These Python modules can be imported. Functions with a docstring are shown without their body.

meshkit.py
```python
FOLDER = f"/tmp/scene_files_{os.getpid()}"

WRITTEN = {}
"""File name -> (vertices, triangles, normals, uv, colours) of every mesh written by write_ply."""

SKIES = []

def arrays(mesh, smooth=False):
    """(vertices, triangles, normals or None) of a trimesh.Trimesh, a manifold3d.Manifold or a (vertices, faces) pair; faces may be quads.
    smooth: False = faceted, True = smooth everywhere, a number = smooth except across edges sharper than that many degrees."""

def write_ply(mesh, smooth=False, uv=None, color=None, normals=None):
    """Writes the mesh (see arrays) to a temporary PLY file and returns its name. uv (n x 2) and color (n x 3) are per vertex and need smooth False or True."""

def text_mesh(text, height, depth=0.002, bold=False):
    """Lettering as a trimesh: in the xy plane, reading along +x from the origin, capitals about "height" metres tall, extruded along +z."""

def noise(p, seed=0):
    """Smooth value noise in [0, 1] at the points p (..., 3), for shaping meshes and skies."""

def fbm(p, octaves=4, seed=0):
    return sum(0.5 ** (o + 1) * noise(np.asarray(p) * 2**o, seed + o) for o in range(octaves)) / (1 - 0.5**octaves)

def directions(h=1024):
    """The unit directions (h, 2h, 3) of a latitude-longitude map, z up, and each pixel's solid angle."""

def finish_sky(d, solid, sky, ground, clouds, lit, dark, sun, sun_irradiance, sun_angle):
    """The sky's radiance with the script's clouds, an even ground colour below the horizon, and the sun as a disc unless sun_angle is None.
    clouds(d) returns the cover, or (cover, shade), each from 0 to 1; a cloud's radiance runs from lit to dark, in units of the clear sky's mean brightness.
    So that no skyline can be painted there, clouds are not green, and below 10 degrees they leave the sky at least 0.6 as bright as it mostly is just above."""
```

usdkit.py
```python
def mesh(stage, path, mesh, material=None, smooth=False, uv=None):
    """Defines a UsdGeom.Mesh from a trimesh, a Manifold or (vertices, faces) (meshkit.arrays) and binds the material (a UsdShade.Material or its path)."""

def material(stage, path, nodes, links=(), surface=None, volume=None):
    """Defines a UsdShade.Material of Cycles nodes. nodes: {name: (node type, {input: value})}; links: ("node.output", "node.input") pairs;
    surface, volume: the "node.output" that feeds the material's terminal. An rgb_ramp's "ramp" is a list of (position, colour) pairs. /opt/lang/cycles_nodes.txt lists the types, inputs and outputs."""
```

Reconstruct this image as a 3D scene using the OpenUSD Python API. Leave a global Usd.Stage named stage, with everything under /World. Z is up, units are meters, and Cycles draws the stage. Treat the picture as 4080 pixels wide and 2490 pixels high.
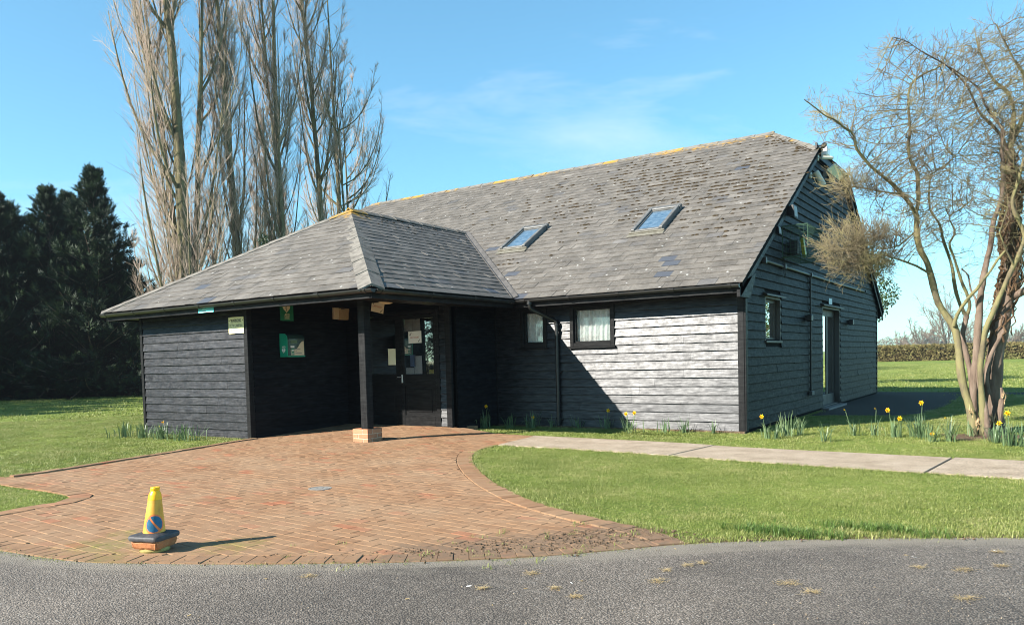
import math, random
import numpy as np, trimesh, usdkit, meshkit
from pxr import Usd, UsdGeom, UsdLux, UsdShade, Sdf, Gf, Vt
from shapely.geometry import Polygon, LineString, Point, box as sbox
from shapely.ops import unary_union
import shapely
from scipy.spatial import cKDTree

stage = Usd.Stage.CreateInMemory()
UsdGeom.SetStageUpAxis(stage, UsdGeom.Tokens.z)
UsdGeom.SetStageMetersPerUnit(stage, 1.0)
WORLD = UsdGeom.Xform.Define(stage, '/World')
stage.SetDefaultPrim(WORLD.GetPrim())
UsdGeom.Scope.Define(stage, '/World/Looks')
rng = np.random.default_rng(7)

# ------------------------------------------------------------------ camera
# x runs along the long front wall (to the right), y into the depth, the near wall corner is the origin
F_PX, PP_Y, YAW, PITCH, ROLL = 3112.6, 1573.9, -0.5915, -0.0464, -0.0254
CAM = np.array([3.905, -12.560, 1.30])
fw = np.array([math.sin(YAW)*math.cos(PITCH), math.cos(YAW)*math.cos(PITCH), math.sin(PITCH)])
_r0 = np.array([math.cos(YAW), -math.sin(YAW), 0]); _u0 = np.cross(_r0, fw)
rt = _r0*math.cos(ROLL) + _u0*math.sin(ROLL); up = -_r0*math.sin(ROLL) + _u0*math.cos(ROLL)
cam = UsdGeom.Camera.Define(stage, '/World/camera')
M = Gf.Matrix4d(*rt, 0, *up, 0, *(-fw), 0, *CAM, 1)
cam.AddTransformOp().Set(M)
AP = 36.0
cam.CreateHorizontalApertureAttr(AP)
cam.CreateVerticalApertureAttr(AP*624/1024)
cam.CreateFocalLengthAttr(F_PX/4080*AP)
cam.CreateVerticalApertureOffsetAttr((PP_Y-1245)/4080*AP)
cam.CreateClippingRangeAttr(Gf.Vec2f(0.05, 3000))
cam.CreateExposureAttr(1.62)

# ------------------------------------------------------------------ sky and sun
SUN = np.array([-0.51, -0.86, 0.571]); SUN = SUN/np.linalg.norm(SUN)      # towards the sun
SUN_EL = math.asin(SUN[2]); SUN_ROT = math.atan2(SUN[0], SUN[1])
sky_mat = usdkit.material(stage, '/World/Looks/sky', {
    'tc': ('texture_coordinate', {}),
    'sky': ('sky_texture', {'sky_type': 'single_scattering', 'sun_disc': False, 'sun_elevation': SUN_EL, 'sun_rotation': SUN_ROT,
                            'altitude': 20.0, 'air_density': 1.0, 'aerosol_density': 0.2, 'ozone_density': 1.0}),
    'map': ('mapping', {'scale': (1.1, 1.1, 5.5), 'rotation': (0.0, 0.22, 0.35), 'location': (3.1, 0.7, 1.6)}),
    'n': ('noise_texture', {'scale': 1.6, 'detail': 7.0, 'roughness': 0.62, 'distortion': 0.6}),
    'r': ('map_range', {'from_min': 0.55, 'from_max': 0.85, 'to_min': 0.0, 'to_max': 0.45, 'clamp': True}),
    'pre': ('mix_color', {'blend_type': 'multiply', 'fac': 1.0, 'b': (0.1, 0.1, 0.1), 'use_clamp': False}),
    'gam': ('gamma', {'gamma': 0.80}),
    'tint': ('mix_color', {'blend_type': 'multiply', 'fac': 1.0, 'b': (6.7, 11.9, 13.4), 'use_clamp': False}),
    'mix': ('mix_color', {'blend_type': 'mix', 'b': (7.6, 8.2, 8.8), 'use_clamp': False}),
    'bg': ('background_shader', {'strength': 0.05}),
}, [('tc.generated', 'map.vector'), ('map.vector', 'n.vector'), ('n.fac', 'r.value'), ('r.result', 'mix.fac'), ('sky.color', 'pre.a'), ('pre.result', 'gam.color'), ('gam.color', 'tint.a'), ('tint.result', 'mix.a'),
    ('mix.result', 'bg.color')], surface='bg.background')
dome = UsdLux.DomeLight.Define(stage, '/World/sky')
UsdShade.MaterialBindingAPI.Apply(dome.GetPrim()).Bind(sky_mat)
dome.GetPrim().SetCustomDataByKey('kind', 'structure')
sun = UsdLux.DistantLight.Define(stage, '/World/sun')
sun.CreateIntensityAttr(1.25); sun.CreateAngleAttr(0.5); sun.CreateNormalizeAttr(True)
sun.CreateColorAttr(Gf.Vec3f(1.0, 0.945, 0.86))
_z = SUN; _x = np.cross([0, 0, 1], _z); _x /= np.linalg.norm(_x); _y = np.cross(_z, _x)
sun.AddTransformOp().Set(Gf.Matrix4d(*_x, 0, *_y, 0, *_z, 0, *(SUN*80), 1))

# ------------------------------------------------------------------ helpers
def at(px, py, depth):
    """the point at that depth along the view axis that the photograph (2464 wide) shows at px, py: used to take measurements off the photograph"""
    k = 4080/2464
    return CAM + depth*(fw + rt*(px*k-2040)/F_PX - up*(py*k-PP_Y)/F_PX)
def ground(px, py, z=0.0):
    d = at(px, py, 1.0)-CAM
    return CAM + d*((z-CAM[2])/d[2])
def onplane(px, py, ax, val):
    d = at(px, py, 1.0)-CAM
    return CAM + d*((val-CAM[ax])/d[ax])
def dist(p): return np.linalg.norm(np.asarray(p)-CAM, axis=-1)

_names = {}
def path_for(name, parent):
    base = '/World' if parent is None else str(parent.GetPath())
    k = _names.get((base, name), 0); _names[(base, name)] = k+1
    return f'{base}/{name}' if k == 0 else f'{base}/{name}_{k:03d}'
def tag(prim, label=None, cat=None, group=None, kind=None):
    for k, v in (('label', label), ('category', cat), ('group', group), ('kind', kind)):
        if v: prim.SetCustomDataByKey(k, v)
    return prim
def thing(name, label=None, cat=None, loc=(0, 0, 0), rz=0.0, group=None, kind=None, scale=None):
    x = UsdGeom.Xform.Define(stage, path_for(name, None))
    if any(loc): x.AddTranslateOp().Set(Gf.Vec3d(*map(float, loc)))
    if rz: x.AddRotateZOp().Set(math.degrees(rz))
    if scale: x.AddScaleOp().Set(Gf.Vec3f(scale, scale, scale))
    return tag(x.GetPrim(), label, cat, group, kind)
def obj(name, mesh, mat, parent=None, smooth=False, tone=None, label=None, cat=None, group=None, kind=None):
    if isinstance(mesh, MB): mesh, t2 = mesh.get(); tone = t2 if tone is None else tone
    m = usdkit.mesh(stage, path_for(name, parent), mesh, mat, smooth=smooth)
    if tone is not None:
        UsdGeom.PrimvarsAPI(m).CreatePrimvar('tone', Sdf.ValueTypeNames.Color3fArray, 'vertex').Set(Vt.Vec3fArray.FromNumpy(np.asarray(tone, np.float32)))
    return tag(m.GetPrim(), label, cat, group, kind)
def copy_of(proto, loc, rz, label=None, cat=None, group=None, scale=None):
    t = thing(proto.GetName().rsplit('_0', 1)[0], label, cat, loc, rz, group, None, scale)
    t.GetReferences().AddInternalReference(proto.GetPath()); t.SetInstanceable(True)
    return t

class MB:
    """collects triangles (with a tone per vertex) for ONE mesh"""
    def __init__(s): s.v, s.f, s.t, s.n = [], [], [], 0
    def add(s, v, f, tone=None):
        v = np.asarray(v, float); f = np.asarray(f, int)
        if f.shape[1] == 4: f = np.vstack([f[:, [0, 1, 2]], f[:, [0, 2, 3]]])
        s.v.append(v); s.f.append(f+s.n); s.n += len(v)
        t = np.zeros((len(v), 3)) + (0.5 if tone is None else np.asarray(tone))
        s.t.append(t); return s
    def tm(s, m, tone=None): return s.add(m.vertices, m.faces, tone)
    def box(s, lo, hi, tone=None, R=None, c=None):
        lo = np.asarray(lo, float); hi = np.asarray(hi, float)
        v = np.array([[x, y, z] for x in (lo[0], hi[0]) for y in (lo[1], hi[1]) for z in (lo[2], hi[2])])
        if R is not None: v = v@np.asarray(R).T + (0 if c is None else np.asarray(c))
        f = [[0, 1, 3, 2], [4, 6, 7, 5], [0, 4, 5, 1], [2, 3, 7, 6], [0, 2, 6, 4], [1, 5, 7, 3]]
        return s.add(v, f, tone)
    def bbox(s, lo, hi, b=0.004, tone=None, R=None, c=None):
        """box with chamfered edges"""
        lo = np.asarray(lo, float); hi = np.asarray(hi, float); b = min(b, *(hi-lo)/2.2)
        pts = []
        for k in range(3):
            for sx in (0, 1):
                for sy in (0, 1):
                    for sz in (0, 1):
                        p = np.array([(lo, hi)[sx][0], (lo, hi)[sy][1], (lo, hi)[sz][2]])
                        q = p + b*np.array([1-2*sx, 1-2*sy, 1-2*sz]); q[k] = p[k]; pts.append(q)
        h = trimesh.convex.convex_hull(np.array(pts)); v = h.vertices
        if R is not None: v = v@np.asarray(R).T + (0 if c is None else np.asarray(c))
        return s.add(v, h.faces, tone)
    def tube(s, P, R, sides=8, tone=None, caps=True):
        v, f = tubes(np.asarray(P, float)[None], np.broadcast_to(np.asarray(R, float), (len(P),))[None], sides)
        n = len(v); v = list(v); f = list(f)
        if caps:
            a = len(v); v.append(P[0]); v.append(P[-1]); k = (len(P)-1)*sides
            for i in range(sides):
                f.append([a, (i+1) % sides, i]); f.append([a+1, k+i, k+(i+1) % sides])
        return s.add(np.array(v), np.array(f), tone)
    def lathe(s, prof, c=(0, 0, 0), sides=32, tone=None, axis=None):
        prof = np.asarray(prof, float); a = np.arange(sides)*2*np.pi/sides
        v = np.stack([prof[:, 0][:, None]*np.cos(a), prof[:, 0][:, None]*np.sin(a), np.repeat(prof[:, 1][:, None], sides, 1)], -1).reshape(-1, 3)
        f = []
        for k in range(len(prof)-1):
            for i in range(sides):
                j = (i+1) % sides; f.append([k*sides+i, k*sides+j, (k+1)*sides+j, (k+1)*sides+i])
        if axis is not None: v = v@frame_to(axis).T
        return s.add(v+np.asarray(c), f, tone)
    def get(s):
        return (np.vstack(s.v), np.vstack(s.f)), np.vstack(s.t)

def frame_to(axis):
    z = np.asarray(axis, float); z /= np.linalg.norm(z)
    x = np.cross([0, 0, 1] if abs(z[2]) < 0.95 else [1, 0, 0], z); x /= np.linalg.norm(x)
    return np.stack([x, np.cross(z, x), z], 1)
def rotz(a): c, s = math.cos(a), math.sin(a); return np.array([[c, -s, 0], [s, c, 0], [0, 0, 1.0]])
def norm(a): a = np.asarray(a, float); return a/np.maximum(np.linalg.norm(a, axis=-1, keepdims=True), 1e-12)

def tubes(P, R, sides=3):
    """P (n,k,3) polylines, R (n,k) radii -> one mesh"""
    n, k, _ = P.shape
    T = np.empty_like(P); T[:, 1:-1] = P[:, 2:]-P[:, :-2]; T[:, 0] = P[:, 1]-P[:, 0]; T[:, -1] = P[:, -1]-P[:, -2]
    T = norm(T); main = norm(P[:, -1]-P[:, 0])
    ref = np.where(np.abs(main[:, 2:3]) < 0.8, [[0, 0, 1.0]], [[1.0, 0.13, 0]])[:, None]
    U = norm(np.cross(T, np.broadcast_to(ref, T.shape))); V = np.cross(T, U)
    a = np.arange(sides)*2*np.pi/sides
    v = P[:, :, None] + R[:, :, None, None]*(np.cos(a)[:, None]*U[:, :, None] + np.sin(a)[:, None]*V[:, :, None])
    v = v.reshape(-1, 3)
    i = np.arange(n)[:, None, None]*k*sides + np.arange(k-1)[None, :, None]*sides
    a0 = np.arange(sides)[None, None]; a1 = (a0+1) % sides
    q = np.stack([i+a0, i+a1, i+sides+a1, i+sides+a0], -1).reshape(-1, 4)
    return v, np.vstack([q[:, [0, 1, 2]], q[:, [0, 2, 3]]])

# ------------------------------------------------------------------ materials
def mat(name, nodes, links, surface='p.BSDF', volume=None):
    return usdkit.material(stage, '/World/Looks/'+name, nodes, links, surface=surface, volume=volume)
def plain(name, col, rough=0.5, spec=0.5, metal=0.0, **kw):
    return mat(name, {'p': ('principled_bsdf', {'base_color': col, 'roughness': rough, 'specular_ior_level': spec, 'metallic': metal, **kw})}, [])
def noisy(name, ramp, scale=(8, 8, 8), nscale=1.0, detail=6.0, rough=0.8, spec=0.3, bump=0.0, bscale=(60, 60, 60), bdist=0.004, tone=None, bdetail=4.0,
          rough_ramp=None, extra=None, coord='geo.position', distortion=0.0):
    """base colour from noise over world position; tone: (lo, hi) multiplier by the tone primvar's first channel"""
    g, o = coord.split('.')
    nodes = {g: ('geometry', {}) if g == 'geo' else ('texture_coordinate', {}),
             'm': ('mapping', {'scale': scale}), 'n': ('noise_texture', {'scale': nscale, 'detail': detail, 'roughness': 0.6, 'distortion': distortion}),
             'r': ('rgb_ramp', {'ramp': ramp}), 'p': ('principled_bsdf', {'roughness': rough, 'specular_ior_level': spec})}
    links = [(coord, 'm.vector'), ('m.vector', 'n.vector'), ('n.fac', 'r.fac')]
    col = 'r.color'
    if tone:
        nodes.update({'at': ('attribute', {'attribute': 'tone'}), 'sp': ('separate_color', {}),
                      'mr': ('map_range', {'to_min': tone[0], 'to_max': tone[1]}), 'mx': ('mix_color', {'blend_type': 'multiply', 'fac': 1.0})})
        links += [('at.color', 'sp.color'), ('sp.r', 'mr.value'), (col, 'mx.a'), ('mr.result', 'mx.b')]; col = 'mx.result'
    links.append((col, 'p.base_color'))
    if bump:
        nodes.update({'mb': ('mapping', {'scale': bscale}), 'nb': ('noise_texture', {'scale': 1.0, 'detail': bdetail, 'roughness': 0.65}),
                      'b': ('bump', {'strength': bump, 'distance': bdist})})
        links += [(coord, 'mb.vector'), ('mb.vector', 'nb.vector'), ('nb.fac', 'b.height'), ('b.normal', 'p.normal')]
    if extra:
        n2, l2 = extra; nodes.update(n2); links += l2
    return mat(name, nodes, links)
# ---- timber
def board_mat(name, c0, c1, c2, rough, spec, streak, bump, bd):
    """black stained rough-sawn board: fine saw marks across, long grain, chalky wear"""
    nodes = {'geo': ('geometry', {}), 'm1': ('mapping', {'scale': streak}), 'n1': ('noise_texture', {'scale': 1.0, 'detail': 6.0, 'roughness': 0.65}),
             'r1': ('rgb_ramp', {'ramp': [(0.30, c0), (0.52, c1), (0.78, c2)]}),
             'n2': ('noise_texture', {'scale': 14.0, 'detail': 7.0, 'roughness': 0.7}), 'r2': ('map_range', {'from_min': 0.57, 'from_max': 0.80, 'to_min': 0.0, 'to_max': 0.75, 'clamp': True}),
             'mx': ('mix_color', {'blend_type': 'mix', 'b': c2}),
             'at': ('attribute', {'attribute': 'tone'}), 'sp': ('separate_color', {}), 'mr': ('map_range', {'to_min': 0.65, 'to_max': 1.4}), 'mt': ('mix_color', {'blend_type': 'multiply', 'fac': 1.0}),
             'm3': ('mapping', {'scale': (130, 130, 9)}), 'n3': ('noise_texture', {'scale': 1.0, 'detail': 3.0}),
             'm4': ('mapping', {'scale': (7, 7, 90)}), 'n4': ('noise_texture', {'scale': 1.0, 'detail': 4.0}), 'ad': ('math', {'math_type': 'add'}),
             'b': ('bump', {'strength': bump, 'distance': bd}), 'rr': ('map_range', {'from_min': 0.3, 'from_max': 0.7, 'to_min': rough-0.07, 'to_max': rough+0.10}),
             'qs': ('map_range', {'from_min': 0.36, 'from_max': 0.62, 'to_min': spec*0.5, 'to_max': spec*1.2}), 'n6': ('noise_texture', {'scale': 1.0, 'detail': 5.0, 'roughness': 0.7}), 'm6': ('mapping', {'scale': (4.0, 4.0, 34.0)}),
             'p': ('principled_bsdf', {})}
    return mat(name, nodes, [('geo.position', 'm1.vector'), ('m1.vector', 'n1.vector'), ('n1.fac', 'r1.fac'), ('geo.position', 'n2.vector'), ('n2.fac', 'r2.value'), ('r2.result', 'mx.fac'),
        ('r1.color', 'mx.a'), ('at.color', 'sp.color'), ('sp.r', 'mr.value'), ('mx.result', 'mt.a'), ('mr.result', 'mt.b'), ('mt.result', 'p.base_color'),
        ('geo.position', 'm3.vector'), ('m3.vector', 'n3.vector'), ('geo.position', 'm4.vector'), ('m4.vector', 'n4.vector'), ('n3.fac', 'ad.value1'), ('n4.fac', 'ad.value2'),
        ('ad.value', 'b.height'), ('b.normal', 'p.normal'), ('n2.fac', 'rr.value'), ('rr.result', 'p.roughness'), ('geo.position', 'm6.vector'), ('m6.vector', 'n6.vector'), ('n6.fac', 'qs.value'), ('qs.result', 'p.specular_ior_level')])
M_board = board_mat('black_boards', (0.0025, 0.0025, 0.0034), (0.0042, 0.0045, 0.006), (0.032, 0.033, 0.038), 0.44, 0.60, (3, 3, 26), 0.45, 0.0016)
M_wing = board_mat('wing_boards', (0.0025, 0.0026, 0.0038), (0.0042, 0.0046, 0.0066), (0.036, 0.038, 0.046), 0.42, 0.36, (3, 3, 26), 0.45, 0.0016)
M_sheltered = board_mat('sheltered_boards', (0.0022, 0.0022, 0.003), (0.0038, 0.004, 0.005), (0.012, 0.012, 0.014), 0.50, 0.14, (3, 3, 26), 0.45, 0.0016)  # porch shade painted in: a darker, duller copy of the black boards
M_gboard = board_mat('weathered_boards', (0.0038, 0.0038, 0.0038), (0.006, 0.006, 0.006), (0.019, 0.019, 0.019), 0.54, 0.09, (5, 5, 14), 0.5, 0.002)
M_trim = board_mat('black_trim', (0.005, 0.005, 0.0055), (0.008, 0.008, 0.0085), (0.016, 0.016, 0.016), 0.47, 0.16, (20, 20, 3), 0.4, 0.0015)
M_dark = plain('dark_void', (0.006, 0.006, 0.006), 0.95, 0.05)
M_gutter = noisy('black_plastic', [(0.35, (0.007, 0.007, 0.007)), (0.65, (0.016, 0.0165, 0.016))], (6, 6, 6), rough=0.36, spec=0.5, bump=0.15, bscale=(40, 40, 40))
M_iron = plain('black_metal', (0.012, 0.012, 0.013), 0.45)
# ---- roof
def slate_mat():
    nodes = {'geo': ('geometry', {}),
        'at': ('attribute', {'attribute': 'tone'}), 'sp': ('separate_color', {}),
        'rt': ('rgb_ramp', {'ramp': [(0.0, (0.072, 0.064, 0.054)), (0.3, (0.091, 0.081, 0.069)), (0.55, (0.104, 0.093, 0.080)), (0.8, (0.121, 0.109, 0.095)), (1.0, (0.150, 0.137, 0.121))]}),
        'n1': ('noise_texture', {'scale': 3.0, 'detail': 8.0, 'roughness': 0.68}), 'q1': ('map_range', {'from_min': 0.32, 'from_max': 0.7, 'to_min': 0.66, 'to_max': 1.36}),
        'mul': ('mix_color', {'blend_type': 'multiply', 'fac': 1.0}),
        'n2': ('noise_texture', {'scale': 22.0, 'detail': 6.0, 'roughness': 0.7}), 'q2': ('map_range', {'from_min': 0.56, 'from_max': 0.74, 'to_min': 0.0, 'to_max': 0.55, 'clamp': True}),
        'lich': ('mix_color', {'b': (0.27, 0.26, 0.235)}),
        'n3': ('noise_texture', {'scale': 2.6, 'detail': 9.0, 'roughness': 0.78}), 'q3': ('map_range', {'from_min': 0.52, 'from_max': 0.70, 'to_min': 0.0, 'to_max': 0.62, 'clamp': True}),
        'drk': ('mix_color', {'b': (0.045, 0.042, 0.038)}),
        'vo': ('voronoi_texture', {'scale': 4.2, 'randomness': 1.0}), 'qv': ('map_range', {'from_min': 0.10, 'from_max': 0.055, 'to_min': 0.0, 'to_max': 0.8, 'clamp': True}),
        'wh': ('mix_color', {'b': (0.42, 0.42, 0.40)}),
        # orange lichen: strength in the tone's green channel, broken up by noise
        'n4': ('noise_texture', {'scale': 6.5, 'detail': 7.0, 'roughness': 0.7}), 'sub': ('math', {'math_type': 'add'}), 'q4': ('map_range', {'from_min': 0.86, 'from_max': 0.99, 'to_min': 0.0, 'to_max': 0.92, 'clamp': True}),
        'ora': ('mix_color', {'b': (0.32, 0.18, 0.025)}),
        'new': ('mix_color', {'b': (0.055, 0.06, 0.072)}),
        'nb': ('noise_texture', {'scale': 55.0, 'detail': 6.0, 'roughness': 0.7}), 'b': ('bump', {'strength': 0.5, 'distance': 0.004}),
        'rr': ('map_range', {'from_min': 0.0, 'from_max': 1.0, 'to_min': 0.72, 'to_max': 0.5}),
        'p': ('principled_bsdf', {'specular_ior_level': 0.32})}
    L = [('at.color', 'sp.color'), ('sp.r', 'rt.fac'), ('geo.position', 'n1.vector'), ('n1.fac', 'q1.value'), ('rt.color', 'mul.a'), ('q1.result', 'mul.b'),
        ('geo.position', 'n3.vector'), ('n3.fac', 'q3.value'), ('mul.result', 'drk.a'), ('q3.result', 'drk.fac'),
        ('geo.position', 'n2.vector'), ('n2.fac', 'q2.value'), ('drk.result', 'lich.a'), ('q2.result', 'lich.fac'),
        ('geo.position', 'vo.vector'), ('vo.distance', 'qv.value'), ('lich.result', 'wh.a'), ('qv.result', 'wh.fac'),
        ('wh.result', 'new.a'), ('sp.b', 'new.fac'),
        ('geo.position', 'n4.vector'), ('n4.fac', 'sub.value1'), ('sp.g', 'sub.value2'), ('sub.value', 'q4.value'), ('new.result', 'ora.a'), ('q4.result', 'ora.fac'),
        ('ora.result', 'p.base_color'), ('geo.position', 'nb.vector'), ('nb.fac', 'b.height'), ('b.normal', 'p.normal'), ('sp.b', 'rr.value'), ('rr.result', 'p.roughness')]
    return mat('slate', nodes, L)
M_slate = slate_mat()
M_ridge = noisy('ridge_concrete', [(0.25, (0.07, 0.064, 0.055)), (0.45, (0.125, 0.115, 0.10)), (0.6, (0.175, 0.162, 0.142)), (0.75, (0.09, 0.078, 0.06))], (7, 7, 7), rough=0.9, spec=0.15,
    bump=0.6, bscale=(45, 45, 45), bdist=0.008, extra=(
    {'at': ('attribute', {'attribute': 'tone'}), 'sp': ('separate_color', {}), 'n4': ('noise_texture', {'scale': 5.5, 'detail': 7.0, 'roughness': 0.7}), 'sub': ('math', {'math_type': 'add'}),
     'q4': ('map_range', {'from_min': 0.90, 'from_max': 1.06, 'to_min': 0.0, 'to_max': 0.85, 'clamp': True}), 'ora': ('mix_color', {'b': (0.33, 0.19, 0.025)})},
    [('at.color', 'sp.color'), ('geo.position', 'n4.vector'), ('n4.fac', 'sub.value1'), ('sp.g', 'sub.value2'), ('sub.value', 'q4.value'), ('r.color', 'ora.a'), ('q4.result', 'ora.fac'), ('ora.result', 'p.base_color')]))
M_moss = noisy('dry_moss', [(0.3, (0.022, 0.017, 0.011)), (0.6, (0.050, 0.037, 0.022)), (0.8, (0.075, 0.062, 0.03))], (18, 18, 18), rough=1.0, spec=0.05, bump=0.8, bscale=(120, 120, 120), bdist=0.01)
M_lead = noisy('lead', [(0.3, (0.05, 0.045, 0.04)), (0.7, (0.11, 0.10, 0.09))], (9, 9, 9), rough=0.6, spec=0.4)
M_skyframe = noisy('grey_skylight_metal', [(0.3, (0.06, 0.06, 0.057)), (0.7, (0.13, 0.128, 0.12))], (9, 9, 9), rough=0.5, spec=0.4)
# ---- glass and cloth
def glass(name, tint=(0.97, 0.97, 0.965), ior=1.5):
    return mat(name, {'t': ('transparent_bsdf', {'color': tint}), 'g': ('glossy_bsdf', {'color': (1, 1, 1), 'roughness': 0.012}), 'fr': ('fresnel', {'IOR': ior}), 'mx': ('mix_closure', {})},
        [('fr.fac', 'mx.fac'), ('t.BSDF', 'mx.closure1'), ('g.BSDF', 'mx.closure2')], surface='mx.closure')
M_glass = glass('window_glass')
M_skyglass = mat('skylight_glass', {'geo': ('geometry', {}), 'n': ('noise_texture', {'scale': 12.0, 'detail': 5.0}), 'r': ('rgb_ramp', {'ramp': [(0.35, (0.045, 0.085, 0.13)), (0.7, (0.10, 0.15, 0.20))]}),  # opaque pane; the bluish sky reflection is put into its base colour
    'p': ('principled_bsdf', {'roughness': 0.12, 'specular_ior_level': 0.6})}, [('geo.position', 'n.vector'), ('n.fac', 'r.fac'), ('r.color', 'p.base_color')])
M_net = mat('net_curtain', {'geo': ('geometry', {}), 'm': ('mapping', {'scale': (30, 30, 22)}), 'n': ('noise_texture', {'scale': 1.0, 'detail': 5.0}),
    'r': ('rgb_ramp', {'ramp': [(0.3, (0.58, 0.58, 0.55)), (0.7, (0.88, 0.87, 0.82))]}), 'p': ('principled_bsdf', {'roughness': 0.9, 'specular_ior_level': 0.1}), 't': ('translucent_bsdf', {'color': (0.7, 0.7, 0.66)}), 'mx': ('mix_closure', {'fac': 0.12})},
    [('geo.position', 'm.vector'), ('m.vector', 'n.vector'), ('n.fac', 'r.fac'), ('r.color', 'p.base_color'), ('p.BSDF', 'mx.closure1'), ('t.BSDF', 'mx.closure2')], surface='mx.closure')
# ---- masonry and ground
def brick_mat(name, ramp, dirt):
    nodes = {'geo': ('geometry', {}), 'at': ('attribute', {'attribute': 'tone'}), 'sp': ('separate_color', {}), 'rt': ('rgb_ramp', {'ramp': ramp}),
        'n1': ('noise_texture', {'scale': 9.0, 'detail': 7.0, 'roughness': 0.7}), 'q1': ('map_range', {'from_min': 0.3, 'from_max': 0.7, 'to_min': 0.82, 'to_max': 1.18}), 'mul': ('mix_color', {'blend_type': 'multiply', 'fac': 1.0}),
        'n0': ('noise_texture', {'scale': 1.1, 'detail': 6.0, 'roughness': 0.62}), 'q0': ('map_range', {'from_min': 0.40, 'from_max': 0.66, 'to_min': 0.0, 'to_max': 0.7, 'clamp': True}), 'grey': ('mix_color', {'b': (0.245, 0.160, 0.095)}),
        'n2': ('noise_texture', {'scale': 16.0, 'detail': 6.0, 'roughness': 0.7}), 'sub': ('math', {'math_type': 'add'}), 'q2': ('map_range', {'from_min': 0.62, 'from_max': 1.0, 'to_min': 0.0, 'to_max': 0.9, 'clamp': True}),
        'd': ('mix_color', {'b': dirt}),
        'n5': ('noise_texture', {'scale': 12.0, 'detail': 6.0, 'roughness': 0.7}), 'sub5': ('math', {'math_type': 'add'}), 'q5': ('map_range', {'from_min': 0.8, 'from_max': 1.15, 'to_min': 0.0, 'to_max': 0.75, 'clamp': True}), 'gr': ('mix_color', {'b': (0.135, 0.125, 0.03)}),
        'n3': ('noise_texture', {'scale': 30.0, 'detail': 5.0, 'roughness': 0.7}), 'q3': ('map_range', {'from_min': 0.66, 'from_max': 0.8, 'to_min': 0.0, 'to_max': 0.4, 'clamp': True}), 'eff': ('mix_color', {'b': (0.50, 0.42, 0.34)}),
        'nb': ('noise_texture', {'scale': 90.0, 'detail': 5.0, 'roughness': 0.7}), 'b': ('bump', {'strength': 0.5, 'distance': 0.003}),
        'p': ('principled_bsdf', {'roughness': 0.85, 'specular_ior_level': 0.25})}
    L = [('at.color', 'sp.color'), ('sp.r', 'rt.fac'), ('geo.position', 'n1.vector'), ('n1.fac', 'q1.value'), ('rt.color', 'mul.a'), ('q1.result', 'mul.b'),
        ('geo.position', 'n0.vector'), ('n0.fac', 'q0.value'), ('mul.result', 'grey.a'), ('q0.result', 'grey.fac'),
        ('geo.position', 'n3.vector'), ('n3.fac', 'q3.value'), ('grey.result', 'eff.a'), ('q3.result', 'eff.fac'),
        ('geo.position', 'n5.vector'), ('n5.fac', 'sub5.value1'), ('sp.b', 'sub5.value2'), ('sub5.value', 'q5.value'), ('eff.result', 'gr.a'), ('q5.result', 'gr.fac'),
        ('geo.position', 'n2.vector'), ('n2.fac', 'sub.value1'), ('sp.g', 'sub.value2'), ('sub.value', 'q2.value'), ('gr.result', 'd.a'), ('q2.result', 'd.fac'),
        ('d.result', 'p.base_color'), ('geo.position', 'nb.vector'), ('nb.fac', 'b.height'), ('b.normal', 'p.normal')]
    return mat(name, nodes, L)
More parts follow.
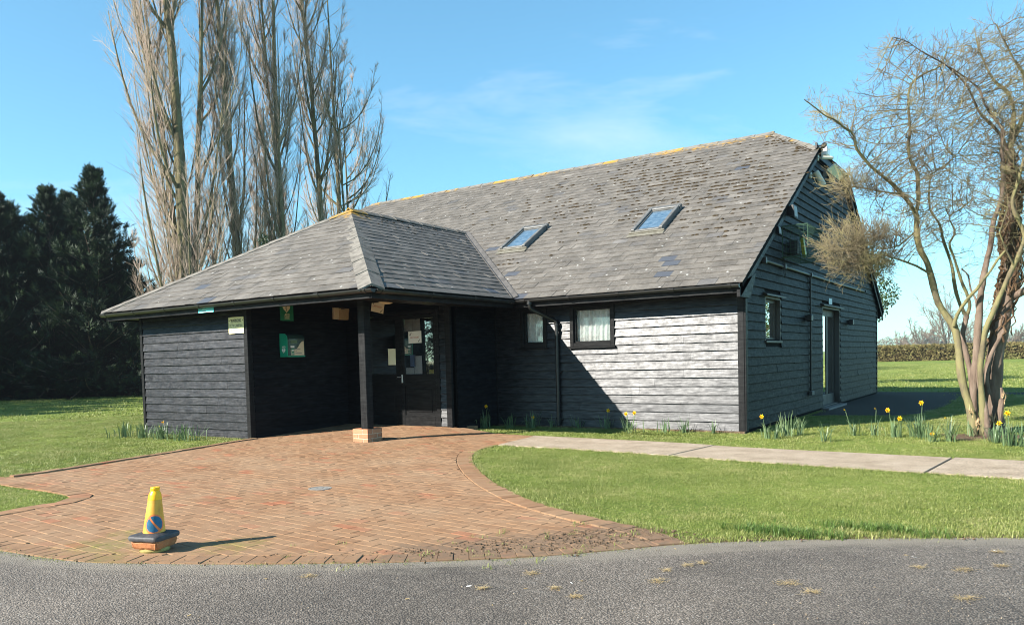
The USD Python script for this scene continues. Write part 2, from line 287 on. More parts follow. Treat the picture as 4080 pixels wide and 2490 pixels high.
M_paver = brick_mat('brick_paver', [(0.0, (0.188, 0.100, 0.051)), (0.4, (0.212, 0.117, 0.060)), (0.7, (0.226, 0.126, 0.066)), (0.92, (0.242, 0.140, 0.076)), (0.97, (0.245, 0.095, 0.047)), (1.0, (0.25, 0.093, 0.045))], (0.125, 0.085, 0.055))
M_pierbrick = brick_mat('pier_brick', [(0.0, (0.30, 0.115, 0.06)), (0.5, (0.36, 0.15, 0.078)), (1.0, (0.39, 0.175, 0.095))], (0.1, 0.07, 0.05))
M_mortar = noisy('mortar', [(0.3, (0.38, 0.31, 0.23)), (0.7, (0.52, 0.44, 0.34))], (20, 20, 20), rough=0.95, spec=0.1)
M_sand = noisy('jointing_sand', [(0.3, (0.10, 0.072, 0.045)), (0.6, (0.22, 0.16, 0.10)), (0.8, (0.30, 0.22, 0.14))], (14, 14, 14), rough=1.0, spec=0.05)
M_soil = noisy('soil', [(0.3, (0.07, 0.048, 0.03)), (0.6, (0.14, 0.098, 0.065)), (0.8, (0.20, 0.15, 0.105))], (16, 16, 16), rough=1.0, spec=0.05, bump=0.9, bscale=(60, 60, 60), bdist=0.02)
M_conc = noisy('path_concrete', [(0.25, (0.22, 0.170, 0.118)), (0.5, (0.305, 0.243, 0.178)), (0.75, (0.375, 0.308, 0.235))], (3.2, 3.2, 3.2), detail=10.0, rough=0.95, spec=0.15, bump=0.7, bscale=(110, 110, 110), bdist=0.005,
    extra=({'n6': ('noise_texture', {'scale': 70.0, 'detail': 3.0}), 'q6': ('map_range', {'from_min': 0.35, 'from_max': 0.7, 'to_min': 0.7, 'to_max': 1.3}), 'mm': ('mix_color', {'blend_type': 'multiply', 'fac': 1.0})},
           [('geo.position', 'n6.vector'), ('n6.fac', 'q6.value'), ('r.color', 'mm.a'), ('q6.result', 'mm.b'), ('mm.result', 'p.base_color')]))
M_asphalt = mat('asphalt', {'geo': ('geometry', {}),
    'v': ('voronoi_texture', {'scale': 95.0, 'randomness': 1.0}), 'sp': ('separate_color', {}), 'rv': ('rgb_ramp', {'ramp': [(0.0, (0.130, 0.107, 0.085)), (0.45, (0.181, 0.151, 0.122)), (0.85, (0.228, 0.193, 0.159)), (0.97, (0.275, 0.236, 0.195)), (1.0, (0.31, 0.285, 0.25))]}),
    'qd': ('map_range', {'from_min': 0.25, 'from_max': 0.62, 'to_min': 1.0, 'to_max': 0.34, 'clamp': True}), 'm1': ('mix_color', {'blend_type': 'multiply', 'fac': 1.0}),
    'n1': ('noise_texture', {'scale': 0.55, 'detail': 8.0, 'roughness': 0.66}), 'q1': ('map_range', {'from_min': 0.36, 'from_max': 0.66, 'to_min': 0.72, 'to_max': 1.36}), 'm2': ('mix_color', {'blend_type': 'multiply', 'fac': 1.0}),
    'm': ('mapping', {'scale': (1.3, 5.0, 1.0), 'rotation': (0, 0, -0.6)}), 'n2': ('noise_texture', {'scale': 0.7, 'detail': 7.0, 'roughness': 0.7}), 'q2': ('map_range', {'from_min': 0.60, 'from_max': 0.76, 'to_min': 0.0, 'to_max': 0.5, 'clamp': True}), 'm3': ('mix_color', {'b': (0.22, 0.20, 0.175)}),
    'at': ('attribute', {'attribute': 'tone'}), 'sa': ('separate_color', {}), 'n3': ('noise_texture', {'scale': 5.0, 'detail': 7.0, 'roughness': 0.7}), 'sub': ('math', {'math_type': 'add'}), 'q3': ('map_range', {'from_min': 0.85, 'from_max': 1.35, 'to_min': 0.0, 'to_max': 0.85, 'clamp': True}), 'm4': ('mix_color', {'b': (0.19, 0.165, 0.13)}),
    'b': ('bump', {'strength': 0.9, 'distance': 0.006, 'invert': True}), 'p': ('principled_bsdf', {'roughness': 0.72, 'specular_ior_level': 0.35})},
    [('geo.position', 'v.vector'), ('v.color', 'sp.color'), ('sp.r', 'rv.fac'), ('v.distance', 'qd.value'), ('rv.color', 'm1.a'), ('qd.result', 'm1.b'), ('geo.position', 'n1.vector'), ('n1.fac', 'q1.value'), ('m1.result', 'm2.a'), ('q1.result', 'm2.b'),
     ('geo.position', 'm.vector'), ('m.vector', 'n2.vector'), ('n2.fac', 'q2.value'), ('m2.result', 'm3.a'), ('q2.result', 'm3.fac'),
     ('at.color', 'sa.color'), ('geo.position', 'n3.vector'), ('n3.fac', 'sub.value1'), ('sa.g', 'sub.value2'), ('sub.value', 'q3.value'), ('m3.result', 'm4.a'), ('q3.result', 'm4.fac'), ('m4.result', 'p.base_color'),
     ('v.distance', 'b.height'), ('b.normal', 'p.normal')])
M_turf = mat('turf', {'geo': ('geometry', {}), 'n1': ('noise_texture', {'scale': 0.5, 'detail': 9.0, 'roughness': 0.66}), 'r1': ('rgb_ramp', {'ramp': [(0.3, (0.10, 0.14, 0.026)), (0.5, (0.15, 0.195, 0.036)), (0.7, (0.20, 0.235, 0.052))]}),
    'n2': ('noise_texture', {'scale': 26.0, 'detail': 6.0, 'roughness': 0.75}), 'q2': ('map_range', {'from_min': 0.3, 'from_max': 0.72, 'to_min': 0.45, 'to_max': 1.5}), 'm1': ('mix_color', {'blend_type': 'multiply', 'fac': 1.0}),
    'b': ('bump', {'strength': 0.8, 'distance': 0.05}), 'p': ('principled_bsdf', {'roughness': 0.9, 'specular_ior_level': 0.15})},
    [('geo.position', 'n1.vector'), ('n1.fac', 'r1.fac'), ('geo.position', 'n2.vector'), ('n2.fac', 'q2.value'), ('r1.color', 'm1.a'), ('q2.result', 'm1.b'), ('m1.result', 'p.base_color'), ('n2.fac', 'b.height'), ('b.normal', 'p.normal')])
M_gravel = noisy('yard_gravel', [(0.3, (0.035, 0.030, 0.024)), (0.6, (0.068, 0.057, 0.045)), (0.8, (0.11, 0.095, 0.078))], (30, 30, 30), rough=0.95, spec=0.15, bump=0.7, bscale=(50, 50, 50), bdist=0.01)
# ---- leaves and bark
def leaf_mat(name, ramp, trans=0.3, rough=0.55, spec=0.35, use_random=True, var=(0.6, 1.5)):
    """colour from the tone's first channel, an instance's own random value and a slow noise over position"""
    nodes = {'geo': ('geometry', {}), 'at': ('attribute', {'attribute': 'tone'}), 'sp': ('separate_color', {}), 'oi': ('object_info', {}),
        'n': ('noise_texture', {'scale': 1.3, 'detail': 7.0, 'roughness': 0.68}), 'a1': ('math', {'math_type': 'multiply_add', 'value2': 0.45}), 'a2': ('math', {'math_type': 'multiply_add', 'value2': 1.2, 'value3': -0.6}), 'a3': ('math', {'math_type': 'add'}), 'a4': ('math', {'math_type': 'multiply_add', 'value2': 0.25 if use_random else 0.0}),
        'r': ('rgb_ramp', {'ramp': ramp}), 'p': ('principled_bsdf', {'roughness': rough, 'specular_ior_level': spec}), 't': ('translucent_bsdf', {}), 'mx': ('mix_closure', {'fac': trans})}
    L = [('at.color', 'sp.color'), ('sp.r', 'a1.value1'), ('geo.position', 'n.vector'), ('n.fac', 'a2.value1'), ('a2.value', 'a1.value3'), ('oi.random', 'a4.value1'), ('a1.value', 'a4.value3'), ('a4.value', 'a3.value1'),
         ('a3.value', 'r.fac'), ('r.color', 'p.base_color'), ('r.color', 't.color'), ('p.BSDF', 'mx.closure1'), ('t.BSDF', 'mx.closure2')]
    nodes['a3'] = ('math', {'math_type': 'add', 'value2': 0.22})
    return mat(name, nodes, L, surface='mx.closure')
M_grass = leaf_mat('grass_blades', [(0.0, (0.075, 0.122, 0.022)), (0.3, (0.140, 0.186, 0.038)), (0.55, (0.208, 0.240, 0.062)), (0.8, (0.31, 0.31, 0.11)), (1.0, (0.48, 0.42, 0.22))], 0.30, 0.5, 0.3)
M_lush = leaf_mat('lush_grass', [(0.0, (0.035, 0.075, 0.014)), (0.5, (0.075, 0.14, 0.025)), (1.0, (0.15, 0.21, 0.05))], 0.28, 0.5, 0.3)
M_daffleaf = leaf_mat('daffodil_leaf', [(0.0, (0.06, 0.105, 0.05)), (0.5, (0.105, 0.165, 0.075)), (1.0, (0.19, 0.25, 0.12))], 0.22, 0.42, 0.45)
M_petal = mat('daffodil_petal', {'p': ('principled_bsdf', {'base_color': (0.78, 0.50, 0.012), 'roughness': 0.55, 'specular_ior_level': 0.2}), 't': ('translucent_bsdf', {'color': (0.8, 0.52, 0.02)}), 'mx': ('mix_closure', {'fac': 0.35})}, [('p.BSDF', 'mx.closure1'), ('t.BSDF', 'mx.closure2')], surface='mx.closure')
M_trumpet = mat('daffodil_trumpet', {'p': ('principled_bsdf', {'base_color': (0.74, 0.36, 0.008), 'roughness': 0.55, 'specular_ior_level': 0.2}), 't': ('translucent_bsdf', {'color': (0.7, 0.36, 0.01)}), 'mx': ('mix_closure', {'fac': 0.3})}, [('p.BSDF', 'mx.closure1'), ('t.BSDF', 'mx.closure2')], surface='mx.closure')
M_conifer = leaf_mat('conifer_leaf', [(0.0, (0.006, 0.014, 0.009)), (0.4, (0.012, 0.026, 0.013)), (0.7, (0.034, 0.058, 0.021)), (1.0, (0.075, 0.105, 0.035))], 0.12, 0.65, 0.25, False)
M_holm = leaf_mat('evergreen_leaf', [(0.0, (0.018, 0.034, 0.012)), (0.5, (0.042, 0.068, 0.020)), (1.0, (0.09, 0.12, 0.035))], 0.2, 0.4, 0.45, False)
M_hedge = leaf_mat('hedge_leaf', [(0.0, (0.075, 0.060, 0.025)), (0.4, (0.155, 0.125, 0.05)), (0.7, (0.18, 0.175, 0.062)), (1.0, (0.10, 0.17, 0.035))], 0.15, 0.75, 0.2, False)
M_poplarbark = noisy('poplar_bark', [(0.25, (0.055, 0.045, 0.030)), (0.45, (0.115, 0.097, 0.062)), (0.6, (0.155, 0.135, 0.072)), (0.8, (0.085, 0.072, 0.055))], (5, 5, 1.6), nscale=1.2, rough=0.95, spec=0.1, bump=0.8, bscale=(14, 14, 5), bdist=0.04)
M_poplartwig = noisy('poplar_twig', [(0.3, (0.235, 0.175, 0.135)), (0.55, (0.34, 0.265, 0.205)), (0.8, (0.42, 0.34, 0.27))], (0.8, 0.8, 0.8), rough=0.9, spec=0.15)
M_treebark = noisy('lichened_bark', [(0.25, (0.065, 0.052, 0.035)), (0.42, (0.12, 0.10, 0.06)), (0.58, (0.165, 0.148, 0.068)), (0.8, (0.13, 0.105, 0.075))], (7, 7, 3), nscale=1.1, rough=0.92, spec=0.15, bump=0.6, bscale=(40, 40, 16), bdist=0.012)
M_brownbark = noisy('brown_bark', [(0.25, (0.060, 0.042, 0.032)), (0.5, (0.13, 0.095, 0.072)), (0.75, (0.20, 0.155, 0.12))], (9, 9, 2.4), nscale=1.1, rough=0.95, spec=0.12, bump=0.8, bscale=(50, 50, 9), bdist=0.012)
M_treetwig = noisy('lichened_twig', [(0.3, (0.085, 0.064, 0.043)), (0.5, (0.148, 0.120, 0.072)), (0.62, (0.20, 0.172, 0.082)), (0.8, (0.125, 0.098, 0.07))], (2.2, 2.2, 2.2), rough=0.9, spec=0.15)
M_deadivy = noisy('dead_ivy', [(0.3, (0.045, 0.025, 0.015)), (0.55, (0.105, 0.066, 0.038)), (0.8, (0.19, 0.14, 0.09))], (14, 14, 5), rough=0.95, spec=0.1, bump=0.8, bscale=(60, 60, 20), bdist=0.01)
M_splint = noisy('split_wood', [(0.3, (0.26, 0.16, 0.08)), (0.6, (0.42, 0.30, 0.17)), (0.8, (0.55, 0.42, 0.28))], (30, 30, 6), rough=0.9, spec=0.1, bump=0.6, bscale=(80, 80, 10), bdist=0.008)
M_fartwig = noisy('far_twig', [(0.3, (0.10, 0.075, 0.055)), (0.7, (0.17, 0.135, 0.10))], (0.3, 0.3, 0.3), rough=0.95, spec=0.1)
M_straw = leaf_mat('straw', [(0.0, (0.28, 0.19, 0.08)), (0.5, (0.42, 0.31, 0.15)), (1.0, (0.55, 0.44, 0.25))], 0.2, 0.7, 0.2)
# ---- small things
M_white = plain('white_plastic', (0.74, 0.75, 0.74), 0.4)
M_offwhite = plain('aged_white_plastic', (0.55, 0.52, 0.43), 0.5)
M_cream = plain('cream_plastic', (0.62, 0.50, 0.34), 0.5)
M_beige = noisy('beige_card', [(0.3, (0.40, 0.29, 0.16)), (0.7, (0.48, 0.36, 0.21))], (6, 6, 6), rough=0.8)
M_green = plain('sign_green', (0.012, 0.17, 0.085), 0.4)
M_greenbox = plain('cabinet_green', (0.010, 0.26, 0.15), 0.35)
M_signcream = plain('sign_cream', (0.75, 0.68, 0.48), 0.45)
M_signyellow = plain('sign_yellow', (0.74, 0.68, 0.36), 0.4)
M_ink = plain('ink', (0.012, 0.012, 0.012), 0.6)
M_redink = plain('red_ink', (0.42, 0.10, 0.05), 0.6)
M_paper = plain('white_paper', (0.72, 0.70, 0.64), 0.35)
M_paperwarm = plain('buff_paper', (0.68, 0.55, 0.38), 0.7)
M_paperyellow = plain('pale_yellow_paper', (0.74, 0.70, 0.48), 0.7)
M_teal = plain('sign_teal', (0.05, 0.40, 0.40), 0.4)
M_paleteal = plain('sign_pale_teal', (0.42, 0.72, 0.70), 0.4)
M_smoke = mat('smoked_cover', {'p': ('principled_bsdf', {'base_color': (0.02, 0.035, 0.03), 'roughness': 0.12, 'specular_ior_level': 0.5})}, [])
M_steel = plain('brushed_steel', (0.55, 0.54, 0.52), 0.35, metal=0.9)
M_coneyellow = noisy('cone_yellow', [(0.26, (0.50, 0.24, 0.01)), (0.42, (0.80, 0.40, 0.002)), (0.8, (0.82, 0.43, 0.004))], (30, 30, 20), rough=0.4, spec=0.45)
M_sleeve = noisy('cone_sleeve', [(0.28, (0.33, 0.165, 0.035)), (0.42, (0.53, 0.26, 0.024)), (0.7, (0.62, 0.33, 0.05))], (26, 26, 11), rough=0.38, spec=0.45, bump=0.2, bscale=(22, 22, 12))
M_coneblue = noisy('cone_blue', [(0.3, (0.010, 0.075, 0.14)), (0.7, (0.018, 0.11, 0.20))], (25, 25, 25), rough=0.45, spec=0.3, bump=0.35, bscale=(40, 40, 40))
M_coneorange = plain('cone_orange', (0.62, 0.15, 0.035), 0.35)
M_rubber = noisy('cone_rubber', [(0.3, (0.020, 0.020, 0.022)), (0.7, (0.055, 0.055, 0.058))], (14, 14, 14), rough=0.6, spec=0.4, bump=0.4, bscale=(50, 50, 50))
M_oldcone = noisy('faded_orange', [(0.3, (0.27, 0.095, 0.035)), (0.7, (0.40, 0.17, 0.07))], (12, 12, 12), rough=0.7, bump=0.4, bscale=(40, 40, 40))
M_oldbase = noisy('dirty_yellow', [(0.3, (0.22, 0.17, 0.05)), (0.7, (0.34, 0.28, 0.10))], (20, 20, 20), rough=0.8)
M_wire = plain('green_wire', (0.035, 0.075, 0.045), 0.6)
M_beacon = plain('beacon_yellow', (0.24, 0.24, 0.03), 0.4)
M_grey = plain('grey_plastic', (0.20, 0.20, 0.20), 0.5)
M_conduit = plain('dark_conduit', (0.035, 0.036, 0.038), 0.45)
M_cover = noisy('drain_metal', [(0.3, (0.14, 0.132, 0.12)), (0.7, (0.24, 0.225, 0.20))], (30, 30, 30), rough=0.85, spec=0.1)
M_poster_a = plain('poster_grey', (0.30, 0.265, 0.24), 0.7)
M_poster_b = plain('poster_red', (0.45, 0.07, 0.07), 0.7)
M_poster_c = plain('poster_blue', (0.10, 0.14, 0.26), 0.7)
M_poster_d = plain('poster_white', (0.34, 0.335, 0.33), 0.7)
M_poster_e = plain('poster_dark', (0.05, 0.045, 0.05), 0.7)
M_joinery = board_mat('black_joinery', (0.004, 0.004, 0.004), (0.007, 0.007, 0.0072), (0.012, 0.012, 0.012), 0.38, 0.16, (3, 3, 20), 0.15, 0.001)
M_gframe = plain('brown_black_frame', (0.026, 0.021, 0.017), 0.5)
# ================================================================== the hall
hall = thing('timber_hall', 'long single storey hall in black weatherboards under a mossy grey slate roof', 'hall')

class Wall:
    """a vertical wall: s along t, z up, n outward"""
    def __init__(w, O, t, n): w.O, w.t, w.n = np.array(O, float), np.array(t, float), np.array(n, float)
    def p(w, s, n, z): return w.O + np.multiply.outer(np.asarray(s, float), w.t) + np.multiply.outer(np.asarray(n, float), w.n) + np.multiply.outer(np.asarray(z, float), [0, 0, 1.0])
    def box(w, mb, s0, s1, n0, n1, z0, z1, tone=None, b=0.0):
        R = np.stack([w.t, w.n, [0, 0, 1.0]], 1)
        (mb.bbox if b else mb.box)((s0, n0, z0), (s1, n1, z1), *([b] if b else []), tone=tone, R=R, c=w.O)
        return mb
    def backing(w, poly, t=0.10, inset=0.003):
        m = trimesh.creation.extrude_polygon(poly, t, engine='earcut'); v = m.vertices
        return (w.p(v[:, 0], v[:, 2]-t-inset, v[:, 1]), m.faces)

def board(w, s0, s1, z0, h, brng, thick=0.030, seed=0):
    """feather-edged board: thick proud lower edge, thin upper edge tucked under the next"""
    k = max(2, int((s1-s0)/0.35)+1); s = np.linspace(s0, s1, k)
    wob = brng.normal(0, 0.0022, k); wob = np.convolve(np.pad(wob, 1, 'edge'), [0.25, 0.5, 0.25], 'valid')
    out = thick*(1+0.10*brng.normal(0, 0.5)) + np.convolve(np.pad(brng.normal(0, 0.0018, k), 1, 'edge'), [0.25, 0.5, 0.25], 'valid')
    ring = [w.p(s, np.full(k, 0.0105), z0+wob), w.p(s, out-0.004, z0+wob), w.p(s, out, z0+wob+0.005), w.p(s, np.full(k, 0.0095), z0+h+0.018+0*s), w.p(s, np.full(k, 0.001), z0+h+0.018+0*s)]
    v = np.stack(ring, 1).reshape(-1, 3); f = []
    for i in range(k-1):
        for j in range(5):
            a, b = i*5+j, i*5+(j+1) % 5; f.append([a, b, b+5, a+5])
    f = np.array(f); tri = np.vstack([f[:, [0, 1, 2]], f[:, [0, 2, 3]]])
    e = (k-1)*5
    tri = np.vstack([tri, [[0, 2, 1], [0, 3, 2], [0, 4, 3], [e, e+1, e+2], [e, e+2, e+3], [e, e+3, e+4]]])
    tone = np.zeros((len(v), 3)); tone[:, 0] = np.clip(brng.normal(0.5, 0.2), 0.05, 1.0); tone[:, 1] = brng.random()
    if np.dot(np.cross(w.t, [0, 0, 1.0]), w.n) < 0: tri = tri[:, ::-1]
    return (v, tri), tone

def clad(w, parent, zs, extent, holes=(), material=None, seed=0, joints=0.0, thick=0.030):
    """boards course by course; extent(z) -> (s0, s1); holes: (s0, s1, z0, z1)"""
    brng = np.random.default_rng(seed)
    for z0, z1 in zip(zs[:-1], zs[1:]):
        e = extent((z0+z1)/2)
        if e is None or e[1]-e[0] < 0.05: continue
        spans = [e]
        for a, b, c, d in holes:
            if z1-0.02 > c and z0+0.02 < d:
                spans = [q for s in spans for q in ((s[0], min(s[1], a)), (max(s[0], b), s[1])) if q[1]-q[0] > 0.03]
        for a, b in spans:
            cuts = [a]
            if joints:
                x = a + brng.uniform(0.2, 1.0)*joints
                while x < b-0.4: cuts.append(x); x += brng.uniform(0.6, 1.2)*joints
            cuts.append(b)
            for c0, c1 in zip(cuts[:-1], cuts[1:]):
                m, tn = board(w, c0+(0.0015 if c0 > a else 0), c1-(0.0015 if c1 < b else 0), z0+brng.normal(0, 0.0015), z1-z0, brng, thick)
                obj('board', m, material or M_board, parent, tone=tn)

ZB = [0.03+0.1462*k for k in range(15)]
W_main = Wall((0, 0, 0), (-1, 0, 0), (0, -1, 0))            # s = distance left of the near corner
W_gab = Wall((0, 0, 0), (0, 1, 0), (1, 0, 0))
W_wf = Wall((-10.85, -3.71, 0), (1, 0, 0), (0, -1, 0))       # wing front
W_por = Wall((-7.57, -3.71, 0), (0, 1, 0), (1, 0, 0))        # porch side wall
W_door = Wall((-7.57, -1.385, 0), (1, 0, 0), (0, -1, 0))
W_ws = Wall((-4.88, -1.385, 0), (0, 1, 0), (1, 0, 0))        # wing's right flank behind the porch
W_wl = Wall((-10.85, -3.71, 0), (0, 1, 0), (-1, 0, 0))
SLOPE = 0.593
def main_z(y): return 2.405 + SLOPE*(y+0.47)                 # top of the main front slope

# -- main front wall
win1 = (3.69, 4.275, 1.50, 2.225); win2 = (2.29, 3.19, 1.485, 2.225)
poly = sbox(0.0, 0.0, 4.88, 2.42)
for a, b, c, d in (win1, win2): poly = poly.difference(sbox(a+0.05, c+0.05, b-0.05, d-0.03))
wm = obj('wall', W_main.backing(poly), M_dark, hall, label='wall of pale glaring boards to the right of the porch')
clad(W_main, wm, ZB+[2.222, 2.36], lambda z: (0.085, 4.845), [win1, win2], seed=1, thick=0.040, joints=3.4)
mb = MB(); W_main.box(mb, -0.008, 0.094, 0.0, 0.042, 0.03, 2.40, b=0.004, tone=(0.5, 0, 0)); obj('corner_board', mb, M_trim, hall)
mb = MB(); mb.bbox((-0.005, -0.03, 0.03), (0.036, 0.075, 2.42), 0.004, tone=(0.4, 0, 0)); obj('corner_board', mb, M_trim, hall)

# -- gable wall
def gab_extent(z):
    if z < 2.62: return (0.07, 12.40)
    y = (z-2.405+0.14)/SLOPE-0.47
    yb = 12.62-y if 12.62-y < 12.40 else 12.40
    return (max(0.05, y+0.05), min(12.40, yb-0.05)) if z < 5.42 else None
gdoor = (5.44, 7.30, 0.02, 2.29); gwin = (1.10, 2.11, 1.50, 2.285)
gp = Polygon([(0, -0.02), (12.43, -0.02), (12.43, 2.5), (7.75, 5.46), (4.88, 5.46), (0, 2.5)])
for a, b, c, d in (gdoor, gwin): gp = gp.difference(sbox(a+0.03, c+0.03, b-0.03, d-0.03))
wg = obj('wall', W_gab.backing(gp), M_dark, hall, label='weathered grey black gable wall in the shade')
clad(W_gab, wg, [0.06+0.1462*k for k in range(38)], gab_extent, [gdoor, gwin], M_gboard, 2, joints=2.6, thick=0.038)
mb = MB(); mb.box((-0.005, 12.38, 0.03), (0.04, 12.45, 2.6)); obj('corner_board', mb, M_trim, hall)
mb = MB(); W_gab.box(mb, 0.0, 12.43, -0.10, -0.02, -0.06, 0.07); obj('plinth', mb, plain('dark_plinth', (0.09, 0.075, 0.06), 0.95), hall)

# -- wing
ww = obj('wall', W_wf.backing(sbox(0, 0, 3.28, 2.4)), M_dark, hall, label='boarded front of the porch wing with chalky wear marks')
clad(W_wf, ww, [0.0+0.1478*k for k in range(17)], lambda z: (0.06, 3.20), material=M_wing, seed=3, thick=0.036, joints=2.9)
mb = MB(); W_wf.box(mb, 3.19, 3.295, -0.06, 0.045, 0.0, 2.40, b=0.006, tone=(0.5, 0, 0)); obj('corner_post', mb, M_trim, hall)
mb = MB(); W_wf.box(mb, -0.03, 0.05, -0.03, 0.042, 0.0, 2.40, b=0.004, tone=(0.5, 0, 0)); obj('corner_board', mb, M_trim, hall)
wl = obj('wall', W_wl.backing(sbox(0, 0, 3.71, 2.4)), M_dark, hall)
clad(W_wl, wl, [0.0+0.1478*k for k in range(17)], lambda z: (0.05, 3.65), seed=4)
wp = obj('wall', W_por.backing(sbox(0.05, 0, 2.32, 2.4)), M_dark, hall, label='porch side wall in deep shade')
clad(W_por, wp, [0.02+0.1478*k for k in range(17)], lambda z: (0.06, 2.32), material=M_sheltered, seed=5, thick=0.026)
wsd = obj('wall', W_ws.backing(sbox(0.0, 0, 1.385, 2.4)), M_dark, hall)
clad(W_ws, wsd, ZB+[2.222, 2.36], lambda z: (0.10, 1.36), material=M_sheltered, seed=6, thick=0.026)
# door wall (z runs from the raised porch floor)
dp = sbox(0.0, 0.0, 2.69, 2.42).difference(sbox(0.50, 0.02, 2.38, 2.24))
wd = obj('wall', W_door.backing(dp), M_dark, hall)
clad(W_door, wd, [0.10+0.1462*k for k in range(16)], lambda z: (2.42, 2.565), seed=8, thick=0.042)
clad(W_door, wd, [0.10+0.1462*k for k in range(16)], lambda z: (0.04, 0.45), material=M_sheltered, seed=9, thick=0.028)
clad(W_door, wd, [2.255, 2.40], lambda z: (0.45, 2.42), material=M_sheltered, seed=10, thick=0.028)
mb = MB(); W_door.box(mb, 2.565, 2.69, -0.08, 0.055, 0.06, 2.40, b=0.006, tone=(0.45, 0, 0)); obj('corner_post', mb, M_trim, hall)
mb = MB(); mb.bbox((-4.95, -0.055, 0.0), (-4.832, 0.06, 2.40), 0.003, tone=(0.3, 0, 0)); obj('corner_board', mb, M_trim, hall)  # batten added to stop sunlight leaking through this inner corner
# porch post and brick pier
PX1, PY0 = -5.01, -3.47
mb = MB(); mb.bbox((PX1-0.145, PY0, 0.232), (PX1, PY0+0.145, 2.40), 0.006, tone=(0.55, 0, 0)); obj('porch_post', mb, M_trim, hall)
px0, px1, py0, py1 = -5.325, -4.99, -3.495, -3.16
mb = MB(); mb.box((px0+0.006, py0+0.006, -0.05), (px1-0.006, py1-0.006, 0.226)); pier = obj('brick_pier', mb, M_mortar, hall)
for c in range(3):
    z0, z1 = 0.006+c*0.0745, 0.006+c*0.0745+0.065
    L, H, g = 0.215, 0.1025, 0.0125
    for side in range(4):
        # each face: a stretcher and a header, handed the other way in alternate courses
        full = px1-px0
        segs = [(0.0, L), (L+g, full)] if (c+side) % 2 == 0 else [(0.0, full-L-g), (full-L, full)]
        for q, (a, b) in enumerate(segs):
            cornered = (a == 0.0)
            if (a == 0.0 and (c+side) % 2 == 0): a2, dpt = a, H
            else: a2, dpt = a, H
            if b == full: b2 = b-0.1025-0.0125 if False else b
            lo, hi = {0: ((px0+a, py0, z0), (px0+b, py0+0.02, z1)), 1: ((px1-0.02, py0+a, z0), (px1, py0+b, z1)),
                      2: ((px1-b, py1-0.02, z0), (px1-a, py1, z1)), 3: ((px0, py1-b, z0), (px0+0.02, py1-a, z1))}[side]
            lo, hi = np.array(lo), np.array(hi)
            if side in (1, 3): lo[1] = max(lo[1], py0+0.0205); hi[1] = min(hi[1], py1-0.0205)
            m = MB(); m.bbox(lo, hi, 0.003, tone=(rng.random(), 0.0, 0.0)); obj('brick', m, M_pierbrick, pier)
mb = MB(); mb.bbox((px0+0.002, py0+0.002, 0.222), (px1-0.002, py1-0.002, 0.2305), 0.003, tone=(0.4, 0.0, 0.0)); obj('cap', mb, M_pierbrick, pier)

# porch ceiling, soffits, fascias
def slab(name, lo, hi, m=M_trim, b=0.0, label=None, parent=hall):
    mb = MB(); (mb.bbox(lo, hi, b, tone=(0.5, 0, 0)) if b else mb.box(lo, hi, tone=(0.5, 0, 0))); return obj(name, mb, m, parent, label=label)
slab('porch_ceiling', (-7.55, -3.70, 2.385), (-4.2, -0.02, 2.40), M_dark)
slab('soffit', (-4.05, -0.44, 2.27), (0.04, -0.045, 2.285), M_trim)
slab('soffit', (-11.2, -4.15, 2.27), (-4.15, -3.76, 2.285), M_trim)
slab('soffit', (-4.87, -3.76, 2.27), (-4.15, -0.44, 2.285), M_trim)
slab('soffit', (-11.2, -3.755, 2.27), (-10.86, -0.3, 2.285), M_trim)
slab('fascia', (-4.06, -0.468, 2.235), (0.06, -0.443, 2.385), M_trim, 0.003)
slab('fascia', (-11.26, -4.178, 2.235), (-4.165, -4.153, 2.385), M_trim, 0.003)
slab('fascia', (-4.163, -4.178, 2.235), (-4.138, -0.47, 2.385), M_trim, 0.003)
slab('fascia', (-11.263, -4.15, 2.235), (-11.24, -0.3, 2.385), M_trim, 0.003)
slab('fascia', (-15.4, 12.86, 2.2), (0.06, 12.885, 2.385), M_trim)

# gutters: half round trough
def gutter(P0, P1, out, r=0.056):
    P0, P1 = np.array(P0, float), np.array(P1, float); d = norm(P1-P0); up_ = np.array([0, 0, 1.0]); o = np.array(out, float)
    a = np.radians(np.linspace(180, 360, 11))
    prof = [(r*np.cos(x), r*np.sin(x)) for x in a] + [(0.052*np.cos(x), 0.052*np.sin(x)) for x in a[::-1]]
    n = len(prof); L = np.linalg.norm(P1-P0); k = max(2, int(L/0.6)+1); v = []
    for i in range(k):
        c = P0+(P1-P0)*i/(k-1) + up_*0.002*math.sin(i*1.7)
        v += [c+o*x+up_*y for x, y in prof]
    f = [[i*n+j, i*n+(j+1) % n, (i+1)*n+(j+1) % n, (i+1)*n+j] for i in range(k-1) for j in range(n)]
    mb = MB(); mb.add(np.array(v), np.array(f))
    for e, c in ((0, P0), (k-1, P1)):
        idx = list(range(11)); vv = np.array(v[e*n:e*n+11]); mb.add(np.vstack([vv, [c]]), [[i, i+1, 11] for i in range(10)])
    g = obj('gutter', mb, M_gutter, hall, smooth=False)
    m = int(L/1.0)
    for i in range(m+1):
        c = P0+d*(0.15+(L-0.3)*i/max(1, m)); b = MB()
        w2 = 0.026 if i % 3 else 0.05
        pr = [(0.063*np.cos(x), 0.063*np.sin(x)) for x in np.radians(np.linspace(176, 364, 13))]
        vv = [c+d*(s*w2)+o*x+up_*y for s in (-1, 1) for x, y in pr]+[c+d*(s*w2)+o*x*0.9+up_*y*0.9 for s in (-1, 1) for x, y in pr]
        ff = []
        for j in range(12): ff += [[j, j+1, 13+j+1, 13+j], [j, 26+j, 26+j+1, j+1], [13+j, 13+j+1, 39+j+1, 39+j]]
        b.add(np.array(vv), np.array(ff)); obj('bracket', b, M_gutter, g)
    return g
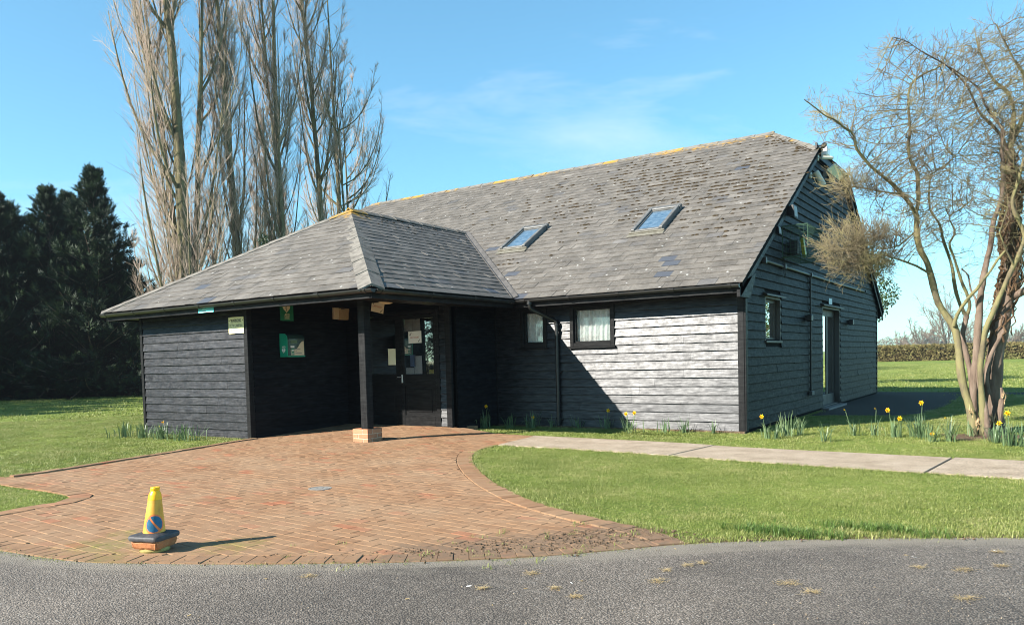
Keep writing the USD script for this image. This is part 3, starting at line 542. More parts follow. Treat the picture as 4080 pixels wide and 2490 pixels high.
gutter((-4.02, -0.53, 2.365), (0.10, -0.53, 2.365), (0, -1, 0))
gutter((-11.33, -4.24, 2.365), (-4.05, -4.24, 2.365), (0, -1, 0))
gutter((-4.078, -4.17, 2.362), (-4.078, -0.50, 2.362), (1, 0, 0))
# downpipe with a swan neck
mb = MB(); dpx = -3.447
pts = np.array([[-3.745, -0.53, 2.30], [-3.745, -0.53, 2.235], [-3.735, -0.50, 2.19], [-3.50, -0.13, 2.00], [-3.455, -0.09, 1.955], [dpx, -0.085, 1.90], [dpx, -0.085, 1.2], [dpx, -0.085, 0.62], [dpx, -0.085, 0.05]])
mb.tube(pts, 0.034, 12); mb.lathe([(0.0, 0), (0.05, 0), (0.05, 0.07), (0.0, 0.07)], (-3.745, -0.53, 2.275), 12)
dpipe = obj('downpipe', mb, M_gutter, hall, smooth=40)
for z in (1.88, 1.02, 0.14):
    b = MB(); b.lathe([(0.034, 0), (0.042, 0), (0.042, 0.045), (0.034, 0.045)], (dpx, -0.085, z), 12); b.box((dpx-0.06, -0.058, z+0.005), (dpx+0.06, -0.03, z+0.04)); obj('bracket', b, M_gutter, dpipe)

# ------------------------------------------------------------------ windows
def front_window(w, q):
    s0, s1, z0, z1 = q; mb = MB(); t = 0.072
    for a, b, c, d in ((s0, s0+t, z0, z1), (s1-t, s1, z0, z1), (s0+t, s1-t, z0, z0+t), (s0+t, s1-t, z1-0.05, z1)):
        w.box(mb, a, b, -0.07, 0.05, c, d, b=0.004, tone=(0.5, 0, 0))
    win = thing_part('window')
    obj('frame', mb, M_joinery, win)
    mb = MB(); i = 0.030
    for a, b, c, d in ((s0+t, s0+t+i, z0+t, z1-0.05), (s1-t-i, s1-t, z0+t, z1-0.05), (s0+t+i, s1-t-i, z0+t, z0+t+i), (s0+t+i, s1-t-i, z1-0.05-i, z1-0.05)):
        w.box(mb, a, b, -0.055, 0.012, c, d, b=0.003, tone=(0.6, 0, 0))
    obj('casement', mb, M_joinery, win)
    mb = MB(); w.box(mb, s0+t+i, s1-t-i, -0.030, -0.025, z0+t+i, z1-0.05-i); obj('pane', mb, M_glass, win)
    mb = MB(); w.box(mb, s0-0.02, s1+0.02, 0.0, 0.075, z0-0.032, z0-0.001, b=0.004, tone=(0.5, 0, 0)); obj('sill', mb, M_joinery, win)
    # gathered net curtain
    k = 90; s = np.linspace(s0+0.06, s1-0.06, k); zz = np.array([z0+0.05, z0+0.25, (z0+z1)/2, z1-0.12, z1-0.02])
    ph = np.linspace(0, 1, k); v = []
    for j, z in enumerate(zz):
        n = -0.085+0.017*np.sin(ph*2*np.pi*7+0.7*np.sin(ph*23)+0.25*j)+0.006*np.sin(ph*2*np.pi*17+j)
        v.append(w.p(s, n, np.full(k, z)+0.006*np.sin(ph*40)*(j == 0)))
    v = np.vstack(v); f = [[j*k+i2, j*k+i2+1, (j+1)*k+i2+1, (j+1)*k+i2] for j in range(4) for i2 in range(k-1)]
    obj('curtain', (v, np.array(f)), M_net, win, smooth=True)
    return win
def thing_part(name, parent=hall, label=None):
    x = UsdGeom.Xform.Define(stage, path_for(name, parent)).GetPrim()
    return tag(x, label)
front_window(W_main, win1); front_window(W_main, win2)
# the hollow behind the windows is closed off by the dark room lining
slab('room_lining', (-4.80, 0.30, 0.1), (-0.12, 0.33, 2.38), plain('room', (0.10, 0.09, 0.08), 0.9))

# gable window, deep reveal
gw = thing_part('window')
def reveal(parent, q, depth, m=M_gframe, t=0.05, proud=0.045):
    s0, s1, z0, z1 = q; mb = MB()
    for a, b, c, d in ((s0, s0+t, z0, z1), (s1-t, s1, z0, z1), (s0+t, s1-t, z1-t, z1)): W_gab.box(mb, a, b, -depth-0.02, proud, c, d, b=0.003)
    W_gab.box(mb, s0-0.01, s1+0.01, -depth-0.02, proud+0.03, z0-0.035, z0+0.002, b=0.003)
    return obj('frame', mb, m, parent)
def hood(parent, s0, s1, z, d=0.10):
    v = W_gab.p(np.array([s0, s1, s1, s0, s0, s1, s1, s0]), np.array([0.0, 0, d, d, 0.0, 0, d, d]), np.array([z+0.05, z+0.05, z+0.005, z+0.005, z+0.02, z+0.02, z-0.02, z-0.02]))
    obj('hood', (v, [[0, 1, 2, 3], [7, 6, 5, 4], [3, 2, 6, 7], [0, 3, 7, 4], [1, 5, 6, 2], [0, 4, 5, 1]]), M_gframe, parent)
reveal(gw, gwin, 0.10, proud=0.02); hood(gw, 0.98, 2.20, 2.295)
mb = MB()
for a, b in ((1.15, 1.20), (2.01, 2.06)): W_gab.box(mb, a, b, -0.10, -0.062, 1.50, 2.24, b=0.003)
W_gab.box(mb, 1.20, 2.01, -0.099, -0.063, 1.502, 1.56); W_gab.box(mb, 1.20, 2.01, -0.099, -0.063, 2.18, 2.238); obj('casement', mb, M_gframe, gw)
mb = MB(); W_gab.box(mb, 1.19, 2.02, -0.083, -0.078, 1.55, 2.19); obj('pane', mb, M_glass, gw)
# gable double glazed door in a deep reveal
gd = thing_part('door', label='narrow glazed double door in a deep frame on the shaded gable')
reveal(gd, gdoor, 0.14, t=0.055, proud=0.02); hood(gd, 5.28, 7.42, 2.30)
for a, b in ((5.50, 6.48), (6.49, 7.24)):
    mb = MB()
    for c, d in ((a, a+0.075), (b-0.075, b)): W_gab.box(mb, c, d, -0.14, -0.105, 0.06, 2.235, b=0.003)
    W_gab.box(mb, a+0.075, b-0.075, -0.139, -0.106, 0.061, 0.30); W_gab.box(mb, a+0.075, b-0.075, -0.139, -0.106, 2.09, 2.234)
    lf = obj('leaf', mb, M_gframe, gd)
    mb = MB(); W_gab.box(mb, a+0.07, b-0.07, -0.124, -0.119, 0.29, 2.10); obj('pane', mb, M_glass, lf)
mb = MB(); W_gab.box(mb, 5.40, 7.34, -0.22, 0.16, -0.05, 0.045, b=0.006); obj('step', mb, plain('step_stone', (0.13, 0.11, 0.10), 0.9), gd)
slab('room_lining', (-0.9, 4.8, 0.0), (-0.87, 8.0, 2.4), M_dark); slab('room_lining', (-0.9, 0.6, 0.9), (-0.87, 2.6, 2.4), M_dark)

# porch double doors
dd = thing_part('door', label='pair of half glazed black doors at the back of the porch')
ZF = 0.075
def at_door(mb, x0, x1, n0, n1, z0, z1, b=0.0): W_door.box(mb, x0+7.57, x1+7.57, n0, n1, z0, z1, b=b, tone=(0.5, 0, 0))
mb = MB(); at_door(mb, -7.11, -7.03, -0.09, 0.03, ZF, 2.245, 0.004); at_door(mb, -5.255, -5.165, -0.09, 0.03, ZF, 2.245, 0.004); at_door(mb, -7.03, -5.255, -0.09, 0.03, 2.175, 2.245, 0.004); obj('frame', mb, M_joinery, dd)
for (x0, x1, g0, g1) in ((-7.025, -6.148, -6.904, -6.267), (-6.142, -5.26, -6.062, -5.335)):
    mb = MB()
    for a, b, c, d in ((x0, g0, ZF+0.01, 2.17), (g1, x1, ZF+0.01, 2.17), (g0, g1, 2.10, 2.17), (g0, g1, 0.84, 1.06), (g0, g1, ZF+0.01, 0.28)): at_door(mb, a, b, -0.055, -0.012, c, d, 0.003)
    lf = obj('leaf', mb, M_joinery, dd)
    mb = MB(); at_door(mb, g0-0.01, g1+0.01, -0.045, -0.032, 0.27, 0.85); at_door(mb, g0+0.07, g1-0.07, -0.034, -0.020, 0.345, 0.775, 0.008); obj('panel', mb, M_joinery, lf)
    mb = MB(); at_door(mb, g0-0.01, g1+0.01, -0.036, -0.031, 1.05, 2.11); obj('pane', mb, M_glass, lf)
mb = MB(); at_door(mb, -6.135, -6.095, -0.012, -0.004, 0.895, 1.055, 0.004)
mb.tube([W_door.p(1.452, -0.006, 1.005), W_door.p(1.452, 0.035, 1.005), W_door.p(1.375, 0.042, 1.005)], 0.008, 8); obj('handle', mb, M_steel, dd)
mb = MB(); at_door(mb, -7.03, -5.2, -0.09, 0.07, 0.02, ZF+0.008, 0.004); obj('threshold', mb, M_conc, dd)
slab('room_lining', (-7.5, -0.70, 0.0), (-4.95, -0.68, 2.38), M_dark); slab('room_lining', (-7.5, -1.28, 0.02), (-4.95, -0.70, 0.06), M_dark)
# posters and notices pinned to the board behind the left pane and the right pane
def note(x0, x1, z0, z1, m, n=-0.045, label=None, rot=0.0, name='notice'):
    pr = MB(); c = np.array([(x0+x1)/2, (z0+z1)/2]); h = np.array([(x1-x0)/2, (z1-z0)/2])
    q = np.array([[-1, -1], [1, -1], [1, 1], [-1, 1]])*h; cs, sn = math.cos(rot), math.sin(rot); q = q@np.array([[cs, sn], [-sn, cs]])+c
    v = np.vstack([W_door.p(q[:, 0]+7.57, np.full(4, n+0.0015), q[:, 1]), W_door.p(q[:, 0]+7.57, np.full(4, n), q[:, 1])])
    pr.add(v, [[0, 1, 2, 3], [7, 6, 5, 4], [0, 4, 5, 1], [1, 5, 6, 2], [2, 6, 7, 3], [3, 7, 4, 0]])
    return pr, m, label
NOTES = [(-6.90, -6.63, 1.78, 2.10, M_poster_d, 'grey typed notice at the top left of the left door pane'),
    (-6.62, -6.44, 1.55, 2.10, M_poster_b, 'tall dark red poster in the left door pane'),
    (-6.43, -6.27, 1.86, 2.10, M_poster_a, 'small grey leaflet at the top right of the left door pane'),
    (-6.90, -6.66, 1.55, 1.76, M_poster_a, 'brownish notice below the typed sheet in the left door pane'),
    (-6.88, -6.72, 1.36, 1.50, M_poster_c, 'small blue leaflet in the left door pane'),
    (-6.86, -6.74, 1.29, 1.35, M_poster_b, 'small red leaflet under the blue one in the left door pane'),
    (-6.90, -6.70, 1.07, 1.27, M_poster_d, 'bluish white sheet at the bottom left of the left door pane'),
    (-6.69, -6.50, 1.07, 1.50, M_poster_a, 'tall grey poster at the middle of the left door pane'),
    (-6.46, -6.38, 1.08, 1.22, M_poster_b, 'small red leaflet at the bottom of the left door pane'),
    (-6.06, -5.85, 1.86, 2.09, M_poster_a, 'brownish sheet at the top left of the right door pane'),
    (-5.845, -5.66, 1.70, 2.09, M_poster_a, 'tall brownish sheet beside it at the top of the right door pane'),
    (-5.93, -5.80, 1.20, 1.42, M_poster_c, 'dark blue leaflet low in the right door pane'),
    (-6.04, -5.84, 1.06, 1.18, M_poster_d, 'grey sheet at the bottom left of the right door pane'),
    (-5.83, -5.64, 1.06, 1.40, M_poster_d, 'tall grey sheet at the bottom of the right door pane')]
for x0, x1, z0, z1, m, lb in NOTES:
    pr, m, _ = note(x0, x1, z0, z1, m); obj('door_notice', pr, m, label=lb, cat='notice', group='notices behind the porch door glass')
pr, m, _ = note(-6.474, -6.265, 1.24, 1.552, M_paperyellow, -0.029); obj('door_notice', pr, M_paperyellow, label='blank pale yellow sheet on the outside of the left porch door', cat='notice')
pr, m, _ = note(-5.47, -5.31, 1.06, 1.14, M_beacon, -0.045); obj('door_notice', pr, plain('dull_yellow', (0.16, 0.15, 0.012), 0.6), label='small dull yellow card at the bottom right of the right door pane', cat='notice')
def wall_text(txt, h, centre, tdir, ndir, m, parent, bold=False, updir=(0, 0, 1), name='lettering', width=None):
    t = meshkit.text_mesh(txt, h, 0.0015, bold); v = t.vertices.copy(); v[:, 0] -= (v[:, 0].min()+v[:, 0].max())/2; v[:, 1] -= h/2
    if width: v[:, 0] *= width/np.ptp(v[:, 0])
    c, tdir, ndir, updir = map(lambda a: np.array(a, float), (centre, tdir, ndir, updir))
    return obj(name, (c+np.outer(v[:, 0], tdir)+np.outer(v[:, 1], updir)+np.outer(v[:, 2], ndir), t.faces), m, parent)
def tick(mb, c, tdir, updir, ndir, L):
    c, tdir, updir, ndir = map(lambda a: np.array(a, float), (c, tdir, updir, ndir))
    def seg(a, b, w):
        a, b = np.array(a), np.array(b); d = (b-a)/np.linalg.norm(b-a); e = np.array([-d[1], d[0]])*w
        q = np.array([a-e, b-e, b+e, a+e]); v = c+np.outer(q[:, 0], tdir)+np.outer(q[:, 1], updir)
        mb.add(np.vstack([v, v+ndir*0.001]), [[4, 5, 6, 7], [0, 1, 5, 4], [1, 2, 6, 5], [2, 3, 7, 6], [3, 0, 4, 7]])
    seg((-0.35*L, -0.5*L), (0.45*L, 0.5*L), 0.09*L); seg((-0.35*L, -0.5*L), (-0.42*L, -0.05*L), 0.08*L); seg((-0.35*L, -0.5*L), (0.12*L, -0.42*L), 0.08*L)
wp1 = thing('wet_paint_notice', 'laminated white wet paint notice taped to the right porch door', 'notice')
pr, m, _ = note(-5.945, -5.626, 1.639, 1.862, M_paper, -0.029, rot=0.02); obj('sheet', pr, M_paper, wp1)
wall_text('WET PAINT', 0.032, W_door.p(7.57-5.786, -0.027, 1.745), (1, 0.0, 0.02), (0, -1, 0), M_redink, wp1, width=0.22)
mb = MB(); tick(mb, W_door.p(7.57-5.89, -0.0272, 1.81), (1, 0, 0), (0, 0, 1), (0, -1, 0), 0.05); tick(mb, W_door.p(7.57-5.68, -0.0272, 1.69), (1, 0, 0), (0, 0, 1), (0, -1, 0), 0.05); obj('marks', mb, M_ink, wp1)
wp2 = thing('wet_paint_notice', 'tilted buff wet paint card hanging under the porch fascia right of the post', 'notice')
c = np.array([-5.10, -2.9, 2.22]); c = at(909*1.0, 738, 1.0); dirc = c-CAM
dep = (-2.0-CAM[1])/dirc[1]; c = CAM+dirc*dep
td = norm(np.array([0.975, 0.0, -0.222])); ud = norm(np.array([0.222, 0.0, 0.975])); nd = np.array([0, -1.0, 0])
q = np.array([[-0.155, -0.105], [0.155, -0.105], [0.155, 0.105], [-0.155, 0.105]]); v = c+np.outer(q[:, 0], td)+np.outer(q[:, 1], ud)
obj('card', (np.vstack([v, v+nd*0.003]), [[3, 2, 1, 0], [4, 5, 6, 7], [0, 1, 5, 4], [1, 2, 6, 5], [2, 3, 7, 6], [3, 0, 4, 7]]), M_paperwarm, wp2)
wall_text('WET PAINT', 0.032, c+nd*0.004, td, nd, M_redink, wp2, updir=ud, width=0.2)
mb = MB(); tick(mb, c-td*0.105+ud*0.06+nd*0.0035, td, ud, nd, 0.05); tick(mb, c+td*0.105-ud*0.06+nd*0.0035, td, ud, nd, 0.05); obj('marks', mb, M_ink, wp2)
mb = MB(); mb.tube([c+ud*0.10, [c[0]+0.01, c[1], 2.384]], 0.0015, 4); obj('string', mb, M_ink, wp2)
# ================================================================== roof
class Plane:
    def __init__(w, O, t, s):
        w.O = np.array(O, float); w.t = norm(t); s = np.array(s, float); s = s-w.t*np.dot(s, w.t); w.s = norm(s); w.n = np.cross(w.t, w.s)
        if w.n[2] < 0: w.n = -w.n
    def uv(w, P): d = np.asarray(P, float)-w.O; return np.stack([d@w.t, d@w.s], -1)
    def p(w, u, v, n=0.0): return w.O+np.multiply.outer(np.asarray(u, float), w.t)+np.multiply.outer(np.asarray(v, float), w.s)+np.multiply.outer(np.asarray(n, float)+0*np.asarray(u, float), w.n)
XE, YEW, YEM, ZE = -4.115, -4.205, -0.485, 2.405          # wing right eave, wing front eave, main front eave, eave height
XL = -11.36; XR = (XE+XL)/2                                # wing left eave, wing ridge
ZW, YA = 4.40, -0.97                                       # wing ridge height, hip apex
RY, RZ = 6.30, 6.41                                        # main ridge
YI = -0.47+(ZW-2.405)/SLOPE                                # wing ridge meets the main slope
XRIDGE, XV, ZH = -1.26, 0.135, 5.50
YH = (ZH-2.405)/SLOPE-0.47
LR, LV = -14.05, -15.3
apex = np.array([XR, YA, ZW])
pl_main = Plane((0, YEM, main_z(YEM)), (1, 0, 0), (0, 1, SLOPE))
pl_wf = Plane((0, YEW, ZE), (1, 0, 0), (0, YA-YEW, ZW-ZE))
pl_wr = Plane((XE, 0, ZE), (0, 1, 0), (XR-XE, 0, ZW-ZE))
pl_wl = Plane((XL, 0, ZE), (0, 1, 0), (XR-XL, 0, ZW-ZE))
YB = 2*RY-YEM
pl_back = Plane((0, YB, main_z(YEM)), (1, 0, 0), (0, -1, SLOPE))
pl_hip = Plane((XV, 0, ZH), (0, 1, 0), (XRIDGE-XV, 0, RZ-ZH))
pl_hipl = Plane((LV, 0, ZH), (0, 1, 0), (LR-LV, 0, RZ-ZH))
yv = YEM
valley0 = np.array([XE, YEM, ZE]); valley1 = np.array([XR, YI, ZW]); valley2 = np.array([XL, YEM, ZE])
main3 = [(LV, YEM, 0), (XV, YEM, 0), (XV, YH, ZH), (XRIDGE, RY, RZ), (LR, RY, RZ), (LV, YH, ZH)]
def poly3(pl, pts): return Polygon([tuple(pl.uv(np.array(p, float))) for p in pts])
def mz(p): return (p[0], p[1], main_z(p[1]))
P_main = poly3(pl_main, [mz(p) for p in main3]).difference(poly3(pl_main, [mz((XE, YEM-0.05)), mz((XE, YEM)), mz((XR, YI)), mz((XL, YEM)), mz((XL, YEM-0.05))]))
P_wf = poly3(pl_wf, [(XE, YEW, ZE), (XL, YEW, ZE), tuple(apex)])
P_wr = poly3(pl_wr, [(XE, YEW, ZE), tuple(apex), tuple(valley1), tuple(valley0)])
P_wl = poly3(pl_wl, [(XL, YEW, ZE), tuple(apex), tuple(valley1), tuple(valley2)])
P_back = poly3(pl_back, [(LV, YB, main_z(YEM)), (XV, YB, main_z(YEM)), (XV, 2*RY-YH, ZH), (XRIDGE, RY, RZ), (LR, RY, RZ), (LV, 2*RY-YH, ZH)])
P_hip = poly3(pl_hip, [(XV, YH, ZH), (XV, 2*RY-YH, ZH), (XRIDGE, RY, RZ)])
P_hipl = poly3(pl_hipl, [(LV, YH, ZH), (LV, 2*RY-YH, ZH), (LR, RY, RZ)])
roof = None
deck = MB()
for pl, P in ((pl_main, P_main), (pl_wf, P_wf), (pl_wr, P_wr), (pl_wl, P_wl), (pl_back, P_back), (pl_hip, P_hip), (pl_hipl, P_hipl)):
    for g in getattr(P, 'geoms', [P]):
        m = trimesh.creation.extrude_polygon(g.buffer(-0.01), 0.07, engine='earcut'); v = m.vertices
        deck.add(pl.p(v[:, 0], v[:, 1], v[:, 2]-0.083), m.faces)
roof = obj('roof', deck, M_dark, hall, label='grey slate roof with moss and lichen')

# skylights cut into the main slope
SKY = [(-5.15, 1.55, 0.66), (-2.06, 1.62, 0.66)]            # right lower corner x, y, width
sky_rect = []
for x, y, wdt in SKY:
    u, v = pl_main.uv((x, y, main_z(y))); sky_rect.append((u-wdt, v, u, v+1.20))
EX = 0.212
pool = []                                                  # (distance, vertices, triangles, tones)
srng = np.random.default_rng(11)
def orange_at(p):
    """how much orange lichen grows here: along the main ridge, and at the head of the wing hip"""
    x, y, z = p
    g = 0.0
    if z > 4.6: g = max(g, 0.50*max(0, 1-(RZ-z)/0.42)*(1.0 if x > -4 else 0.75))
    d = np.linalg.norm(np.array(p)-apex)
    if y < 3.0 and z < 4.7: g = max(g, 0.62*max(0, 1-d/1.05)); 
    if y < 3.0 and z > 4.02 and z < 4.6 and x > XR-0.2: g = max(g, 0.44*max(0, 1-(ZW-z)/0.36)*max(0.2, 1-(y-YA)/2.6))
    return g
NEW = [np.array(p) for p in ((-1.437, 0.47, 2.98), (-1.325, 0.261, 2.857), (-1.44, 0.031, 2.72), (-1.933, -0.17, 2.60), (-6.162, 1.932, 3.85), (-6.201, 1.732, 3.73), (-6.168, 1.543, 3.62),
    (-4.876, 0.471, 2.98), (-4.589, 0.068, 2.74), (-4.1, -0.33, 2.49), (-0.9, 3.95, 5.03), (-1.35, 4.3, 5.24))]
NEWF = [(-9.0, -4.10), (-8.1, -4.05), (-7.85, -3.3), (-9.05, -3.55), (-8.6, -3.36), (-4.35, -0.75)]
def slates(pl, P, ex=EX, wdt=0.30, keep=lambda p: True, holes=(), newset=(), lw=1.0):
    x0, y0, x1, y1 = P.bounds; prep = shapely.prepared.prep(P); k = 0
    v0 = y0
    while v0 < y1-0.03:
        off = (k % 2)*wdt/2 + srng.normal(0, 0.006); u = x0-wdt+off
        while u < x1:
            a0, a1 = u+0.0016+srng.normal(0, 0.0008), u+wdt-0.0016; b0 = v0-0.012*(k == 0)+srng.normal(0, 0.0022); b1 = v0+ex+0.012
            u += wdt
            r = sbox(a0, b0, a1, b1)
            if not prep.intersects(r): continue
            Pk = P if k else P.union(sbox(x0, y0-0.02, x1, y0+0.01))
            if not prep.contains(r):
                r = r.intersection(Pk if k == 0 else P)
                if r.geom_type == 'MultiPolygon': r = max(r.geoms, key=lambda g: g.area)
                if r.geom_type != 'Polygon' or r.area < 0.0015: continue
            for h in holes:
                if r.intersects(sbox(*h)):
                    r = r.difference(sbox(*h))
                    if r.geom_type == 'MultiPolygon': r = max(r.geoms, key=lambda g: g.area)
            if r.is_empty or r.area < 0.0015: continue
            c = np.array(r.exterior.coords)[:-1]
            if len(c) > 3 and shapely.Polygon(c).exterior.is_ccw is False: c = c[::-1]
            mid = c.mean(0); pm = pl.p(mid[0], mid[1])
            tilt = srng.normal(0, 0.0022); lift = 0.0095+abs(srng.normal(0, 0.0014)); slope_n = lambda q: lift*(1-(q[:, 1]-b0)/(b1-b0)) + tilt*(q[:, 0]-mid[0])/wdt*2
            top = slope_n(c); n = len(c)
            V = np.vstack([pl.p(c[:, 0], c[:, 1], top), pl.p(c[:, 0], c[:, 1], top-0.008)])
            hull = r.convex_hull.area-r.area > 1e-5
            if hull:
                tv, tf = trimesh.creation.triangulate_polygon(r, engine='earcut')
                q = np.array(tv); V = np.vstack([pl.p(q[:, 0], q[:, 1], slope_n(q))]); Fc = np.array(tf)
                V = np.vstack([V, pl.p(q[:, 0], q[:, 1], slope_n(q)-0.008)]); Fc = np.vstack([Fc, Fc[:, ::-1]+len(q)])
            else:
                Fc = [[0, i, i+1] for i in range(1, n-1)]
                for i in range(n): j = (i+1) % n; Fc += [[i, n+i, n+j], [i, n+j, j]]
                Fc = np.array(Fc)
            # pieces lie the right way up whichever way the plane's axes turn
            nn = np.cross(V[Fc[0, 1]]-V[Fc[0, 0]], V[Fc[0, 2]]-V[Fc[0, 0]])
            if nn@pl.n < 0: Fc = Fc[:, ::-1]
            tn = np.zeros((len(V), 3)); isnew = any(np.linalg.norm(pm-q) < 0.13 for q in newset) or any(math.hypot(pm[0]-q[0], pm[1]-q[1]) < 0.12 for q in NEWF if pl is not pl_main)
            tn[:, 0] = np.clip(srng.normal(0.5, 0.13)*lw, 0, 1); tn[:, 1] = [orange_at(p) for p in V]; tn[:, 2] = 0.92 if isnew else (0.35*srng.random() if srng.random() < 0.06 else 0)
            facing = (CAM-pm)@pl.n
            pool.append((np.linalg.norm(pm-CAM) if facing > 0 else 999, V, Fc, tn))
        v0 += ex; k += 1
slates(pl_main, P_main, holes=sky_rect, newset=NEW)
slates(pl_wf, P_wf, ex=0.205, wdt=0.34)
slates(pl_wr, P_wr, ex=0.205, wdt=0.34)
slates(pl_wl, P_wl, wdt=0.34)
slates(pl_back, P_back); slates(pl_hip, P_hip); slates(pl_hipl, P_hipl)
pool.sort(key=lambda a: a[0])
for d, V, Fc, tn in pool[:300]: obj('slate', (V, Fc), M_slate, roof, tone=tn)
mb = MB()
for d, V, Fc, tn in pool[300:]: mb.add(V, Fc, tn)
obj('slates', mb, M_slate, roof, kind='stuff')

# ridge and hip caps: angled pieces laid over two slopes, end to end
def caps(P0, P1, plA, plB, width, length, th=0.016, name='ridge_tile', m=M_ridge, round_=0.0):
    P0, P1 = np.array(P0, float), np.array(P1, float); L = np.linalg.norm(P1-P0); d = (P1-P0)/L; k = max(1, round(L/length))
    def down(pl):
        e = np.cross(d, pl.n); e = e if e[2] < 0 else -e
        return norm(e)
    dA, dB = down(plA), down(plB); upn = norm(plA.n+plB.n)
    for i in range(k):
        a, b = P0+d*(L*i/k-0.012), P0+d*(L*(i+1)/k+0.012); ra, rb = 0.022+srng.normal(0, 0.002), 0.013+srng.normal(0, 0.002); V = []
        for q, r in ((a, ra), (b, rb)):
            for t_ in (0, -th):
                wA, wB = width*(1+srng.normal(0, 0.02)), width*(1+srng.normal(0, 0.02))
                pr = [q+dA*wA+plA.n*(r+t_), q+dA*wA*0.55+plA.n*(r+t_+0.004), q+upn*(r+t_+0.002+0.012)-upn*0, q+dB*wB*0.55+plB.n*(r+t_+0.004), q+dB*wB+plB.n*(r+t_)]
                V += pr
        V = np.array(V); F = []
        for j in range(4): F += [[j, j+1, 10+j+1, 10+j], [5+j+1, 5+j, 15+j, 15+j+1], [j+1, j, 5+j, 5+j+1], [10+j, 10+j+1, 15+j+1, 15+j]]
        F += [[0, 10, 15, 5], [14, 4, 9, 19]]
        F = np.array(F); nn = np.cross(V[1]-V[0], V[10]-V[0])
        if nn@plA.n < 0: F = F[:, ::-1]
        tn = np.zeros((len(V), 3)); tn[:, 0] = srng.random(); mid = (a+b)/2
        g = 0.0
        if mid[2] > 5: g = np.clip(0.34+0.13*math.sin(mid[0]*1.35+0.6)+0.12*srng.normal(), 0.15, 0.6)
        else: g = max(orange_at(mid), orange_at(mid-upn*0.1), 0.15)
        tn[:, 1] = g
        obj(name, (V, F), m, roof, tone=tn)
caps((XRIDGE+0.05, RY, RZ+0.005), (LR, RY, RZ+0.005), pl_main, pl_back, 0.15, 0.45)
caps((XV, YH, ZH), (XRIDGE, RY, RZ), pl_main, pl_hip, 0.12, 0.42, name='hip_tile')
caps((XV, 2*RY-YH, ZH), (XRIDGE, RY, RZ), pl_back, pl_hip, 0.12, 0.42, name='hip_tile')
caps((XE-0.01, YEW+0.01, ZE+0.01), apex-np.array([0, 0, 0.03]), pl_wf, pl_wr, 0.20, 0.72, th=0.03, name='hip_tile')
caps((XL, YEW, ZE+0.005), apex, pl_wf, pl_wl, 0.12, 0.45, name='hip_tile')
caps(apex+np.array([0, -0.05, 0.02]), (XR, YI+0.02, ZW+0.01), pl_wr, pl_wl, 0.13, 0.45)
# valley lead and its dark upstand on the wing side
mb = MB(); dv = norm(valley1-valley0)
for pl, wdt in ((pl_main, 0.10), (pl_wr, 0.05)):
    e = np.cross(dv, pl.n); e = e if (e@( (1, 0, 0) if pl is pl_main else (-1, 0, 0))) > 0 else -e
    for q in (0,):
        a, b = valley0+pl.n*0.021, valley1+pl.n*0.021; v = np.array([a, b, b+e*wdt, a+e*wdt]); mb.add(np.vstack([v, v-pl.n*0.012]), [[0, 1, 2, 3], [7, 6, 5, 4], [2, 1, 5, 6], [3, 2, 6, 7]])
obj('valley_flashing', mb, M_lead, roof)

# bargeboards on the gable verges and below the half hip
for pl, sgn in ((pl_main, 1), (pl_back, -1)):
    ya, yb = (YEM+0.0, YH) if sgn > 0 else (2*RY-YEM, 2*RY-YH)
    mb = MB(); za, zb_ = main_z(YEM)-0.015, ZH-0.015
    for x0, x1 in ((0.075, 0.10),):
        v = np.array([[x0, ya, za], [x0, yb, zb_], [x0, yb, zb_-0.22], [x0, ya, za-0.22], [x1, ya, za], [x1, yb, zb_], [x1, yb, zb_-0.22], [x1, ya, za-0.22]])
        mb.add(v, [[0, 3, 2, 1], [4, 5, 6, 7], [0, 1, 5, 4], [1, 2, 6, 5], [2, 3, 7, 6], [3, 0, 4, 7]], (0.45, 0, 0))
    v = np.array([[-0.02, ya, za-0.12], [-0.02, yb, zb_-0.12], [0.08, yb, zb_-0.12], [0.08, ya, za-0.12]]); mb.add(v, [[0, 1, 2, 3], [3, 2, 1, 0]], (0.4, 0, 0))
    obj('bargeboard', mb, M_trim, hall)
mb = MB(); mb.box((0.075, YH-0.05, ZH-0.16), (0.10, 2*RY-YH+0.05, ZH-0.005), (0.4, 0, 0)); mb.box((-0.02, YH-0.05, ZH-0.05), (0.075, 2*RY-YH+0.05, ZH-0.035), (0.4, 0, 0)); obj('bargeboard', mb, M_trim, hall)
mb = MB(); v = np.array([[0.10, YEM-0.02, 2.37], [0.10, YEM-0.02, 2.17], [0.10, 0.02, 2.17], [0.10, 0.35, 2.60]]); v2 = v-np.array([0.05, 0, 0]); mb.add(np.vstack([v, v2]), [[0, 1, 2, 3], [7, 6, 5, 4], [0, 4, 5, 1], [1, 5, 6, 2]], (0.4, 0, 0)); obj('bargeboard_foot', mb, M_trim, hall)
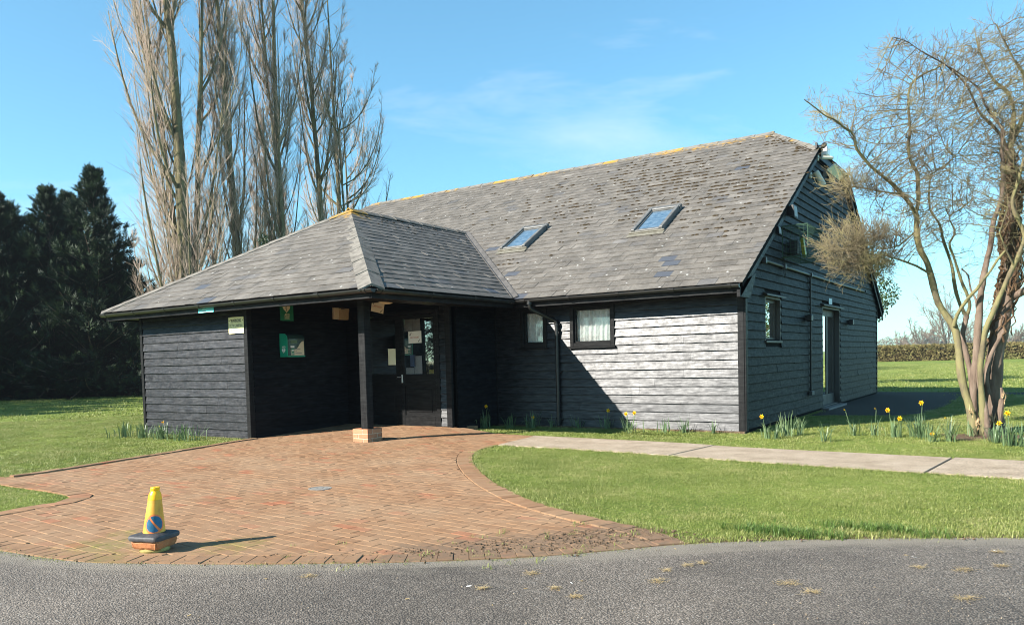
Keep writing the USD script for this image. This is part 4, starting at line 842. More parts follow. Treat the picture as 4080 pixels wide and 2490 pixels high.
# skylights
for (u0, v0, u1, v1) in sky_rect:
    sk = thing_part('skylight')
    R = np.stack([pl_main.t, pl_main.s, pl_main.n], 1)
    def sb(mb, a0, b0, n0, a1, b1, n1, b=0.0): (mb.bbox if b else mb.box)((a0, b0, n0), (a1, b1, n1), *([b] if b else []), R=R, c=pl_main.O)
    mb = MB(); t = 0.075
    sb(mb, u0, v0+0.06, -0.05, u0+t, v1, 0.105, 0.008); sb(mb, u1-t, v0+0.06, -0.05, u1, v1, 0.105, 0.008); sb(mb, u0+t, v0+0.06, -0.05, u1-t, v0+0.06+t, 0.075, 0.006); sb(mb, u0-0.02, v1-0.12, -0.05, u1+0.02, v1, 0.10, 0.01)
    obj('frame', mb, M_skyframe, sk)
    mb = MB(); sb(mb, u0+t+0.002, v0+0.06+t, 0.045, u0+t+0.025, v1-0.12, 0.07); sb(mb, u1-t-0.025, v0+0.06+t, 0.045, u1-t-0.002, v1-0.12, 0.07); sb(mb, u0+t+0.025, v1-0.17, 0.045, u1-t-0.025, v1-0.12, 0.07); obj('sash', mb, M_skyframe, sk)
    mb = MB(); sb(mb, u0+t+0.02, v0+0.06+t-0.01, 0.04, u1-t-0.02, v1-0.13, 0.052); obj('pane', mb, M_skyglass, sk)
    mb = MB(); sb(mb, u0-0.05, v0-0.09, 0.013, u1+0.05, v0+0.07, 0.028, 0.004); sb(mb, u0-0.04, v0+0.02, 0.024, u1+0.04, v0+0.065, 0.055, 0.006); obj('flashing', mb, noisy('flashing_'+str(int(abs(u0)*10)), [(0.3, (0.085, 0.078, 0.058)), (0.7, (0.16, 0.15, 0.12))], (12, 12, 12), rough=0.6), sk)

# moss cushions along the lower edges of the slates, thickest on the right half and below the ridge
mrng = np.random.default_rng(5); mb = MB(); ico = trimesh.creation.icosphere(1, 1.0)
def moss(pl, u, v, r):
    w = ico.vertices*np.array([r*mrng.uniform(0.9, 1.9), r*mrng.uniform(0.6, 1.0), r*0.55]); w = w*(1+0.35*(meshkit.noise(ico.vertices*2.1+mrng.uniform(0, 50, 3))[:, None]-0.5))
    mb.add(pl.O+(u+w[:, 0])[:, None]*pl.t+(v+w[:, 1])[:, None]*pl.s+(0.008+w[:, 2])[:, None]*pl.n, ico.faces)
u0, v0, u1, v1 = P_main.bounds; n = 0
while n < 560:
    u, k = mrng.uniform(-9.5, 0.1), int(mrng.integers(8, 36)); v = k*EX+v0-0.008
    dens = np.exp(-((u+1.9)/2.9)**2)*np.exp(-((v-5.2)/1.9)**2)+0.06
    patch = meshkit.noise(np.array([u*1.1, v*1.1, 3.3]))
    if mrng.random() > dens*(0.25+1.5*max(0, patch-0.42)*2) or not P_main.contains(Point(u, v)) or any(a-0.1 < u < c+0.1 and b-0.1 < v < d+0.1 for a, b, c, d in sky_rect): continue
    for _ in range(int(mrng.integers(1, 4))): moss(pl_main, u+mrng.normal(0, 0.05), v+mrng.normal(0, 0.006), mrng.uniform(0.014, 0.034))
    n += 1
for _ in range(90):
    x = abs(mrng.normal(0, 1.5)); z = mrng.exponential(0.16); p = apex+np.array([0.05+z/0.55, x, -z-0.02]); q = pl_wr.uv(p)
    if P_wr.contains(Point(*q)): moss(pl_wr, q[0], q[1], mrng.uniform(0.008, 0.024))
for _ in range(70):
    y = mrng.uniform(-0.3, 0.4); t_ = mrng.random(); p = np.array([XV, YH, ZH])*(1-t_)+np.array([XRIDGE, RY, RZ])*t_; q = pl_main.uv(p)+np.array([mrng.normal(-0.12, 0.08), mrng.normal(-0.05, 0.06)])
    if P_main.contains(Point(*q)): moss(pl_main, q[0], q[1], mrng.uniform(0.012, 0.03))
obj('moss', mb, M_moss, roof, kind='stuff')
# ================================================================== things fixed to the hall
# emergency sign and cabinet in the porch (on the wall x = -7.57, facing +x; seen reading along +y)
def heart(scale, k=40):
    t = np.linspace(0, 2*np.pi, k, endpoint=False)
    x = 16*np.sin(t)**3; y = 13*np.cos(t)-5*np.cos(2*t)-2*np.cos(3*t)-np.cos(4*t)
    return Polygon(np.stack([x, y], 1)/17*scale)
BOLT = np.array([(0.15, 1.0), (-0.55, -0.05), (-0.05, -0.05), (-0.22, -0.62), (-0.42, -0.58), (-0.12, -1.05), (0.22, -0.68), (0.04, -0.66), (0.22, 0.16), (-0.18, 0.16), (0.38, 1.0)])
def plate(poly, c, td, ud, nd, t, m, name, parent, **k):
    g = getattr(poly, 'geoms', [poly]); mb = MB(); c, td, ud, nd = (np.array(a, float) for a in (c, td, ud, nd))
    for q in g:
        e = trimesh.creation.extrude_polygon(q, t, engine='earcut'); v = e.vertices
        f = e.faces if np.cross(td, ud)@nd > 0 else e.faces[:, ::-1]
        mb.add(c+np.outer(v[:, 0], td)+np.outer(v[:, 1], ud)+np.outer(v[:, 2], nd), f)
    return obj(name, mb, m, parent, **k)
TY, UZ, NX = (0, 1, 0), (0, 0, 1), (1, 0, 0)
aed = thing('defibrillator_sign', 'green sign with a cream heart and lettering high on the porch wall', 'sign')
c = np.array([-7.535, -2.885, 2.265])
plate(sbox(-0.148, -0.16, 0.148, 0.16).buffer(0.004), c, TY, UZ, NX, 0.006, M_green, 'panel', aed)
plate(heart(0.088).difference(shapely.affinity.scale(Polygon(BOLT), 0.05, 0.052, origin=(0, 0))), c+[0.0062, -0.005, 0.062], TY, UZ, NX, 0.0012, M_signcream, 'heart_symbol', aed)
wall_text('AED', 0.038, c+[0.0062, 0.004, -0.055], TY, NX, M_signcream, aed, True, width=0.115)
for k, (w_, z_) in enumerate(((0.125, -0.088), (0.085, -0.105), (0.125, -0.124))): plate(sbox(-w_/2, -0.0035, w_/2, 0.0035), c+[0.0062, 0.004, z_], TY, UZ, NX, 0.001, M_signcream, 'text_line', aed)
cab = thing('defibrillator_cabinet', 'green defibrillator cabinet with a dark clear cover on the porch wall', 'cabinet')
# profile seen from the side (depth, height): rounded top front
a = np.linspace(np.pi/2, 0, 9); prof = [(0, -0.215), (0.20, -0.215)] + [(0.10+0.10*np.cos(x), 0.11+0.10*np.sin(x)) for x in a[::-1]] + [(0, 0.21)]
def profile_solid(prof, y0, y1, base):
    m = trimesh.creation.extrude_polygon(Polygon(prof), y1-y0, engine='earcut'); v = m.vertices
    return (np.stack([base[0]+v[:, 0], base[1]+y0+v[:, 2], base[2]+v[:, 1]], 1), m.faces)
cb = np.array([-7.538, -2.92, 1.652])
def flipped(m): return (m[0], np.asarray(m[1])[:, ::-1])
obj('body', profile_solid(prof, -0.15, -0.135, cb), M_greenbox, cab)
inner = [(x*0.985, z*0.99) for x, z in prof]
obj('cover', profile_solid(inner, -0.134, 0.255, cb), M_smoke, cab)
obj('frame', profile_solid([(0.0, -0.216), (0.204, -0.216), (0.204, -0.197), (0, -0.197)], -0.152, 0.26, cb), M_greenbox, cab)
ck = cb+np.array([0.0, -0.115, 0.0])
curve = [(0.05, -0.185), (0.355, -0.185), (0.355, 0.075)] + [(0.355-0.24*t_, 0.075-0.155*(1/(1+math.exp(-9*(t_-0.45))))) for t_ in np.linspace(0, 1, 12)] + [(0.05, -0.08)]
plate(Polygon(curve).buffer(0), ck+[0.198, 0, 0], TY, UZ, NX, 0.003, M_paperwarm, 'label_panel', cab)
plate(sbox(0.06, -0.18, 0.125, -0.062), ck+[0.2013, 0, 0], TY, UZ, NX, 0.001, M_green, 'label_green', cab)
plate(heart(0.026), ck+[0.2025, 0.093, -0.10], TY, UZ, NX, 0.001, M_paper, 'heart_symbol', cab); wall_text('AED', 0.02, ck+[0.2025, 0.093, -0.155], TY, NX, M_paper, cab, True, width=0.05)
plate(sbox(0.045, -0.05, 0.13, -0.012), ck+[0.2013, 0, 0], TY, UZ, NX, 0.001, M_paper, 'label_strip', cab)
for z_, y0_, y1_ in ((-0.075, 0.15, 0.27), (-0.105, 0.155, 0.185), (-0.15, 0.15, 0.30)): plate(sbox(y0_, z_-0.006, y1_, z_+0.006), ck+[0.2015, 0, 0], TY, UZ, NX, 0.001, M_grey, 'text_line', cab)
plate(sbox(0.05, 0.03, 0.20, 0.09), ck+[0.198, 0, 0], TY, UZ, NX, 0.003, plain('cabinet_unit', (0.10, 0.15, 0.09), 0.4), 'unit', cab)
# side face of the cabinet (towards the lawn): lettering
sd = cb+np.array([0.11, -0.151, 0.0])
plate(heart(0.05).difference(shapely.affinity.scale(Polygon(BOLT), 0.028, 0.03, origin=(0, 0))), sd+[-0.005, 0, -0.10], (1, 0, 0), UZ, (0, -1, 0), 0.001, M_paper, 'heart_symbol', cab)
wall_text('AED', 0.03, sd+[0, 0, -0.035], (1, 0, 0), (0, -1, 0), M_paper, cab, True, width=0.085)
bx = thing('wall_box', 'beige rectangular box on the porch wall left of the post', 'box')
mb = MB(); mb.bbox((-7.535, -1.76, 2.16), (-7.47, -1.64, 2.385), 0.006); obj('side_cover', mb, M_cream, bx)
mb = MB(); mb.bbox((-7.535, -1.635, 2.155), (-7.455, -1.27, 2.38), 0.008); obj('body', mb, M_beige, bx)
mb = MB(); mb.box((-7.4545, -1.60, 2.355), (-7.4535, -1.50, 2.368)); obj('mark', mb, M_ink, bx)
# ceiling lamps
def dome_lamp(x, y, label):
    t = thing('porch_lamp', label, 'lamp', (x, y, 2.384), group='round lamps on the porch ceiling')
    mb = MB(); a = np.linspace(0, np.pi/2, 9); mb.lathe([(0.15*np.sin(q), -0.085*np.cos(q)-0.012) for q in a]+[(0.0, -0.012)], sides=36); obj('diffuser', mb, M_cream, t, smooth=50)
    mb = MB(); mb.lathe([(0, -0.016), (0.16, -0.016), (0.16, -0.001), (0, -0.001)], sides=36); obj('base', mb, M_grey, t)
dome_lamp(-5.36, -2.56, 'round cream ceiling lamp behind the tilted card in the porch')
lp = onplane(1397/1.6558, 1190/1.6558, 2, 2.30); dome_lamp(lp[0], lp[1], 'round cream ceiling lamp just left of the porch post')
# signs on the wing front
cs = thing('camera_warning_sign', 'pale yellow warning sign on the boards left of the porch', 'sign')
c = np.array([-7.835, -3.762, 2.015]); TX, NY = (1, 0, 0), (0, -1, 0)
plate(sbox(-0.2, -0.135, 0.2, 0.135).buffer(0.010), c, TX, UZ, NY, 0.004, M_signyellow, 'panel', cs)
wall_text('WARNING', 0.046, c+[0, -0.0045, 0.085], TX, NY, M_ink, cs, True, width=0.29); plate(sbox(-0.15, -0.003, 0.15, 0.003), c+[0, -0.0045, 0.052], TX, UZ, NY, 0.001, M_ink, 'underline', cs)
wall_text('CCTV CAMERAS', 0.05, c+[0, -0.0045, -0.005], TX, NY, M_ink, cs, width=0.36)
wall_text('IN OPERATION', 0.036, c+[0, -0.0045, -0.085], TX, NY, plain('faded_ink', (0.45, 0.42, 0.25), 0.6), cs, width=0.30)  # pale lettering: overexposure on this line is put into the ink colour
for sx in (-0.185, 0.185): plate(Point(sx, 0.085).buffer(0.009), c+[0, -0.0045, 0], TX, UZ, NY, 0.002, M_ink, 'screw', cs)
ts = thing('fascia_sign', 'small teal sign under the wing gutter', 'sign')
c = np.array([-8.08, -4.1845, 2.295])
plate(sbox(-0.22, -0.058, 0.22, 0.058), c, TX, UZ, NY, 0.003, M_teal, 'panel', ts)
for x0, x1, z0, z1 in ((-0.17, -0.03, 0.012, 0.04), (0.0, 0.16, 0.018, 0.04), (-0.2, 0.2, -0.056, -0.046), (-0.12, 0.05, -0.02, -0.008), (0.07, 0.19, -0.02, -0.012), (-0.2, 0.2, 0.045, 0.054)): plate(sbox(x0, z0, x1, z1), c+[0, -0.0032, 0], TX, UZ, NY, 0.001, M_paleteal, 'pale_band', ts)
# gable: conduit, wall lamps, notice, cage with a beacon, floodlights, cameras
mb = MB(); n = 0.055
mb.tube([W_gab.p(0.95, n, 2.86), W_gab.p(4.2, n, 2.855), W_gab.p(7.5, n, 2.852), W_gab.p(10.3, n, 2.865)], 0.022, 8); cd_ = obj('conduit', mb, M_conduit, hall)
mb = MB(); mb.tube([W_gab.p(4.235, n, 2.845), W_gab.p(4.235, n, 1.6), W_gab.p(4.235, n, 0.46)], 0.019, 8); obj('pipe', mb, M_iron, cd_)
mb = MB()
for s_, z_, h_ in ((0.95, 2.86, 0.05), (2.2, 2.858, 0.045), (4.235, 2.855, 0.04), (10.32, 2.865, 0.03)): W_gab.box(mb, s_-h_*0.8, s_+h_*0.8, 0.03, 0.10, z_-h_, z_+h_, b=0.004)
W_gab.box(mb, 4.12, 4.34, 0.03, 0.10, 0.40, 0.48, b=0.006); obj('junction_box', mb, M_conduit, cd_)
mb = MB(); mb.tube([W_gab.p(2.18, 0.06, 3.05), W_gab.p(2.19, 0.07, 2.95), W_gab.p(2.21, 0.06, 2.86), W_gab.p(2.26, 0.07, 2.72), W_gab.p(2.20, 0.08, 2.66), W_gab.p(2.16, 0.07, 2.74), W_gab.p(2.19, 0.06, 2.85)], 0.007, 5); obj('cable', mb, M_iron, cd_)
def wall_lamp(s_, z_, label):
    t = thing('wall_lamp', label, 'lamp', (0.03, s_, z_), group='black wall lamps either side of the gable door')
    mb = MB(); mb.bbox((0, -0.06, -0.055), (0.03, 0.06, 0.055), 0.004); obj('back_plate', mb, M_iron, t)
    mb = MB(); mb.bbox((0.03, -0.075, -0.065), (0.13, 0.075, 0.06), 0.008); obj('body', mb, M_iron, t)
    mb = MB(); mb.lathe([(0.0, -0.075), (0.045, -0.075), (0.055, -0.066), (0.0, -0.066)], (0.08, 0, 0), 16); mb.lathe([(0.0, 0.06), (0.055, 0.06), (0.045, 0.07), (0.0, 0.07)], (0.08, 0, 0), 16); obj('glass', mb, M_smoke, t)
wall_lamp(3.93, 1.97, 'small black wall lamp between the pipe and the gable window'); wall_lamp(8.2, 1.99, 'small black wall lamp right of the gable door')
nt = thing('gable_notice', 'small pale notice above the gable door', 'notice'); mb = MB(); W_gab.box(mb, 6.03, 6.36, 0.036, 0.04, 2.345, 2.475); obj('sheet', mb, plain('pale_blue_notice', (0.34, 0.40, 0.42), 0.5), nt)
cg = thing('wire_cage', 'green wire cage standing off the gable boards', 'cage')
x0, x1, y0, y1, z0, z1 = 0.06, 0.50, 2.12, 3.42, 3.02, 3.58
def wires(lines, r=0.0026):
    P = np.array(lines, float); return tubes(P, np.full(P.shape[:2], r), 4)
ln = []
for y in np.linspace(y0, y1, 17): ln += [[(x1, y, z0), (x1, y, z1)], [(x0, y, z0), (x1, y, z0)], [(x0, y, z1), (x1, y, z1)]]
for z in np.linspace(z0, z1, 9): ln += [[(x1, y0, z), (x1, y1, z)], [(x0, y0, z), (x1, y0, z)], [(x0, y1, z), (x1, y1, z)]]
for x in np.linspace(x0, x1, 7): ln += [[(x, y0, z0), (x, y1, z0)], [(x, y0, z1), (x, y1, z1)], [(x, y0, z0), (x, y0, z1)], [(x, y1, z0), (x, y1, z1)]]
obj('mesh', wires(ln), M_wire, cg)
e = [[(x, y, z0), (x, y, z1)] for x in (x0, x1) for y in (y0, y1)]+[[(x, y0, z), (x, y1, z)] for x in (x0, x1) for z in (z0, z1)]+[[(x0, y, z), (x1, y, z)] for y in (y0, y1) for z in (z0, z1)]
obj('frame', wires(e, 0.008), M_wire, cg)
bc = thing('caged_light', 'dark lamp with a yellow strip inside the wire cage', 'lamp')
mb = MB(); mb.bbox((0.05, 2.62, 3.12), (0.20, 2.86, 3.38), 0.01); obj('housing', mb, M_iron, bc)
mb = MB(); R = np.array(trimesh.transformations.rotation_matrix(0.55, [1, 0, 0]))[:3, :3]; mb.bbox((-0.03, -0.05, -0.19), (0.03, 0.05, 0.19), 0.008, R=R, c=(0.25, 2.86, 3.25)); obj('strip', mb, M_beacon, bc)
def floodlight(s_, z_, label, sc=1.0):
    t = thing('floodlight', label, 'floodlight', (0.04, s_, z_), group='black floodlights near the gable verge')
    v = np.array([[0.02, -0.10, 0.09], [0.17, -0.13, 0.12], [0.17, 0.13, 0.12], [0.02, 0.10, 0.09], [0.02, -0.10, -0.05], [0.19, -0.13, -0.10], [0.19, 0.13, -0.10], [0.02, 0.10, -0.05]])*sc
    obj('housing', (v, [[0, 3, 2, 1], [4, 5, 6, 7], [0, 1, 5, 4], [2, 3, 7, 6], [0, 4, 7, 3], [1, 2, 6, 5]]), M_iron, t)
    mb = MB(); vv = np.array([[0.172, -0.11, 0.10], [0.172, 0.11, 0.10], [0.190, 0.11, -0.085], [0.190, -0.11, -0.085]])*sc; mb.add(np.vstack([vv, vv+[0.006, 0, 0]]), [[4, 7, 6, 5], [0, 1, 5, 4], [1, 2, 6, 5], [2, 3, 7, 6], [3, 0, 4, 7]]); obj('lens', mb, M_grey, t)
    mb = MB(); mb.box((0.0, -0.03*sc, -0.03*sc), (0.03, 0.03*sc, 0.05*sc)); obj('bracket', mb, M_iron, t)
floodlight(2.42, 3.86, 'black floodlight on the boards above the wire cage'); floodlight(1.62, 3.43, 'small black floodlight by the verge left of the wire cage', 0.6)
def camera_unit(base, d, label, L=0.26, r=0.045, m=M_offwhite):
    t = thing('security_camera', label, 'camera'); d = norm(d); base = np.array(base, float); c0 = base+np.array([0.13, 0, -0.02]); F = frame_to(d)
    mb = MB(); mb.lathe([(0, -0.02), (r, -0.02), (r*1.05, 0.02), (r*1.05, L-0.02), (r*0.9, L), (0, L)], c0-d*0.06, 20, axis=d); obj('body', mb, m, t, smooth=40)
    mb = MB(); mb.lathe([(0, L+0.0005), (r*0.75, L+0.0005), (r*0.75, L+0.004), (0, L+0.004)], c0-d*0.06, 20, axis=d); obj('lens', mb, M_ink, t)
    mb = MB(); mb.bbox(base+[-0.03, -0.05, -0.06], base+[0.01, 0.05, 0.06], 0.005); mb.tube([base, c0], 0.018, 8); obj('bracket', mb, m, t)
camera_unit((0.05, 4.36, 4.90), (0.35, 0.30, -0.75), 'white security camera pointing down under the half hip', 0.30, 0.062)
camera_unit((0.10, 4.80, 5.33), (0.62, 0.75, 0.02), 'white bullet camera sticking out under the half hip verge', 0.26, 0.034)
camera_unit((0.10, 4.72, 5.56), (0.3, -0.8, -0.05), 'black camera at the corner of the half hip eaves', 0.16, 0.05, M_iron)
jb = thing('junction_box', 'white box at the corner of the half hip eaves', 'box'); mb = MB(); mb.bbox((0.12, 4.96, 5.40), (0.24, 5.28, 5.60), 0.01); obj('body', mb, M_white, jb)
mb = MB(); mb.bbox((0.235, 5.0, 5.42), (0.25, 5.24, 5.58), 0.004); obj('lid', mb, M_white, jb)
pn = thing('white_panel', 'panel below the half hip, its white standing in for a sunlit patch, with a grey end', 'panel')  # the white colour stands in for a sunlit patch under the half hip
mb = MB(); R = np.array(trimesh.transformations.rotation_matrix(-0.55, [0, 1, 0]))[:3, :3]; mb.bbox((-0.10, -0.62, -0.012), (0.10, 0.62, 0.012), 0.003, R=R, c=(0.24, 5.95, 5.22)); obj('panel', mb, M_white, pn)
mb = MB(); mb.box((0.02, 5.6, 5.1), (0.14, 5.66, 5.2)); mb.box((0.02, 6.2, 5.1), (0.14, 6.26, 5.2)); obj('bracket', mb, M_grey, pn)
# ================================================================== ground
def sheet(poly, z, mb=None, tone=None, zf=None):
    mb = mb or MB()
    for g in getattr(poly, 'geoms', [poly]):
        if g.area < 1e-5: continue
        v, f = trimesh.creation.triangulate_polygon(g, engine='earcut'); v = np.array(v)
        zz = np.full(len(v), z) if zf is None else z+zf(v)
        V = np.column_stack([v, zz]); nn = np.cross(V[f[:, 1]]-V[f[:, 0]], V[f[:, 2]]-V[f[:, 0]])[:, 2]
        f = np.where((nn < 0)[:, None], f[:, ::-1], f); mb.add(V, f, tone)
    return mb
def smooth_line(pts, n=8):
    p = np.array(pts, float); t = np.arange(len(p)); tt = np.linspace(0, len(p)-1, (len(p)-1)*n+1)
    from scipy.interpolate import PchipInterpolator
    return np.stack([PchipInterpolator(t, p[:, 0])(tt), PchipInterpolator(t, p[:, 1])(tt)], 1)
obj('lawn', (np.array([[-2500, -2500, 0], [2500, -2500, 0], [2500, 2500, 0], [-2500, 2500, 0.0]]), [[0, 1, 2, 3]]), M_turf, kind='structure')
# edge of the asphalt, left to right
ASPH = smooth_line([(-30, -17.0), (-12, -12.2), (-6.5, -10.75), (-4.0, -10.3), (-2.6, -10.03), (-2.168, -9.968), (-1.884, -9.941), (-1.571, -9.892), (-1.345, -9.837), (-1.073, -9.706), (-0.852, -9.603), (-0.501, -9.429), (-0.205, -9.265),
    (0.088, -9.087), (0.421, -8.886), (0.814, -8.612), (1.189, -8.305), (1.543, -7.939), (1.851, -7.59), (2.3, -7.22), (3.0, -6.77), (3.842, -6.303), (5.5, -5.5), (9, -4.2), (30, 3.5)])
road_poly = Polygon(list(map(tuple, ASPH))+[(60, -30), (20, -60), (-40, -60), (-60, -30)])
edge_line = LineString(ASPH)
# asphalt as a grid of strips so that dust along the edge can be told from the distance to it
brng = np.random.default_rng(3)
def edge_dust(xy): return np.array([max(0.0, 1-edge_line.distance(Point(*p))/0.45) for p in xy])
near = road_poly.intersection(sbox(-7, -13, 7, -3)); mb = MB()
pts = []
for d_ in (0.0, 0.05, 0.12, 0.22, 0.36, 0.55):
    pts += [(d_, edge_line.parallel_offset(d_, 'right') if d_ else edge_line)]
inner_poly = road_poly
prev = road_poly
for a, b in zip((0.0, 0.06, 0.14, 0.26, 0.45), (0.06, 0.14, 0.26, 0.45, 99)):
    inner = road_poly.buffer(-b) if b < 50 else Polygon()
    ring = road_poly.buffer(-a).difference(inner) if a else road_poly.difference(inner)
    for g in getattr(ring, 'geoms', [ring]):
        v, f = trimesh.creation.triangulate_polygon(g, engine='earcut'); v = np.array(v)
        V = np.column_stack([v, np.full(len(v), 0.006)]); nn = np.cross(V[f[:, 1]]-V[f[:, 0]], V[f[:, 2]]-V[f[:, 0]])[:, 2]; f = np.where((nn < 0)[:, None], f[:, ::-1], f)
        tn = np.zeros((len(v), 3)); tn[:, 1] = edge_dust(v) if b < 50 else 0; mb.add(V, f, tn)
obj('road', mb, M_asphalt, kind='structure', label='grey asphalt drive in the foreground')

def rise(v):
    """the paving climbs a little to the porch doors"""
    x, y = v[:, 0], v[:, 1]
    return 0.075*np.clip((y+3.7)/2.3, 0, 1)*np.clip((-3.9-x)/1.0, 0, 1)
RIGHT = smooth_line([(-3.05, -1.62), (-2.95, -1.9), (-2.86, -2.6), (-2.80, -3.05), (-2.72, -3.5), (-2.554, -3.907), (-2.107, -4.558), (-1.474, -5.277), (-0.855, -5.883), (-0.374, -6.281), (0.129, -6.651), (0.519, -6.861), (0.927, -7.035), (1.206, -7.145), (1.45, -7.22), (1.80, -7.42), (1.95, -7.55)], 5)
LEFT = smooth_line([(-7.50, -3.74), (-7.41, -4.30), (-7.15, -5.2), (-6.93, -6.1), (-6.72, -7.0), (-6.57, -7.7), (-6.54, -8.1)], 5)
PATCH = [(-6.7, -8.52), (-5.936, -8.461), (-4.942, -8.444), (-4.516, -8.467), (-4.205, -8.533), (-4.05, -8.761), (-4.064, -8.961), (-4.022, -9.271), (-4.0, -9.7), (-4.2, -10.35)]
asph_mid = [tuple(p) for p in ASPH if -4.2 < p[0] < 1.95]
top = [(-7.53, -3.72), (-7.53, -1.40), (-4.78, -1.40), (-4.70, -1.30), (-4.2, -1.42), (-3.6, -1.52), (-3.05, -1.62)]
outline = Polygon([tuple(p) for p in LEFT]+[(-6.9, -8.2), (-9.0, -8.25), (-9.0, -8.62)]+PATCH+asph_mid+[tuple(p) for p in RIGHT[::-1]]+top[::-1]).buffer(0)
if outline.geom_type == 'MultiPolygon': outline = max(outline.geoms, key=lambda g: g.area)
bw = 0.205
right_line, front_line, left_line = LineString(RIGHT), LineString([tuple(p) for p in ASPH if -3.9 < p[0] < 1.90]), LineString(LEFT)
patch_line = LineString(PATCH[1:9])
b_right = right_line.buffer(bw, single_sided=False, cap_style='flat').intersection(outline)
b_front = front_line.buffer(bw, cap_style='flat').intersection(outline).difference(b_right)
b_left = left_line.buffer(0.105, cap_style='flat').intersection(outline)
b_patch = patch_line.buffer(0.21, cap_style='flat').intersection(outline).difference(b_front)
field = outline.difference(unary_union([b_right, b_front, b_left, b_patch]).buffer(0.004))
pier_hole = sbox(-5.34, -3.51, -4.975, -3.145)
field = field.difference(pier_hole)
drain = Point(-2.256, -7.002).buffer(0.125); field = field.difference(drain)
paving = thing('paving', kind='structure', label='red brick paving in front of the porch')
bed = sheet(outline.difference(pier_hole), 0.0055, zf=None)
def densified(poly, z):
    """sheet cut along a coarse grid so that it can follow the rise"""
    mb = MB(); x0, y0, x1, y1 = poly.bounds
    for i in np.arange(math.floor(x0), x1, 0.5):
        for j in np.arange(math.floor(y0), y1, 0.5):
            g = poly.intersection(sbox(i, j, i+0.5, j+0.5))
            for q in getattr(g, 'geoms', [g]):
                if q.geom_type == 'Polygon' and q.area > 1e-5: sheet(q, z, mb, zf=rise)
    return mb
obj('bed', densified(outline.difference(pier_hole), 0.0052), M_sand, paving)
SOIL = Polygon([(0.3, -9.0), (0.9, -8.62), (1.5, -8.02), (2.05, -7.42), (1.92, -7.2), (1.45, -7.18), (1.2, -7.35), (1.0, -7.75), (0.55, -8.25), (0.0, -8.75), (-0.5, -9.1), (-0.9, -9.55)])
MOSSY = [(-1.75, -9.55, 0.45), (-0.9, -9.05, 0.38), (-1.35, -9.75, 0.3), (-2.0, -9.2, 0.25)]
def dirt_at(x, y):
    p = Point(x, y); ds = SOIL.distance(p); de = front_line.distance(p)
    a = 0.36*max(0, 1-ds/0.3)*(0.3 if x < 0.3 else 1.0)
    b = 0.17*max(0, 1-de/0.28)
    return min(0.5, max(a, b)+0.05)
def green_at(x, y):
    g = max([0.0]+[0.55*math.exp(-((x-a)**2+(y-b)**2)/(r*r)) for a, b, r in MOSSY])
    return max(g, 0.20*math.exp(-((x+5.0)**2+(y+7.6)**2)/0.9))
ppool = []
def paver(poly, zt, bevel=0.0028, tone=None, tilt=0.0009):
    """one block: a flat top with a worn arris, and sides"""
    c = np.array(poly.exterior.coords)[:-1]
    if not poly.exterior.is_ccw: c = c[::-1]
    c = c[np.linalg.norm(np.diff(np.vstack([c, c[:1]]), axis=0), axis=1) > 0.004]
    if len(c) < 3: return
    m = c.mean(0); n = len(c)
    ins = m+(c-m)*(1-2*bevel/np.maximum(np.linalg.norm(c-m, axis=1), 0.02)*0.8)[:, None]
    base = rise(np.array([m]))[0]+(rise(c)-rise(np.array([m]))[0]); ta, tb = brng.normal(0, tilt, 2)*12
    f_ = lambda q: (q-m)@np.array([ta, tb])*0.9
    z1 = zt+base+f_(c)
    V = np.vstack([np.column_stack([ins, z1]), np.column_stack([c, z1-bevel*0.75]), np.column_stack([c, np.full(n, -0.02)])])
    F = [[0, i, i+1] for i in range(1, n-1)]
    for i in range(n):
        j = (i+1) % n; F += [[i, n+i, n+j], [i, n+j, j], [n+i, 2*n+i, 2*n+j], [n+i, 2*n+j, n+j]]
    tn = np.zeros((len(V), 3)); tn[:, 0] = brng.random() if tone is None else tone
    tn[:, 1] = [dirt_at(*p[:2]) for p in V]; tn[:, 2] = [green_at(*p[:2]) for p in V]
    ppool.append((np.linalg.norm(np.array([m[0], m[1], 0])-CAM), V, np.array(F), tn))
th = math.radians(-4.0); cs_, sn_ = math.cos(th), math.sin(th)
def rot(x, y): return (cs_*x-sn_*y, sn_*x+cs_*y)
BL, BW_, JT = 0.2, 0.1, 0.0035
fprep = shapely.prepared.prep(field); xr = np.arange(-10, 4, BL)
rowjit = np.random.default_rng(2)
for r in range(-120, 30):
    off = (r*0.335 % 1)*BL+rowjit.normal(0, 0.004); wob = rowjit.normal(0, 0.0012)
    for x in xr:
        a0, a1, b0, b1 = x+off+JT/2, x+off+BL-JT/2+rowjit.normal(0, 0.001), r*BW_+JT/2+wob, (r+1)*BW_-JT/2+wob
        q = Polygon([rot(a0, b0), rot(a1, b0), rot(a1, b1), rot(a0, b1)])
        if not fprep.intersects(q): continue
        if not fprep.contains(q):
            q = q.intersection(field)
            if q.geom_type in ('MultiPolygon', 'GeometryCollection'): q = max(q.geoms, key=lambda g: g.area)
            if q.geom_type != 'Polygon' or q.area < 0.002: continue
            q = q.simplify(0.003)
        paver(q, 0.0125+rowjit.normal(0, 0.0008))
